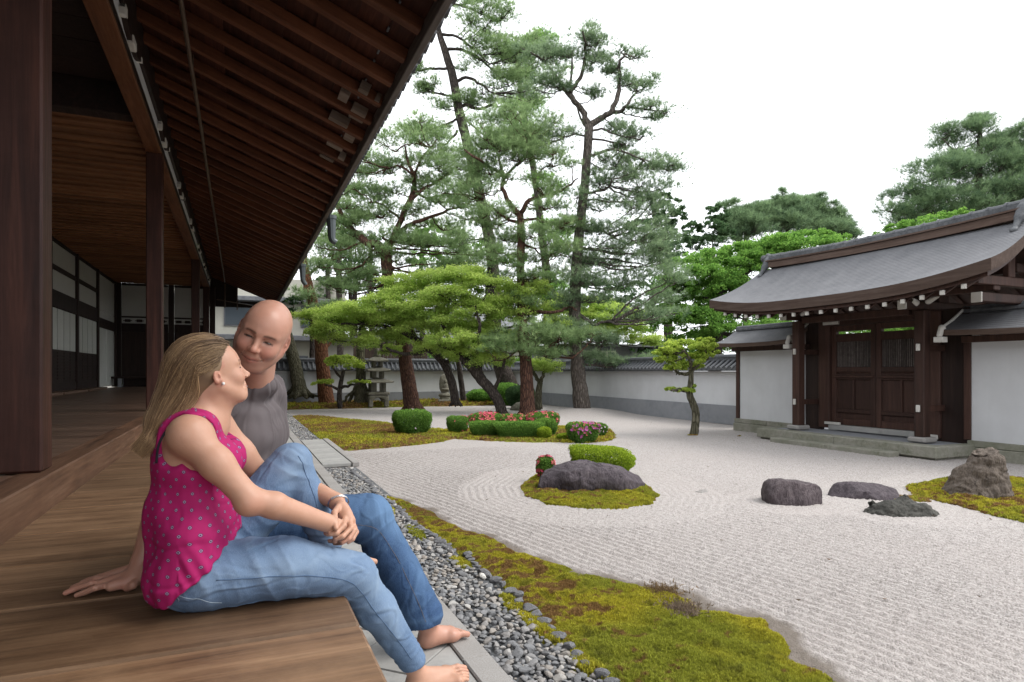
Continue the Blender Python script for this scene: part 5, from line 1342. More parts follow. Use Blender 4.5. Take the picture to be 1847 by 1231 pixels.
# broken old trunk, thin poles, rooted trunk
grow('old_tree','leaning pale trunk with exposed roots right of the man in the grey t-shirt', [(543,716,14),(538,690,12),(531,655,11),(522,620,10),(512,588,8)], [[(530,700,4),(515,712,3),(500,716,1.6)],[(548,702,4),(562,712,3),(580,716,1.6)]], [(512,565,18,12),(530,545,16,10),(508,600,14,8)], BK_L, L_DARK, 'broad', d=21.6, seed=7, leaf=.09)
grow('thin_tree','thin dark pole-like trunk between the leaning trunk and the orange pine', [(562,716,5.5),(563,650,5),(563,600,4),(560,560,3)], [], [], BK_D, L_DARK, 'broad', d=22.6, seed=8)
grow('old_tree','pale straight trunk with splayed aerial roots beside the pagoda lantern', [(650,738,13),(650,715,10.5),(651,680,9),(650,640,8),(654,590,7)], [[(646,690,4),(636,712,3.4),(625,736,1.8)],[(655,690,4),(664,712,3.4),(672,736,1.8)],[(650,680,4),(644,715,3),(640,738,1.6)],[(652,685,4),(656,716,3),(660,740,1.6)],[(640,700,3),(622,722,2.4),(610,732,1.4)]], [(655,575,18,8),(640,560,16,8)], BK_L, L_DARK, 'broad', d=21.2, seed=9, leaf=.09)
grow('thin_tree','thin dark slanting trunk behind the maple by the stone stele', [(836,722,5.5),(832,690,5),(826,650,4.5),(818,610,4)], [], [], BK_D, L_DARK, 'broad', d=20.6, seed=10)
for k,(u,r,top) in enumerate(((612,6,420),(592,5,470),(668,5,430),(632,4,380),(760,5,420))):
    grow('thin_tree',('thin dark trunk beyond the far wall, nearest the orange pine on its right','thin dark trunk just right of the eaves, behind the orange pine','thin dark trunk beyond the wall, close left of the stout pine','thinnest trunk beyond the far wall, behind the small topiary tree','thin dark trunk beyond the far wall, right of the stout pine')[k], [(u,690,r),(u+2,600,r*.95),(u-1,500,r*.85),(u+3,top,r*.6)], [[(u,520,2.4),(u+14,505,1.8),(u+30,498,1)]], [(u+6,top+10,22,16),(u-10,top+60,20,16),(u+14,top+100,20,14)], BK_D, L_DARK, 'broad', 'thin trees beyond the far wall', d=28+k*1.3, seed=20+k, leaf=.13, dens=.6)
# maples
grow('maple_tree','spreading yellow green maple with layered foliage over the stone lantern', [(822,730,8),(815,690,7.5),(800,655,7),(775,630,6.5),(750,612,6)],
 [[(775,630,4),(740,640,3.2),(705,632,2.4),(680,620,1.2)],[(750,612,5),(700,590,3.4),(640,585,2.4),(590,585,1.2)],[(750,612,4.6),(730,575,3.4),(690,555,2.2)],[(800,655,4),(840,640,3),(870,640,1.8)]],
 [(560,574,28,6),(598,568,38,8),(640,562,44,10),(598,594,36,8),(648,590,38,10),(702,580,46,10),(690,545,38,9),(738,532,44,10),(725,510,36,8),(762,560,44,10),(700,608,36,8),(752,594,38,10),(655,618,26,8),(770,628,28,8),(600,610,28,6),(718,556,40,9),(660,572,40,8),(700,632,20,5)],
 BK_D, L_MAPLE, 'maple', 'maple trees with layered foliage', d=18.6, seed=31, leaf=.085, dens=1.0)
grow('maple_tree','broad maple with twisted leaning trunk and domed foliage in the centre of the garden', [(907,752,10.5),(902,732,9.5),(889,708,9.5),(871,688,9.5),(855,668,9),(838,650,7.5)],
 [[(838,650,6),(820,630,5),(805,600,3.4),(790,570,2)],[(868,685,7),(862,655,5.5),(858,620,4.2),(865,585,3),(855,550,1.8)],[(889,706,4),(905,670,3),(915,620,2)],[(858,620,3.4),(890,600,2.8),(935,585,1.6)],[(820,632,3),(790,622,2.4),(760,600,1.4)]],
 [(782,502,42,8),(832,496,42,10),(880,512,42,10),(822,540,44,10),(880,550,44,10),(802,580,44,10),(852,590,44,10),(812,610,38,10),(862,622,38,12),(884,648,34,10),(842,640,30,9),(932,530,36,10),(962,520,28,8),(978,560,28,10),(930,570,36,9),(1000,585,26,8),(905,605,34,10),(800,530,40,9),(860,565,44,10),(915,548,36,9)],
 BK_D, L_MAPLE, 'maple', 'maple trees with layered foliage', d=17.9, seed=32, leaf=.085, dens=1.05)
grow('maple_tree','yellow green maple partly hidden behind the tall grey pine', [(1085,690,6),(1082,650,5),(1078,610,4)], [[(1080,630,3),(1110,600,2),(1140,590,1)]],
 [(1060,575,34,10),(1105,560,36,10),(1130,590,36,10),(1160,615,28,8),(1020,570,30,9),(1085,600,34,9),(1145,570,28,8),(1010,545,26,8),(1060,545,28,8)], BK_D, L_MAPLE, 'maple', 'maple trees with layered foliage', d=26.5, seed=33, leaf=.10, dens=1.2)
grow('small_maple','small forked young maple between the red pine and the tall grey pine', [(972,738,7),(971,715,6.2),(974,690,5)], [[(974,692,4),(965,676,3.4),(956,664,2.4)],[(974,692,4),(981,674,3),(984,662,2)]], [(985,668,18,5),(965,662,20,6),(1000,660,16,5),(982,655,20,6)], BK_L, L_MAPLE, 'maple', d=19.0, seed=34, leaf=.07)
grow('topiary_tree','small cloud pruned tree with bright leaf pads in front of the pagoda lantern', [(614,740,5),(612,715,4.4),(615,690,4),(620,668,3)], [[(613,706,3),(600,698,2.2),(588,694,1.4)],[(615,700,3),(632,696,2.2),(646,692,1.2)],[(617,684,2.4),(604,668,2),(600,660,1.2)]],
 [(620,655,32,7,0),(604,650,16,6,0),(640,662,16,6,.2),(585,691,22,5,0),(648,690,18,5,0),(618,646,20,5,0)], BK_D, L_TOP, 'broad', 'cloud pruned topiary trees', d=20.4, seed=41, leaf=.07, dens=1.5)
grow('topiary_tree','small pruned tree with rounded bright green head standing alone on the gravel', [(1251,786,8),(1254,768,7),(1255,745,6.8),(1250,728,6.4),(1244,712,6),(1246,690,5),(1247,664,4)],
 [[(1243,714,4.6),(1238,706,3.6),(1228,704,3),(1212,704,2)],[(1247,672,3.6),(1232,676,2.6),(1218,668,2)],[(1247,668,3.6),(1262,655,2.6),(1278,648,1.6)],[(1247,668,3.6),(1245,650,2.6),(1236,636,1.6)]],
 [(1236,624,34,10,0),(1268,620,26,10,0),(1203,648,20,8,0),(1238,648,32,12,0),(1276,636,18,8,.1),(1212,632,24,8,-.1),(1196,636,16,6,.1),(1250,660,24,7,.1),(1215,662,18,6,0),(1230,704,18,3.5,0),(1212,702,10,3,0),(1250,698,6,4,0)], BK_L, L_TOP, 'broad', 'cloud pruned topiary trees', d=11.96, seed=42, leaf=.060, dens=3.6)
# beyond the long wall
grow('broadleaf_tree','bright green leafy tree behind the gate roof, nearest the long wall', [(1290,690,10),(1295,600,9),(1300,520,7)], [[(1297,560,5),(1250,520,3),(1220,500,2)],[(1300,530,4),(1350,490,3),(1400,465,2)]],
 [(1238,482,42,18),(1290,466,42,18),(1342,458,42,18),(1400,444,42,16),(1452,432,40,14),(1500,432,30,10),(1230,528,42,22),(1290,520,50,24),(1350,502,50,22),(1400,480,30,16),(1262,575,50,22),(1322,560,44,20),(1205,588,32,18),(1330,592,34,12,-1),(1385,590,40,10,-1),(1300,596,30,10,-1),(1372,470,44,18),(1255,610,40,14),(1210,520,40,20),(1260,500,46,20),(1320,478,46,16),(1375,455,46,16),(1425,450,46,16),(1470,445,40,14),(1520,440,24,8),(1270,548,50,22),(1330,530,50,22),(1230,570,44,22),(1300,610,50,14,1),(1360,560,50,24,1),(1420,570,44,20,1),(1200,550,34,18),(1240,640,50,12,1),(1310,630,50,12,1),(1380,520,44,20),(1560,600,60,14,1.5),(1640,600,60,14,1.5),(1600,590,80,16,2),(1440,530,40,20)],
 BK_D, L_BROAD, 'broad', 'leafy trees behind the long wall', d=23.5, seed=51, leaf=.10, dens=2.4)
grow('broadleaf_tree','bright young shoots showing above the gate roof ridge', [(1660,560,8),(1655,480,6),(1650,420,4)], [], [(1598,420,20,5),(1622,410,22,5),(1660,402,32,7),(1700,392,22,6),(1730,385,20,6),(1640,420,30,8),(1690,410,34,8)], BK_D, L_BROAD, 'broad', 'leafy trees behind the long wall', d=20, seed=52, leaf=.08, dens=1.4)
grow('dark_evergreen','dark leafy evergreen behind the long wall, right of the forked pine', [(1205,690,9),(1205,560,8),(1205,440,6)], [], [(1205,376,26,20),(1188,408,28,20),(1218,425,24,18),(1180,440,26,18),(1222,392,18,14),(1205,460,30,18),(1195,355,14,8),(1150,410,22,14)], BK_D, L_DARK, 'broad', 'dark evergreens behind the long wall', d=31, seed=53, leaf=.15, dens=1.3)
grow('dark_evergreen','rounded dark evergreen between the leafy green tree and the conifers', [(1285,690,8),(1285,560,7),(1285,450,5)], [], [(1292,385,20,16),(1282,415,24,18),(1305,425,20,14),(1270,438,24,14),(1250,415,18,16),(1242,440,22,14),(1300,400,18,12)], BK_D, L_DARK, 'broad', 'dark evergreens behind the long wall', d=33, seed=54, leaf=.15, dens=1.3)
grow('dark_evergreen','purplish dark shrub tree seen between the tall pine trunks', [(1110,690,6),(1112,600,5),(1112,540,4)], [], [(1112,530,30,16),(1135,545,24,14),(1090,545,24,12),(1150,520,20,12),(1060,520,28,14),(1150,640,30,12),(1180,625,22,12)], BK_D, L_DARK, 'broad', 'dark evergreens behind the long wall', d=29, seed=55, leaf=.14, dens=.9)
for k,(lab,pads) in enumerate((('left',[(1338,400,22,16),(1325,420,20,14),(1360,410,24,16),(1376,388,16,14)]),('middle',[(1400,385,22,18),(1430,378,20,20),(1415,405,30,14),(1445,395,20,16)]),('right',[(1470,392,22,20),(1500,400,20,16),(1522,418,18,10),(1485,412,30,12),(1462,375,12,14)]))):
    u=[1345,1420,1485][k]
    pads = pads+[(p_[0]+dx_,p_[1]-9,5,13,0,1.2) for p_ in pads[:3] for dx_ in (-12,0,11)]
    grow('conifer_tree',['feathery conifer on the skyline beside the rounded dark evergreen','tallest feathery conifer in the middle of the skyline row','feathery conifer at the right end of the skyline row, left of the gate roof'][k], [(u,690,7),(u,560,6),(u,440,4),(u,400,3)], [], pads, BK_D, N_FAR, 'pine', 'conifers on the skyline', d=40+k, seed=60+k, leaf=.30, dens=.42)
grow('conifer_tree','large conifer with shaggy crown towering over the gate roof at the right edge', [(1760,640,12),(1762,500,11),(1764,350,8),(1768,230,4)], [[(1762,420,5),(1700,350,3),(1650,330,1.5)],[(1764,360,5),(1810,300,3),(1850,280,1.5)],[(1764,300,4),(1720,270,2),(1700,250,1)]],
 [(1640,378,26,14),(1652,345,30,14),(1690,305,34,16),(1722,262,28,16),(1762,240,22,16),(1740,325,40,18),(1800,300,36,20),(1842,268,26,20),(1782,355,42,16),(1832,335,32,18),(1702,358,42,16),(1625,395,20,8),(1768,218,10,10),(1850,238,16,14),(1684,388,42,12),(1665,375,36,14),(1720,300,30,14),(1780,275,28,16),(1805,255,18,12),(1880,300,40,24),(1900,350,50,24),(1830,375,40,14),(1760,385,40,12)],
 BK_D, N_FAR, 'pine', None, d=24, seed=70, leaf=.20, dens=.75)
# leafy background left, beyond the far wall
for k,(u,pads,lab) in enumerate(((790,[(780,420,30,20),(810,450,34,22),(770,470,30,18),(830,480,26,16),(760,440,24,16)],'green leafy tree beyond the far wall, between the two biggest pine crowns'),
    (640,[(620,470,26,18),(650,500,30,18),(600,540,24,14),(680,520,26,14),(590,510,20,14),(640,350,20,14)],'loose leafy tree beyond the far wall behind the orange pine'),
    (880,[(880,450,24,16),(860,500,26,14),(905,520,24,12),(930,470,20,12)],'leafy tree beyond the far wall behind the dark leaning pine'),
    (1000,[(1000,600,34,14),(960,650,30,10),(1020,640,30,10),(930,610,26,12),(860,655,24,8),(800,640,26,8)],'low green tree beyond the far wall, seen beneath the maple branches'))):
    grow('background_tree', lab, [(u,690,6),(u,600,5),(u,500,4)], [], pads, BK_D, L_BROAD if k!=1 else L_DARK, 'broad', 'leafy trees beyond the far wall', d=30+k*1.5, seed=80+k, leaf=.12, dens=1.1)
# small shrubs by the back wall
def bush(name, label, c, r, top, mat, n, leaf, p=3, flowers=(), group=None, seed=1, cat='shrub', yaw=0, bottom=.0, tilt=0):
    """clipped shrub: leaves over a rounded box, flowers = [(colour, count, side bias)]"""
    rs = np.random.default_rng(seed); t = thing(name, label, cat, (c[0],c[1],0), yaw, group)
    h = top/2
    def surf(n, depth=.22):
        q = rs.normal(size=(n,3)); q /= (np.abs(q)**p).sum(1)[:,None]**(1/p); q *= (1-depth*rs.random(n)**1.5)[:,None]
        wv = 1+.15*fbm(q*2.6,4,seed); P = q*np.array([r[0],r[1],h])*wv[:,None]; P[:,:2] *= (1+.16*q[:,2:3]) ; P[:,2] += h+bottom+tilt*P[:,0]; return P, q
    n = int(n*1.5); P,q = surf(n); nn = q/np.linalg.norm(q,axis=1)[:,None]
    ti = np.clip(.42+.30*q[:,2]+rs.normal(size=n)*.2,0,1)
    V,F,T = leaf_mesh(P,leaf*.9,.15,ti,.6)
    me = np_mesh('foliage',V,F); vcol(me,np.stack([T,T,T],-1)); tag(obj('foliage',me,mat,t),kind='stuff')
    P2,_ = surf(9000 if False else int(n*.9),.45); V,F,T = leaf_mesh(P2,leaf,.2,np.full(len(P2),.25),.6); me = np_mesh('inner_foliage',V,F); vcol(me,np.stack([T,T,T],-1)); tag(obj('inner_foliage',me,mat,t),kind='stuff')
    m = MB()
    for k in range(6):
        a = k*1.05; m.tube([(0,0,0),(math.cos(a)*r[0]*.3,math.sin(a)*r[1]*.3,h),(math.cos(a)*r[0]*.6,math.sin(a)*r[1]*.6,h*1.5)],[.012,.008,.004],5)
    tag(m.build('stems', BK_D, t), kind='stuff')
    for (colr,cnt,fs,bias) in flowers:
        cnt = int(cnt*.5) if colr is not MAG else int(cnt*.5); fs = fs*.85
        P,q = surf(cnt*12,.02)
        s = np.ones(len(P)) if bias is None else np.clip(P@np.array(bias)/np.linalg.norm(r),0,None)
        s = s*np.clip(.4+1.6*vnoise(P/np.array(r).mean()*1.7,seed+5),0,None)+1e-6
        idx = rs.choice(len(P),cnt,replace=False,p=s/s.sum()); P=P[idx]; nn=q[idx]/np.linalg.norm(q[idx],axis=1)[:,None]
        Vs=[];Fs=[];Ts=[];off=0
        for k in range(5):
            side = np.cross(nn,rs.normal(size=nn.shape)); side/=np.linalg.norm(side,axis=1)[:,None]; 
            a = P+nn*.004; L = fs*rs.uniform(.7,1.2,len(P))[:,None]; w_ = np.cross(nn,side)
            Vs.append(np.stack([a,a+side*L*.6+w_*L*.4+nn*L*.3,a+side*L+nn*L*.45,a+side*L*.6-w_*L*.4+nn*L*.3],1).reshape(-1,3))
        V=np.concatenate(Vs); F=np.arange(len(V)).reshape(-1,4); me=np_mesh('blossoms',V,F); vcol(me,np.array(colr)[None]*rs.uniform(.7,1.2,(len(V),1)))
        tag(obj('blossoms',me,MAT['petal'],t),kind='stuff')
    return t
mp_ = NT('flower_petal'); ap_ = mp_.n('ShaderNodeAttribute'); ap_.attribute_name='tint'; MAT['petal'] = mp_.done(ap_.outputs['Color'], .6, None, .2)
PINK=(.62,.09,.14); CORAL=(.62,.17,.14); MAG=(.44,.11,.31); WHITE=(.6,.52,.54)
bush('clipped_bush','large clipped green bush with flared sides, leftmost on the moss lawn',(3.03,11.8),(.33,.31),.47,L_AZ,9000,.026,4,[(WHITE,5,.03,(0,-1,.3))],'clipped bushes on the moss lawn',1)
bush('clipped_bush','small clipped bush with a few coral flowers on its right side, second from the left',(3.88,11.6),(.20,.19),.34,L_AZ,4500,.024,3,[(CORAL,60,.03,(1,-.3,.5))],'clipped bushes on the moss lawn',2)
bush('clipped_bush','low clipped hedge segment at the left end of the middle row',(4.17,10.85),(.28,.22),.29,L_AZ,6000,.024,4,[],'clipped bushes on the moss lawn',3,yaw=-.3)
bush('clipped_bush','long low clipped hedge in the middle of the row',(4.62,10.35),(.42,.22),.30,L_AZ,8000,.024,5,[],'clipped bushes on the moss lawn',4,yaw=-.35)
bush('flowering_azalea','coral flowering azalea behind the left end of the clipped hedge',(4.62,12.0),(.34,.22),.36,L_AZ,5000,.026,3,[(PINK,170,.04,(0,-.5,1)),(CORAL,90,.04,(0,-.5,1))],'azaleas in flower',5)
bush('flowering_azalea','pink flowering azalea behind the middle of the clipped hedge',(5.15,11.85),(.26,.2),.33,L_AZ,4500,.026,3,[(CORAL,150,.04,(0,-.5,1))],'azaleas in flower',6)
bush('flowering_azalea','red flowering azalea behind the round bush, right of the hedge',(5.75,11.7),(.34,.22),.36,L_AZ,5000,.026,3,[(PINK,150,.04,(-.4,-.5,1)),(CORAL,70,.04,(.4,-.5,1))],'azaleas in flower',7)
bush('clipped_bush','round green bush at the right end of the hedge',(5.18,10.4),(.20,.19),.34,L_AZ,5500,.024,2.6,[(CORAL,10,.03,(-1,-.3,.5))],'clipped bushes on the moss lawn',8)
bush('clipped_bush','tiny pale green bush in front of the round one',(4.93,9.95),(.12,.11),.22,L_AZY,2500,.022,2.6,[],'clipped bushes on the moss lawn',9)
bush('clipped_bush','very low straggly bush left of the magenta flowered azalea',(5.2,9.65),(.16,.10),.13,L_AZY,2200,.024,2.4,[],'clipped bushes on the moss lawn',10)
bush('flowering_azalea','cube shaped azalea with magenta flowers on its front',(5.33,9.3),(.23,.21),.34,L_AZ,5500,.026,5,[(MAG,70,.042,(-.1,-1,-.1)),(CORAL,110,.022,(-.2,-.2,1)),(PINK,24,.035,(.9,-.6,-.2))],'azaleas in flower',11)
bush('clipped_bush','small dark bush with tiny white flowers right of the magenta azalea',(6.02,10.0),(.19,.16),.25,L_AZ,3500,.026,3,[(WHITE,26,.026,(.3,-.6,.3))],'clipped bushes on the moss lawn',12)
bush('flowering_azalea','little azalea with crimson flowers at the left shoulder of the long rock',(3.06,6.15),(.095,.09),.28,L_AZ,2600,.020,2.6,[(PINK,110,.026,(-.5,-.2,.9)),(CORAL,40,.026,(-.5,-.2,.9))],'azaleas in flower',13)
bush('clipped_bush','yellow green clipped bush lying over the back of the long rock',(3.86,6.3),(.36,.22),.335,L_AZY,9000,.020,3.2,[],None,14,yaw=-.4,tilt=-.10)
bush('dark_shrub','dark shrub at the foot of the red barked pine',(8.35,18.6),(.45,.4),.75,L_DARK,2500,.07,2.4,[],None,15)
bush('dark_shrub','leafy shrub to the right of the stone stele',(8.0,21.3),(.5,.4),.55,L_BROAD,2000,.08,2.2,[],None,16)
bush('dark_shrub','round clipped bush between stele and leaning maple trunk',(8.6,20.3),(.5,.4),.8,L_BROAD,2500,.07,2.4,[],None,17)
# pale stone slab between the trees
rock('garden_rock','pale grey flat rock lying between the maple and red pine trunks',(7.2,17.0,-.1),(9.0,18.4,.5), lambda f: f.ell((8.1,17.7,.1),(.55,.3,.16),Matrix.Rotation(-.2,3,'Z'),.02,p=2.6), MAT['lanternstone'], .03,.03,3,seed=30)
# long straw-like tuft of dry grass on the near moss edge and a few ferny wisps
def wisps(name,label,c,n,r,L,col,seed):
    rs=np.random.default_rng(seed); P=np.array(c)+rs.normal(size=(n,3))*np.array([r,r,.002]); D=rs.normal(size=(n,3))*.6+np.array([0,0,1.]); D/=np.linalg.norm(D,axis=1)[:,None]
    V,F,T=needle_mesh(P,D,L,.004,5,.5,np.clip(rs.random(n),0,1)); me=np_mesh(name,V,F); vcol(me,np.array(col)[None]*(.6+.8*T[:,None])); return tag(obj(name,me,MAT['mossv']),label,None,None,'stuff')
wisps('dry_grass','dry straw coloured grass tuft on the edge of the moss strip',(2.08,2.78,.02),240,.055,.035,(.26,.18,.10),1)
wisps('dry_grass','second dry pinkish grass tuft lower on the moss strip',(2.02,2.52,.03),220,.05,.032,(.30,.23,.17),2)

# fallen leaves and twigs on the gravel
lf = np.random.default_rng(12); n_l = 130; Pl = np.stack([lf.uniform(1.6,9.5,n_l), lf.uniform(2.0,13,n_l), np.full(n_l,.016)],-1)
okl = ~in_poly(Pl[:,0],Pl[:,1],MOSS_NEAR)&~in_poly(Pl[:,0],Pl[:,1],ISLAND); Pl = Pl[okl]; V,F,T = leaf_mesh(Pl,.028,.7,lf.random(len(Pl)),.5)
me = np_mesh('fallen_leaves',V,F); vcol(me, np.array([.13,.08,.045])[None]*(.5+T[:,None])); tag(obj('fallen_leaves',me,MAT['petal']),'small dead leaves scattered over the raked gravel',None,None,'stuff')
# ================================================================== PEOPLE
def skinmat(name, base, blotch, redn, sss=.12, rough=.48):
    m = NT(name); a = m.n('ShaderNodeAttribute'); a.attribute_name = 'tint'; sp = m.n('ShaderNodeSeparateColor'); m.l(a.outputs['Color'], sp.inputs[0])
    v = m.coord(); n1 = m.noise(v, 26, 6, .75); n2 = m.noise(v, 160, 4, .7)
    c = m.mix(m.ramp(n1, [(.35,(0,0,0,1)),(.7,(.5,.5,.5,1))]), base, blotch)
    c = m.mix(sp.outputs[0], c, redn)                       # R: lips, ears, knuckles
    c = m.mix(sp.outputs[1], c, (.055,.03,.022))              # G: brows, stubble, lash line, shade painted in the eye sockets
    m.done(c, m.math('MULTIPLY_ADD', n2, .15, rough-.07), m.bump(n2, .12, .0015), .38)
    m.b.inputs['Subsurface Weight'].default_value = sss; m.b.inputs['Subsurface Radius'].default_value = (.012,.005,.003)
    m.b.inputs['Subsurface Scale'].default_value = .6
    return m.m
def denim(name, c1, c2, c3):
    m = NT(name); v = m.coord(); a = m.n('ShaderNodeAttribute'); a.attribute_name = 'tint'; sp = m.n('ShaderNodeSeparateColor'); m.l(a.outputs['Color'], sp.inputs[0])
    n = m.noise(v, 7, 5, .65, .5); w = m.noise(m.coord((300,300,60)), 1.5, 3, .7); w2 = m.noise(v, 60, 4, .7)
    c = m.mix(m.ramp(n, [(.35,(0,0,0,1)),(.68,(1,1,1,1))]), c1, c2); c = m.mix(sp.outputs[0], c, c3)
    c = m.mix(m.ramp(w, [(.3,(0,0,0,1)),(.7,(.4,.4,.4,1))]), c, c3)
    return m.done(c, .88, m.bump(m.math('ADD', w, w2), .35, .0015), .15)
SK_W = skinmat('fair_skin', (.56,.305,.205), (.63,.37,.265), (.52,.14,.115))
SK_M = skinmat('ruddy_skin', (.54,.275,.195), (.60,.34,.25), (.55,.17,.135), .10, .40)
MAT['jeans_w'] = denim('light_blue_denim', (.080,.145,.265), (.125,.20,.34), (.30,.40,.53))
MAT['jeans_m'] = denim('mid_blue_denim', (.013,.034,.10), (.024,.060,.16), (.15,.26,.43))
mt = NT('grey_cotton'); n_ = mt.noise(mt.coord(), 9, 4); w_ = mt.noise(mt.coord((250,250,250)), 2, 3); MAT['tshirt'] = mt.done(mt.mix(m_ if False else n_, (.115,.098,.102), (.165,.145,.150)), .9, mt.bump(w_, .2, .001), .15)
# pink top with small printed rings
mt = NT('pink_printed_cotton'); at2 = mt.n('ShaderNodeAttribute'); at2.attribute_name = 'pat'; sx = mt.n('ShaderNodeSeparateXYZ'); mt.l(at2.outputs['Vector'], sx.inputs[0])
def pat(dx, dy, cell=.043):
    u = mt.math('SUBTRACT', mt.math('FRACT', mt.math('ADD', mt.math('DIVIDE', sx.outputs[0], cell), dx)), .5)
    v = mt.math('SUBTRACT', mt.math('FRACT', mt.math('ADD', mt.math('DIVIDE', sx.outputs[1], cell*1.05), dy)), .5)
    return mt.math('MULTIPLY', mt.math('POWER', mt.math('ADD', mt.math('POWER', mt.math('ABSOLUTE',u), 1.5), mt.math('POWER', mt.math('ABSOLUTE',v), 1.5)), 1/1.5), cell)
dd_ = mt.math('MINIMUM', pat(0,0), pat(.5,.5))
nz = mt.noise(mt.coord(), 8, 4)
base_ = mt.mix(nz, (.36,.010,.105), (.50,.022,.165))
ring = mt.ramp(mt.math('MULTIPLY', dd_, 100), [(0,(1,1,1,1)),(.20,(1,1,1,1)),(.24,(0,0,0,1))])
c_ = mt.mix(mt.math('LESS_THAN', dd_, .0042), base_, (.36,.25,.38)); c_ = mt.mix(mt.math('LESS_THAN', dd_, .0020), c_, (.12,.03,.12))
edge_ = mt.math('MULTIPLY', mt.math('LESS_THAN', dd_, .0056), mt.math('GREATER_THAN', dd_, .0042)); c_ = mt.mix(edge_, c_, (.16,.02,.09))
MAT['pinktop'] = mt.done(c_, .75, mt.bump(mt.noise(mt.coord((200,200,200)),2,3), .15, .001), .2)
MAT['dark_elastic'] = (lambda m: m.done((.02,.018,.03), .7))(NT('dark_strap_fabric'))
MAT['pearl'] = (lambda m: m.done((.8,.78,.74), .2, None, .6))(NT('pearl'))
MAT['silver'] = (lambda m: m.done((.7,.7,.72), .25, None, .5, Metallic=1.0))(NT('silver'))
MAT['eye'] = (lambda m: m.done((.03,.02,.015), .15, None, .6))(NT('dark_eye'))
MAT['eyewhite'] = (lambda m: m.done((.62,.58,.56), .25, None, .5))(NT('eye_white'))
MAT['teeth'] = (lambda m: m.done((.75,.72,.68), .3, None, .5))(NT('teeth_enamel'))
MAT['thread_w'] = (lambda m: m.done((.42,.50,.58), .8))(NT('pale_stitching')); MAT['thread_m'] = (lambda m: m.done((.16,.14,.13), .8))(NT('tan_stitching'))
MAT['seam_w'] = (lambda m: m.done((.09,.15,.26), .9))(NT('denim_seam'))
mh = NT('blond_brown_hair'); ah = mh.n('ShaderNodeAttribute'); ah.attribute_name='tint'; MAT['hair'] = mh.done(ah.outputs['Color'], .42, None, .45)

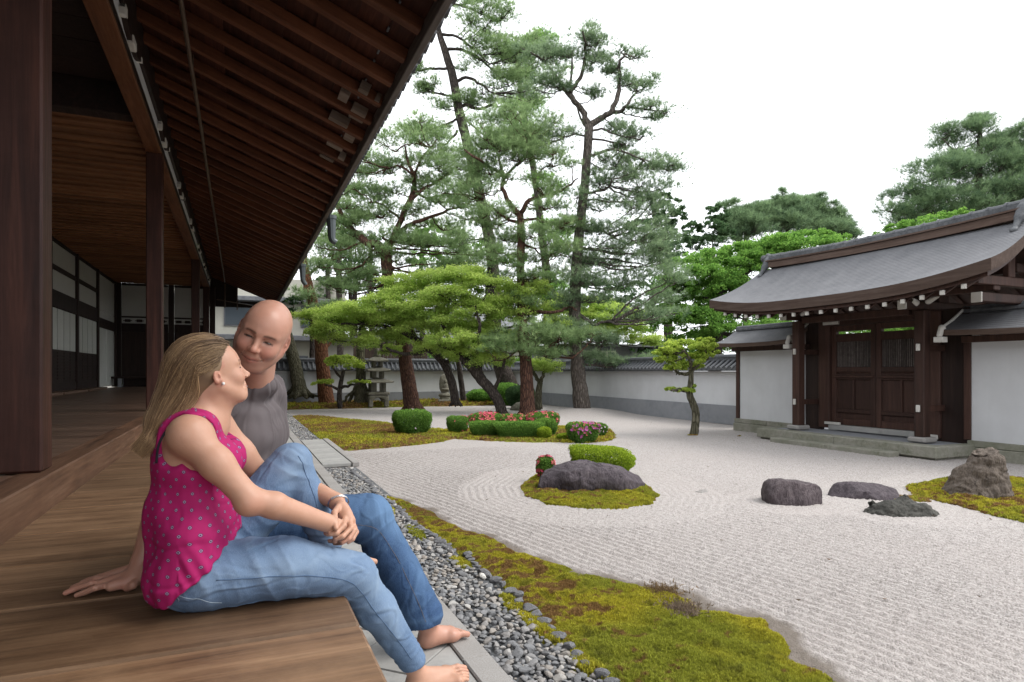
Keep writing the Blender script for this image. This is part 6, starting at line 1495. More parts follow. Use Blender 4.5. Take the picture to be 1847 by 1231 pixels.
def frame(f, up):
    f = Vector(f).normalized(); u = Vector(up); u = (u-f*u.dot(f)).normalized(); r = f.cross(u)
    return Matrix((r,f,u)).transposed()          # columns: right, forward, up
class Head:
    def __init__(s, c, f, up, sc): s.c = Vector(c); s.M = frame(f,up); s.s = sc; s.A = np.array(s.M)
    def w(s, x,y,z): return s.c+s.M@(Vector((x,y,z))*s.s)
    def loc(s, V): return ((V-np.array(s.c))@s.A)/s.s
    def build(s, F, male=False):
        S = s.s; k=.012*S
        e = lambda p,r,k=k,op='add',M=None,pp=2: F.ell(s.w(*p), np.array(r)*S, (s.A if M is None else s.A@np.array(M)), k, op, pp)
        co = lambda a,b,ra,rb,k=k,op='add',flat=None: F.cone(s.w(*a), s.w(*b), ra*S, rb*S, k, op, flat)
        jw = 1.12 if male else 1.0
        e((0,-.018,.036),(.077,.099,.088))                                  # skull
        e((0,.035,.030),(.066,.062,.072),k=.03*S)                           # forehead and temples
        e((0,.028,-.040),(.060*jw,.066,.072),k=.03*S)                       # mid face
        for q in (-1,1):
            co((q*.060*jw,.000,-.040),(q*.028*jw,.066,-.092),.016,.014,.03*S)   # jaw line
            e((q*.040,.062,-.022),(.024,.022,.022),k=.022*S)                # cheek
            if not male: e((q*.036,.070,-.028),(.018,.017,.018),k=.015*S)
            else: e((q*.038,.072,-.030),(.020,.018,.018),k=.014*S)
        e((0,.074,-.097 if male else -.090),(.026*jw,.019,.018 if male else .016),k=.022*S)                      # chin
        e((0,.080,-.060),(.030,.018,.026),k=.016*S)                         # muzzle
        co((0,.088,.018),(0,.108,-.020),.0075,.0095,.012*S); e((0,.112,-.026),(.0115,.012,.0105),k=.007*S)      # nose
        for q in (-1,1):
            e((q*.012,.101,-.030),(.0085,.011,.008),k=.005*S)
            e((q*.0065,.108,-.037),(.0038,.005,.003),k=.002*S,op='sub')
            co((q*.010,.088,.027),(q*.046,.072,.026),.0095,.008,.014*S)     # brow
            e((q*.031,.092,.008),(.018,.010,.011),k=.010*S,op='sub')        # socket
            e((q*.031,.0755,.009),(.0155,.0125,.0115),k=.004*S)             # closed lid ball
            e((q*.031,.079,-.006),(.017,.009,.006),k=.006*S)                # lower lid pad
            co((q*.019,.0865,.0035),(q*.031,.089,.0065),.0012,.0016,.0015*S,'sub'); co((q*.031,.089,.0065),(q*.044,.080,.002),.0016,.0012,.0015*S,'sub')
            # nasolabial fold
            co((q*.017,.098,-.034),(q*.034,.080,-.060),.0022,.0022,.007*S,'sub')
            # ear
            R = np.array(Matrix.Rotation(q*.35,3,'Z')@Matrix.Rotation(-.15,3,'X'))
            es = 1.0 if male else .74
            e((q*.079,-.006,.000 if male else -.006),(.007,.018*es,.031*es),k=.005*S,M=R,pp=2.3); e((q*.0845,-.001,.003 if male else -.003),(.0062,.011*es,.020*es),k=.003*S,op='sub',M=R); e((q*.079,.003,-.024*es),(.006,.008*es,.009*es),k=.006*S); e((q*.082,.004,-.004),(.004,.004,.006),k=.003*S)
        # smiling mouth
        mw = .035 if male else .029
        for q in (-1,1):
            co((0,.0985,-.0655),(q*mw*.6,.0925,-.0625),.0022,.0022,.003*S,'sub'); co((q*mw*.6,.0925,-.0625),(q*mw,.080,-.0565),.0022,.0018,.003*S,'sub')
            co((q*.002,.0985,-.0600),(q*mw*.85,.084,-.0565),.0038,.0022,.004*S)
            co((q*.002,.0970,-.0712),(q*mw*.8,.084,-.0625),.0045,.0022,.004*S)
    def colours(s, V, col, male=False):
        L = s.loc(V); x,y,z = L[:,0],L[:,1],L[:,2]; ax = np.abs(x)
        inh = (np.abs(x)<.1)&(y>-.13)&(y<.14)&(z>-.13)&(z<.14)
        line = -.0600+ (ax/.028)**2*.0045
        lip = np.clip(1-(((ax/.027)**2)+((z-(line-.005))/.0095)**2),0,1)*(y>.07)*inh
        col[:,0] = np.maximum(col[:,0], np.clip(lip*2.2,0,.85 if not male else .55))
        ck = np.exp(-(((ax-.042)/.022)**2+((z+.022)/.022)**2))*(y>.03)*inh; col[:,0] = np.maximum(col[:,0], ck*(.22 if not male else .30))
        ns = np.exp(-((ax/.013)**2+((z+.028)/.014)**2))*(y>.09)*inh; col[:,0] = np.maximum(col[:,0], ns*(.22 if not male else .3))
        er = inh*(ax>.074)*(z<.04)*(z>-.04)*(y<.03); col[:,0] = np.maximum(col[:,0], er*.25)
        arch = (.0270 if male else .031)-(ax-.030)**2*9; bw = np.exp(-((z-arch)/.0040)**4)*np.clip((ax-.010)/.004,0,1)*np.clip((.054-ax)/.008,0,1)*(y>.05)*inh
        col[:,1] = np.maximum(col[:,1], bw*(.80 if male else .62))
        lash = np.exp(-((z-(.0055-((ax-.031)**2)*12))/.0030)**2)*(ax>.016)*(ax<.048)*(y>.06)*inh; col[:,1] = np.maximum(col[:,1], lash*1.0)
        socket_shade = np.exp(-(((ax-.031)/.02)**2+((z-.008)/.012)**2))*(y>.06)*inh; col[:,1] = np.maximum(col[:,1], socket_shade*(.42 if male else .25))  # brow shade over the eye sockets, painted into the skin colour
        mo = np.exp(-((z-(line-.0052))/.0020)**2)*(ax<(.036 if male else .029))*(y>.068)*inh; col[:,1] = np.maximum(col[:,1], mo*.85)
        if male:
            sb = np.clip((-.028-z)/.02,0,1)*np.clip((y+.02)/.03,0,1)*inh; sb = sb*(1-np.exp(-((z+.028)/.02)**2-(ax/.02)**2)); col[:,1] = np.maximum(col[:,1], sb*.30)
            hd = np.clip((z-.00)/.02,0,1)*np.clip((.02-y)/.06,0,1)*inh*(z<.06); col[:,1] = np.maximum(col[:,1], hd*.10)

def finish(name, F, mat, parent, org, it=1, disp=None, colf=None, pat=None):
    V,Q = F.mesh(); V = smooth_verts(V,Q,it)
    if disp is not None:
        N = normals(V,Q); V = V+N*disp(V,N)[:,None]
    me = np_mesh(name, V-np.array(org), Q, True)
    if colf is not None:
        c = np.zeros((len(V),3)); colf(V,c); vcol(me,c)
    if pat is not None: vvec(me, pat(V), 'pat')
    return obj(name, me, mat, parent)
def foot(F, ankle, heel, toe, sc=1.0, up=(0,0,1), side=1):
    """ankle, heel and toe points (toe = tip of the big toe); side = +1 when the little toe lies towards the camera"""
    a=np.array(tuple(ankle));h=np.array(tuple(heel));t=np.array(tuple(toe)); d=t-h; L=np.linalg.norm(d); d/=L; u=np.array(up,float); u-=d*(u@d); u/=np.linalg.norm(u); s=np.cross(d,u)*side
    P=lambda x,y,z: h+d*x*L+s*y*L*1.75+u*z*L
    F.cone(a,P(.14,0,.16),.036*sc,.034*sc,.02); F.ell(P(.07,0,.10),(.034*sc,.030*sc,.032*sc),None,.015)
    F.cone(P(.16,.0,.18),P(.62,.02,.12),.036*sc,.024*sc,.02); F.cone(P(.1,.03,.07),P(.68,.13,.06),.026*sc,.019*sc,.02); F.cone(P(.1,-.01,.08),P(.70,-.05,.075),.026*sc,.021*sc,.02)
    F.cone(P(.62,-.06,.09),P(.70,.14,.06),.022*sc,.016*sc,.015)
    for k,(y0,y1,l,r) in enumerate(((-.07,-.055,1.0,.0125),(-.005,.0,.985,.0095),(.05,.055,.95,.009),(.095,.10,.91,.0085),(.14,.145,.86,.0085))):
        F.chain([P(.70,y0,.085-.006*k),P((.70+l)/2,(y0+y1)/2,.095-.006*k),P(l-.03,y1,.05)],[r*1.1*sc,r*sc,r*.95*sc],.004)
def fingers(F, chains, rs, k=.0035):
    for c,r in zip(chains,rs): F.chain(c,[r,r*.98,r*.92,r*.8][:len(c)],k)

# ------------------------------------------------------------------ WOMAN
WO = (-.10,2.24,.47)
woman = thing('person','long haired woman in pink printed top and light jeans sitting on the verandah edge','person',WO)
WH = Head((-.080,2.240,1.186),(.91,.28,.25),(-.2,-.03,1),.95)
def w_torso(F, g=0.0, k=.03):
    F.ell((-.125,2.245,.60),(.115+g,.165+g,.12+g),None,k)
    F.ell((-.135,2.245,.76),(.100+g,.140+g,.16+g),None,k)
    F.ell((-.135,2.245,.91),(.108+g,.150+g,.13+g),None,k)
    F.cone((-.13,2.12,1.005),(-.10,2.38,1.01),.060+g,.060+g,k)                 # shoulder girdle
    F.ell((-.165,2.235,.99),(.065+g,.13+g,.09+g),None,k)                       # upper back
    F.ell((-.060,2.185,.915),(.062+g,.062+g,.065+g),None,k); F.ell((-.045,2.315,.915),(.062+g,.062+g,.065+g),None,k)
R_SH=(-.135,2.100,1.010); R_EL=(.030,2.055,.812); R_WR=(.262,2.135,.705); L_SH=(-.075,2.385,1.01); L_EL=(.085,2.445,.80); L_WR=tuple(at(607,905,Y=2.30))
BF = Field((-.30,1.96,.03),(.86,2.56,1.33),.0036)
WH.build(BF)
w_torso(BF,-.006)
nb = Vector((-.105,2.235,1.03))
BF.cone(WH.w(0,-.030,-.045), nb, .050, .060, .03); BF.cone(WH.w(0,.010,-.075), Vector((-.075,2.25,1.03)), .038,.045,.03); BF.cone(nb, R_SH, .050,.045,.04); BF.cone(nb, L_SH, .050,.045,.04)
BF.cone(WH.w(.045,-.02,-.05), Vector((-.045,2.245,1.03)), .012,.012,.02)
BF.chain([R_SH,(-.06,2.07,.925),R_EL],[.051,.043,.038],.035); BF.chain([R_EL,(.10,2.07,.788),R_WR],[.039,.0395,.029],.02, kk=.015)
BF.ell((.024,2.047,.802),(.033,.033,.033),None,.02)
BF.chain([L_SH,(.0,2.42,.91),L_EL],[.060,.050,.043],.03); BF.chain([L_EL,(.19,2.42,.80),L_WR],[.043,.040,.029],.02)
# right hand: palm runs on from the forearm and closes round the shin; left hand lies over its wrist
a_ = lambda u,v,Y: np.array(tuple(at(u,v,Y=Y)))
BF.cone(R_WR, a_(612,955,2.17), .028,.024,.015,flat=((0,.5,1),1.2)); BF.cone(a_(606,950,2.16), a_(626,966,2.20), .028,.020,.012)
fingers(BF, [[a_(624,957,2.18),a_(634,962,2.23),a_(624,968,2.28)],[a_(622,964,2.18),a_(630,972,2.22),a_(618,977,2.27)],
             [a_(612,968,2.16),a_(616,979,2.18),a_(604,980,2.21)],[a_(604,966,2.15),a_(604,977,2.165),a_(594,976,2.19)]],[.0095,.0095,.009,.008])
fingers(BF, [[a_(596,955,2.14),a_(592,963,2.15),a_(588,962,2.17)]],[.0095])
BF.cone(L_WR, a_(621,930,2.21), .026,.027,.015,flat=((0,1,.2),1.35)); BF.cone(a_(615,915,2.24), a_(630,940,2.19), .022,.021,.012)
fingers(BF, [[a_(611,914,2.23),a_(603,926,2.175),a_(604,941,2.125),a_(606,953,2.105)]],[.0115])
fingers(BF, [[a_(622,934,2.19),a_(620,948,2.135),a_(607,962,2.115),a_(596,964,2.12)],[a_(630,938,2.19),a_(633,953,2.145),a_(618,968,2.12),a_(606,972,2.125)],
             [a_(635,941,2.20),a_(640,956,2.16),a_(629,972,2.14),a_(618,979,2.14)],[a_(637,944,2.22),a_(643,960,2.19),a_(636,973,2.17),a_(628,979,2.17)]],[.0100,.0098,.0092,.0082])
# legs under the denim, then feet
BF.chain([(-.09,2.16,.58),(.36,2.155,.50),(.566,2.205,.17)],[.05,.04,.034],.02); BF.chain([(-.09,2.33,.58),(.175,2.375,.885),(.300,2.36,.55)],[.05,.04,.032],.02)
foot(BF,(.573,2.207,.15),(.560,2.212,.058),(.798,2.250,.060),.95,side=1)
foot(BF,(.300,2.36,.545),(.268,2.352,.478),(.470,2.40,.474),.95,side=-1)
def wcol(V,c):
    WH.colours(V,c)
    for p in (a_(639,946,2.2),a_(624,975,2.15),np.array((.79,2.25,.06)),np.array((.04,2.03,.80))):
        c[:,0] = np.maximum(c[:,0], .22*np.exp(-((V-p)**2).sum(1)/.03**2))
finish('body', BF, SK_W, woman, WO, 1, lambda V,N: .0006*fbm(V*30,2,4), wcol)
# face details
def blob(name, c, r, M, mat, parent, org, n=12):
    import bmesh
    bm = bmesh.new(); bmesh.ops.create_uvsphere(bm,u_segments=n*2,v_segments=n,radius=1); me=bpy.data.meshes.new(name); 
    T = Matrix.Translation(Vector(c)-Vector(org))@Matrix(M).to_4x4()@Matrix.Diagonal((*r,1)); bm.transform(T); bm.to_mesh(me); bm.free()
    for p in me.polygons: p.use_smooth=True
    return obj(name,me,mat,parent)
for q in (-1,1):
    e=blob('eye',WH.w(q*.031,.0840,.0055),(.0090*.95,.0062,.0026),WH.M,MAT['eye'],woman,WO)
blob('earring',WH.w(.085,.006,-.031),(.0052,)*3,WH.M,MAT['pearl'],woman,WO); blob('earring',WH.w(-.085,.006,-.031),(.0052,)*3,WH.M,MAT['pearl'],woman,WO)
tt = MB(); tt.tube([np.array(WH.w(x,.0980-.012*(abs(x)/.02)**2,-.0648+.003*(abs(x)/.02)**2))-np.array(WO) for x in np.linspace(-.019,.019,9)],.0042,6); tt.build('teeth',MAT['teeth'],woman,True)
m = MB(); bc = a_(611,908,2.285); ax_ = np.array(L_WR)-a_(621,930,2.21); ax_/=np.linalg.norm(ax_); s1=np.cross(ax_,[0,0,1.]); s1/=np.linalg.norm(s1); s2=np.cross(ax_,s1)
for w_o in (0,.006): m.tube([bc-np.array(WO)+ax_*w_o+(s1*math.cos(t)*.036+s2*math.sin(t)*.028) for t in np.linspace(0,2*math.pi,25)],.0018,5,False)
m.build('bracelet',MAT['silver'],woman,True)
def crease(V, sc, seed, w, wd=.13):
    sc = np.array(sc); n = vnoise(V*sc+vnoise(V*sc*.6,seed+7)[:,None]*.7,seed); return w*(1.2*np.exp(-((n-.22)/(wd*2))**2)-np.exp(-(n/wd)**2))
def fold_rings(V, c, ax, rad, freq, amp, seed):
    ax=np.array(ax,float); ax/=np.linalg.norm(ax); r=V-np.array(c); t=r@ax; dist=np.linalg.norm(r,axis=1)
    sn = np.sin(t*freq*.5+1.6*vnoise(V*9,seed)); return amp*(1-2.2*np.abs(sn)**.8)*np.exp(-(dist/rad)**2)*(.6+.4*vnoise(V*7,seed+3))
# top
TF = Field((-.33,1.98,.46),(.10,2.52,1.12),.0036)
w_torso(TF,.008)
TF.cone((-.115,2.14,1.03),(-.09,2.36,1.035),.048,.048,.03)
TF.cone((-.135,2.24,.75),(-.115,2.23,.53),.135,.135,.04,flat=((1,0,0),1.0)); TF.cone((-.12,2.13,.70),(-.12,2.12,.56),.085,.095,.04); TF.cone((-.12,2.33,.70),(-.12,2.34,.56),.085,.095,.04)
TF.ell((-.115,2.245,.585),(.144,.189,.125),None,.02); TF.ell((-.125,2.165,.575),(.138,.113,.115),None,.02)
TF.ell((-.185,2.065,.995),(.070,.095,.098),Matrix.Rotation(.35,3,'Y'),.006,'sub'); TF.ell((-.11,2.05,.985),(.085,.085,.10),None,.006,'sub')
TF.ell((-.11,2.455,.99),(.085,.10,.10),None,.006,'sub')
TF.ell((-.075,2.25,1.10),(.075,.085,.10),None,.006,'sub'); TF.ell((-.02,2.255,1.05),(.06,.075,.085),None,.006,'sub')
pA = np.array(tuple(at(300,1092,Y=2.08))); pB = np.array(tuple(at(446,962,Y=2.08))); hv = pB-pA; TF.plane(pA,(hv[2],0,-hv[0]),.004)
TF.plane((0,0,.476),(0,0,-1),.003)
def tdisp(V,N):
    g = V*np.array([9,9,3.0]); fold = fbm(g+vnoise(V*5,3)[:,None]*.6,3,12); low = np.clip((.93-V[:,2])/.35,.12,1)
    a = np.arctan2(V[:,1]-2.24,V[:,0]+.13)
    dr = np.sin(a*9+V[:,2]*10+2*vnoise(V*5,2))*.0042
    diag = np.sin((V[:,2]*1.2+V[:,0]*2.4)*60+3*vnoise(V*8,8))*.003*np.exp(-((V[:,2]-.62)/.06)**2)
    return low*(.016*fold+dr*.9)+low**.5*(crease(V,(11,11,5),61,.0042)+crease(V,(20,20,8),62,.0018)+crease(V,(7,5,9),63,.003))+diag*(V[:,0]>-.16)
finish('top', TF, MAT['pinktop'], woman, WO, 2, tdisp, None, lambda V: np.stack([np.arctan2(V[:,1]-2.24,V[:,0]+.13)*.15+.006*vnoise(V*9,5),V[:,2]+.25*0,V[:,0]*0],1))
m = MB(); m.tube(spline([np.array(p)-np.array(WO) for p in ((-.222,2.115,.93),(-.215,2.112,.985),(-.192,2.12,1.03),(-.16,2.14,1.058))],6),.0035,6); m.build('bra_strap',MAT['dark_elastic'],woman,True)
# jeans
JF = Field((-.32,1.98,.10),(.72,2.52,1.02),.0038)
JF.ell((-.115,2.245,.585),(.130,.175,.115),None,.03); JF.ell((-.125,2.165,.575),(.125,.10,.105),None,.03); JF.ell((-.125,2.33,.575),(.125,.10,.105),None,.03)
JF.chain([(-.08,2.155,.575),(.14,2.145,.572),(.350,2.15,.520)],[.105,.094,.073],.03,kk=.02); JF.ell((.362,2.15,.512),(.066,.062,.066),None,.02)
JF.chain([(.358,2.155,.500),(.432,2.17,.385),(.568,2.205,.170)],[.066,.064,.048],.02,kk=.02)
JF.chain([(-.08,2.33,.58),(.06,2.35,.73),(.165,2.37,.872)],[.102,.088,.068],.03,kk=.02); JF.ell((.178,2.375,.885),(.060,.060,.058),None,.02)
JF.chain([(.178,2.375,.872),(.225,2.372,.745),(.296,2.362,.575)],[.062,.062,.047],.02,kk=.02)
JF.plane((.573,2.2,.158),np.array((.196,.03,-.32)),.004) if False else None
JF.ell((.60,2.21,.10),(.075,.08,.055),Matrix.Rotation(.5,3,'Y'),.004,'sub')
JF.plane((0,0,.482),(0,0,-1),.002) if False else None
def jdisp(V,N):
    d = .003*fbm(V*np.array([14,14,14]),3,21)+crease(V,(9,14,16),64,.0020)+crease(V,(22,22,26),65,.0008)
    d += fold_rings(V,(.34,2.15,.46),(.45,0,-.9),.075,150,.0055,1)+fold_rings(V,(-.0,2.12,.60),(.9,0,.35),.09,120,.006,2)+fold_rings(V,(.06,2.08,.56),(.95,0,.3),.14,75,.004,3)
    d += fold_rings(V,(.165,2.33,.84),(.4,0,.9),.07,150,.004,4)+fold_rings(V,(.03,2.29,.66),(.7,0,.7),.09,110,.005,5)+fold_rings(V,(.545,2.2,.20),(.5,0,-.85),.05,230,.0035,6)+fold_rings(V,(.285,2.36,.60),(.3,0,-.9),.05,230,.003,7)+fold_rings(V,(.46,2.17,.33),(.5,0,-.85),.10,110,.0018,8)
    return d
def jcol(V,c):
    n = fbm(V*12,3,33)
    top = np.exp(-(((V[:,2]-.60)/.05)**2))*np.exp(-((V[:,0]-.18)/.17)**2)
    kn = np.exp(-(((V-np.array((.40,2.12,.50)))/np.array((.08,.1,.07)))**2).sum(1))+np.exp(-(((V-np.array((.46,2.14,.36)))/np.array((.06,.08,.12)))**2).sum(1))*.7
    kn2= np.exp(-(((V-np.array((.20,2.33,.88)))/np.array((.07,.09,.09)))**2).sum(1))
    cr = np.clip(jdisp(V,None)*70,0,.35)
    c[:,0] = np.clip(.55*top+.45*kn+.4*kn2+.18*n+cr,0,.8)
finish('jeans', JF, MAT['jeans_w'], woman, WO, 1, jdisp, jcol)
def seam(name, pts, r, mat, parent, org, dy=0):
    garment = [c for c in parent.children if c.name.startswith('jeans')][0].data
    V = np.empty(len(garment.vertices)*3,dtype=np.float32); garment.vertices.foreach_get('co',V); V = V.reshape(-1,3)
    N = np.empty(len(V)*3,dtype=np.float32); garment.vertices.foreach_get('normal',N); N = N.reshape(-1,3)
    S = spline([np.array(p)-np.array(org) for p in pts],10); out=[]
    for p in S:
        d = ((V-p)**2).sum(1); k = np.argpartition(d,6)[:6]; out.append((V[k]+N[k]*r*.35).mean(0))
    out = np.array(out); out[1:-1] = (out[:-2]+out[1:-1]*2+out[2:])/4
    m = MB(); m.tube(out, r, 5); return m.build(name, mat, parent, True)
seam('side_seam',[(-.06,2.052,.585),(.04,2.052,.578),(.14,2.049,.572),(.25,2.062,.55),(.33,2.078,.52),(.372,2.083,.47),(.42,2.099,.395),(.50,2.130,.28),(.55,2.155,.20)],.0014,MAT['seam_w'],woman,WO)
seam('pocket_stitching',[(-.175,2.053,.548),(-.10,2.045,.522),(-.045,2.06,.494)],.0009,MAT['thread_w'],woman,WO)
seam('pocket_stitching',[(-.175,2.053,.548),(-.172,2.058,.515)],.0009,MAT['thread_w'],woman,WO)
seam('knee_seam',[(.190,2.308,.905),(.215,2.306,.86),(.235,2.306,.80),(.252,2.308,.73),(.270,2.31,.68)],.0014,MAT['seam_w'],woman,WO)
# hair
HF = Field((-.42,2.05,.90),(.06,2.42,1.34),.004)
e_ = lambda p,r,k=.01,op='add': HF.ell(WH.w(*p), np.array(r)*WH.s, WH.A, k, op)
e_((0,-.022,.043),(.083,.105,.090))
HF.plane(WH.w(0,.074,.060),WH.M@Vector((0,1,-.55)),.008)
for q in (-1,1): HF.ell(WH.w(q*.085,.045,-.020),np.array((.045,.050,.052))*WH.s,WH.A,.006,'sub'); 
HF.chain([WH.w(.01,-.045,.025),(-.174,2.215,1.098),(-.215,2.20,1.045),(-.238,2.187,.998)],[.070,.055,.034,.012],.03,flat=((0,1,0),1.15),kk=.02)
HF.ell(WH.w(.084,.006,-.014),np.array((.018,.020,.022))*WH.s,WH.A,.004,'sub')
def hcolf(V,c):
    L = WH.loc(V); s = L[:,0]*55+vnoise(V*6,3)*2; n = .5+.5*vnoise(np.stack([s,L[:,1]*3,L[:,2]*6],1),4)
    low = np.clip((1.20-V[:,2])/.18,0,1)[:,None]
    dk=np.array([.12,.070,.040]); lt=np.array([.36,.24,.13]); c[:] = (dk*(1-n[:,None])+lt*n[:,None])*(1-.25*low)+np.array([.38,.28,.16])*.25*low
HGRID = HF.F.copy(); HGR = np.gradient(HGRID, HF.h)
finish('hair', HF, MAT['hair'], woman, WO, 3, lambda V,N: .0022*vnoise(np.stack([WH.loc(V)[:,0]*60,WH.loc(V)[:,1]*4,WH.loc(V)[:,2]*4],1),4), hcolf)
hr = np.random.default_rng(5); Vs=[];Fs=[];Cs=[];off=0
for k in range(3900):
    a = hr.uniform(-1,1); th0 = a*1.75              # around the forehead, from left temple to right temple
    y0 = .080-.078*abs(a)**2+hr.uniform(-.06,.003); drift = .45*a
    R_ = lambda y,grow=0: (.091+grow)*math.sqrt(max(.02,1-((y+.022)/.118)**2))
    g = hr.uniform(-.003,.0045)
    q_c = hr.random(); hoff = hr.uniform(0,.004) if k<3700 else hr.uniform(.004,.016); P = []
    for i_,y in enumerate(np.linspace(y0,-.060,4)):
        th = th0+drift*(y0-y)/.157*1.2; rr = R_(y,g-(.005 if i_==0 else 0)); P.append(np.array(WH.w(math.sin(th)*rr, y, .044+math.cos(th)*rr*1.04)))
    ph = a*2.0+hr.normal()*.12; gg = hr.uniform(-.002,.006)
    for (A_,r_) in (((-.145,2.225,1.145),.072),((-.178,2.215,1.092),.061),((-.208,2.20,1.042),.048),((-.236,2.187,.998),.031)):
        P.append(np.array(A_)+(r_+gg)*(np.array((-.78,0,.62))*math.cos(ph)-np.array((0,1,0))*math.sin(ph)*.95))
    P = P[:4]+P[5:] if hr.random()<.5 else P
    ext = hr.uniform(.01,.065); d_ = np.array((-.035,0,-.055))+hr.normal(size=3)*.008; d_/=np.linalg.norm(d_); P.append(P[-1]+d_*ext-(P[-1]-np.array((-.24,2.187,1.0)))*.35)
    S_ = spline(P,4); n=len(S_)
    for it_ in range(2):
        gi = np.clip(np.rint((S_-HF.lo)/HF.h).astype(int),1,np.array(HGRID.shape)-2); ix = tuple(gi.T); dv = HGRID[ix]; gr = np.stack([G_[ix] for G_ in HGR],-1); gl = np.linalg.norm(gr,axis=1)+1e-6; gr = gr/gl[:,None]
        want = .0005+hoff; ok_ = (np.abs(dv)<.06)&(np.arange(n)<n-5); mv = np.where(dv<want, want-dv, np.where(dv>want+.004, want+.004-dv, 0)); S_ = S_+gr*(mv*ok_)[:,None]
    S_[1:-1] = (S_[:-2]+2*S_[1:-1]+S_[2:])/4; w=hr.uniform(.0006,.0013)
    V,F = tube_geo(S_-np.array(WO), np.linspace(1,.25,n)*w, 3, False); Vs.append(V); Fs.append(F[0]+off); off+=len(V)
    t = np.clip(.40+.75*float(vnoise(np.array([[a*8,q_c*3,1.5]]),8)[0])+hr.normal()*.13,0,1); c = np.array([.12,.066,.036])*(1-t)+np.array([.50,.33,.175])*t; Cs.append(np.repeat(c[None]*hr.uniform(.88,1.1)*np.linspace(.82,1.35,n)[:,None],3,0))
me = np_mesh('hair_strands',np.concatenate(Vs),np.concatenate(Fs),True); vcol(me,np.clip(np.concatenate(Cs),0,1)); tag(obj('hair_strands',me,MAT['hair'],woman),kind='stuff')

# ------------------------------------------------------------------ MAN
MO = (.05,2.66,.47)
man = thing('person','bald man in grey t-shirt and blue jeans leaning back on one hand','person',MO)
MH = Head(tuple(at(475,606,Y=2.44)),(-.22,-.94,-.25),(.40,-.15,1),1.06)
def m_torso(F, g=0.0, k=.035):
    F.ell((.045,2.68,.60),(.13+g,.17+g,.12+g),None,k)
    R = Matrix.Rotation(math.radians(-33),3,'Z')      # chest turned towards the camera
    F.ell((.035,2.67,.76),(.115+g,.150+g,.17+g),R,k); F.ell((.035,2.67,.96),(.120+g,.165+g,.17+g),R,k)
    F.cone((-.065,2.545,1.09),(.095,2.785,1.122),.066+g,.066+g,k); F.ell((.050,2.635,1.168),(.068+g,.10+g,.072+g),R,k)
M_RS=(-.085,2.535,1.085); M_RE=(-.225,2.565,.81); M_RW=(-.300,2.475,.555); M_LS=(.112,2.80,1.118)
CF = Field((-.58,2.26,.03),(.95,2.98,1.52),.0040)
MH.build(CF, True); m_torso(CF,-.008)
CF.cone(MH.w(0,-.035,-.03), Vector((.06,2.62,1.16)), .058,.064,.03); CF.cone(MH.w(0,.015,-.075), Vector((.055,2.585,1.15)), .042,.05,.03)
CF.chain([M_RS,(-.165,2.555,.93),M_RE],[.062,.056,.048],.03); CF.chain([M_RE,(-.25,2.53,.73),M_RW],[.048,.050,.035],.02)
CF.chain([M_LS,(.125,2.86,.92),(.11,2.85,.75),(.12,2.78,.66)],[.06,.05,.045,.035],.03)
CF.cone((.16,2.78,.64),(.235,2.70,.705),.030,.026,.02,flat=((0,0,1),1.2))
fingers(CF, [[(.235,2.70+o,.712-abs(o)*.2),(.275,2.672+o,.722-abs(o)*.2),(.31,2.652+o,.712-abs(o)*.2)] for o in (-.030,-.008,.014,.034)],[.0105]*4); fingers(CF, [[(.20,2.70,.70),(.225,2.655,.712),(.25,2.635,.71)]],[.0125])
g_ = lambda u,v,z=.485: np.array(tuple(at(u,v,z=z)))
CF.cone(M_RW, g_(240,1040,.515), .033,.030,.015,flat=((0,0,1),1.1)); CF.cone(g_(248,1036,.515), g_(185,1052,.505), .030,.020,.015,flat=((0,0,1),1.25)); CF.cone(g_(236,1030,.51), g_(190,1042,.50), .024,.018,.015); CF.cone(g_(246,1046,.505), g_(200,1058,.50), .022,.017,.012)
fingers(CF, [[g_(196,1044,.505),g_(172,1046,.512),g_(148,1054,.496),g_(130,1060,.484)],[g_(192,1050,.503),g_(164,1053,.510),g_(136,1062,.493),g_(118,1070,.482)],
             [g_(194,1056,.50),g_(172,1061,.506),g_(152,1069,.490),g_(138,1074,.481)],[g_(200,1040,.50),g_(180,1040,.505),g_(160,1046,.492),g_(147,1051,.483)]],[.0105,.0108,.0105,.0092])
fingers(CF, [[g_(246,1048,.505),g_(240,1056,.500),g_(229,1061,.487)]],[.0135])
CF.chain([(.02,2.60,.58),(.49,2.60,.60),(.715,2.555,.16)],[.06,.05,.040],.02); CF.chain([(.04,2.78,.57),(.29,2.80,.57),(.08,2.54,.53)],[.06,.05,.04],.02)
foot(CF,(.718,2.553,.15),(.705,2.565,.060),(.905,2.578,.062),1.08,side=-1)
foot(CF,(.09,2.55,.53),(.06,2.56,.50),(-.02,2.46,.50),.9)
def mcol(V,c):
    MH.colours(V,c,True)
    for p in (np.array((.89,2.58,.06)),g_(125,1068),g_(228,1062)): c[:,0] = np.maximum(c[:,0], .25*np.exp(-((V-p)**2).sum(1)/.03**2))
finish('body', CF, SK_M, man, MO, 1, lambda V,N: .0007*fbm(V*30,2,4), mcol)
for q in (-1,1): blob('eye',MH.w(q*.031,.0843,.0050),(.0115,.0068,.0034),MH.M,MAT['eye'],man,MO)
SF = Field((-.26,2.38,.48),(.36,3.0,1.28),.0040)
m_torso(SF,.006); SF.ell((.052,2.612,1.145),(.088,.082,.060),None,.03); SF.chain([M_RS,(-.165,2.555,.93)],[.074,.068],.03); SF.chain([M_LS,(.130,2.85,.93)],[.072,.070],.03)
SF.ell((.045,2.68,.60),(.15,.185,.14),None,.03)
SF.plane((-.16,2.555,.935),(-.65,.1,-.75),.004)
SF.ell(tuple(np.array((.062,2.598,1.258))),(.068,.082,.072),None,.004,'sub')
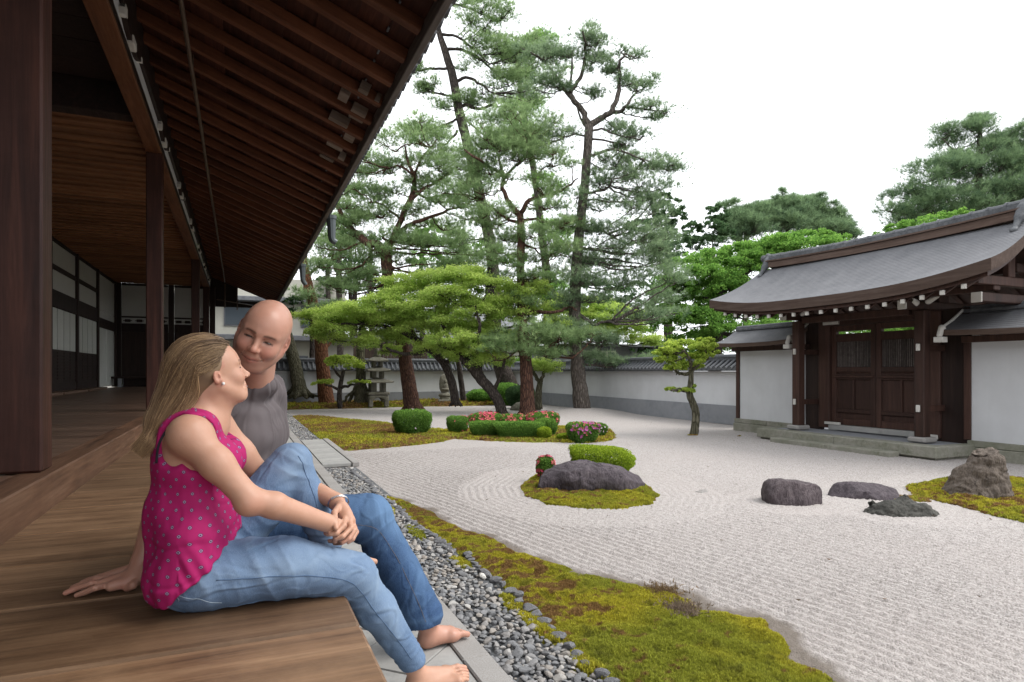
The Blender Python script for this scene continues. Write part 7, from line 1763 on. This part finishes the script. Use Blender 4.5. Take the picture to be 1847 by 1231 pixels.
def sdisp(V,N):
    n = fbm(V*np.array([7,7,4.5])+vnoise(V*4,2)[:,None]*.8,3,41)
    dg = np.sin((V[:,2]*.8-(V[:,0]*.5-V[:,1]*.4))*70+3.2*vnoise(V*6,6))*.006
    dg2 = np.sin((V[:,2]*1.0+V[:,1]*.9)*48+3*vnoise(V*5,9))*.005*np.clip((.9-V[:,2])/.2,0,1)
    return .007*n+dg*.45+dg2*.6+crease(V,(15,15,3.5),66,.0034)+crease(V,(24,24,7),67,.0014)
finish('t_shirt', SF, MAT['tshirt'], man, MO, 2, sdisp)
m = MB(); cc=np.array((.060,2.600,1.196)); m.tube([cc-np.array(MO)+np.array((math.cos(t)*.060,math.sin(t)*.064,.012*math.sin(t)-.002)) for t in np.linspace(0,2*math.pi,33)],.006,6,False); m.build('collar',MAT['tshirt'],man,True)
KF = Field((-.16,2.38,.08),(.90,3.0,.78),.0042)
KF.ell((.045,2.68,.585),(.15,.185,.115),None,.03)
KF.chain([(.03,2.60,.575),(.27,2.60,.60),(.485,2.60,.612)],[.105,.100,.088],.03,kk=.02); KF.ell((.495,2.60,.60),(.088,.082,.085),None,.02)
KF.chain([(.50,2.60,.585),(.595,2.58,.40),(.700,2.56,.185)],[.086,.086,.088],.02,kk=.02)
KF.chain([(.04,2.78,.565),(.28,2.80,.565),(.08,2.55,.55)],[.10,.085,.065],.03)
KF.ell((.735,2.55,.10),(.11,.11,.062),Matrix.Rotation(.45,3,'Y'),.004,'sub')
def kdisp(V,N):
    d = .005*fbm(V*9,3,51)+crease(V,(12,12,7),68,.0032)+crease(V,(24,24,14),69,.0012)
    d += fold_rings(V,(.46,2.56,.54),(.4,0,-.9),.10,95,.010,1)+fold_rings(V,(.58,2.55,.40),(.75,.2,-.6),.13,60,.006,2)+fold_rings(V,(.70,2.55,.21),(.4,0,-.9),.08,120,.005,3)+fold_rings(V,(.30,2.56,.56),(.9,0,.2),.12,70,.005,4)
    return d
def kcol(V,c):
    n = fbm(V*10,3,35)
    sh = np.exp(-(((V[:,1]-2.56)/.07)**2))*np.exp(-(((V[:,0]-.28)/.18)**2))*(V[:,2]>.6)
    kn = np.exp(-(((V-np.array((.55,2.58,.62)))/np.array((.12,.12,.09)))**2).sum(1)); sn = np.exp(-(((V[:,0]-(.70-(V[:,2]-.35)*.45))/.06)**2))*np.clip((V[:,2]-.2)/.2,0,1)*(V[:,0]>.5)
    hem = np.exp(-((V[:,2]-.19)/.012)**2)*.25
    c[:,0] = np.clip(.5*sh+.6*kn+.35*sn+.15*n+hem+np.clip(kdisp(V,None)*40,0,.25),0,.75)
finish('jeans', KF, MAT['jeans_m'], man, MO, 1, kdisp, kcol)
seam('side_seam',[(.42,2.508,.60),(.50,2.510,.575),(.56,2.500,.49),(.62,2.490,.37),(.67,2.478,.25),(.69,2.475,.19)],.0010,MAT['thread_m'],man,MO)
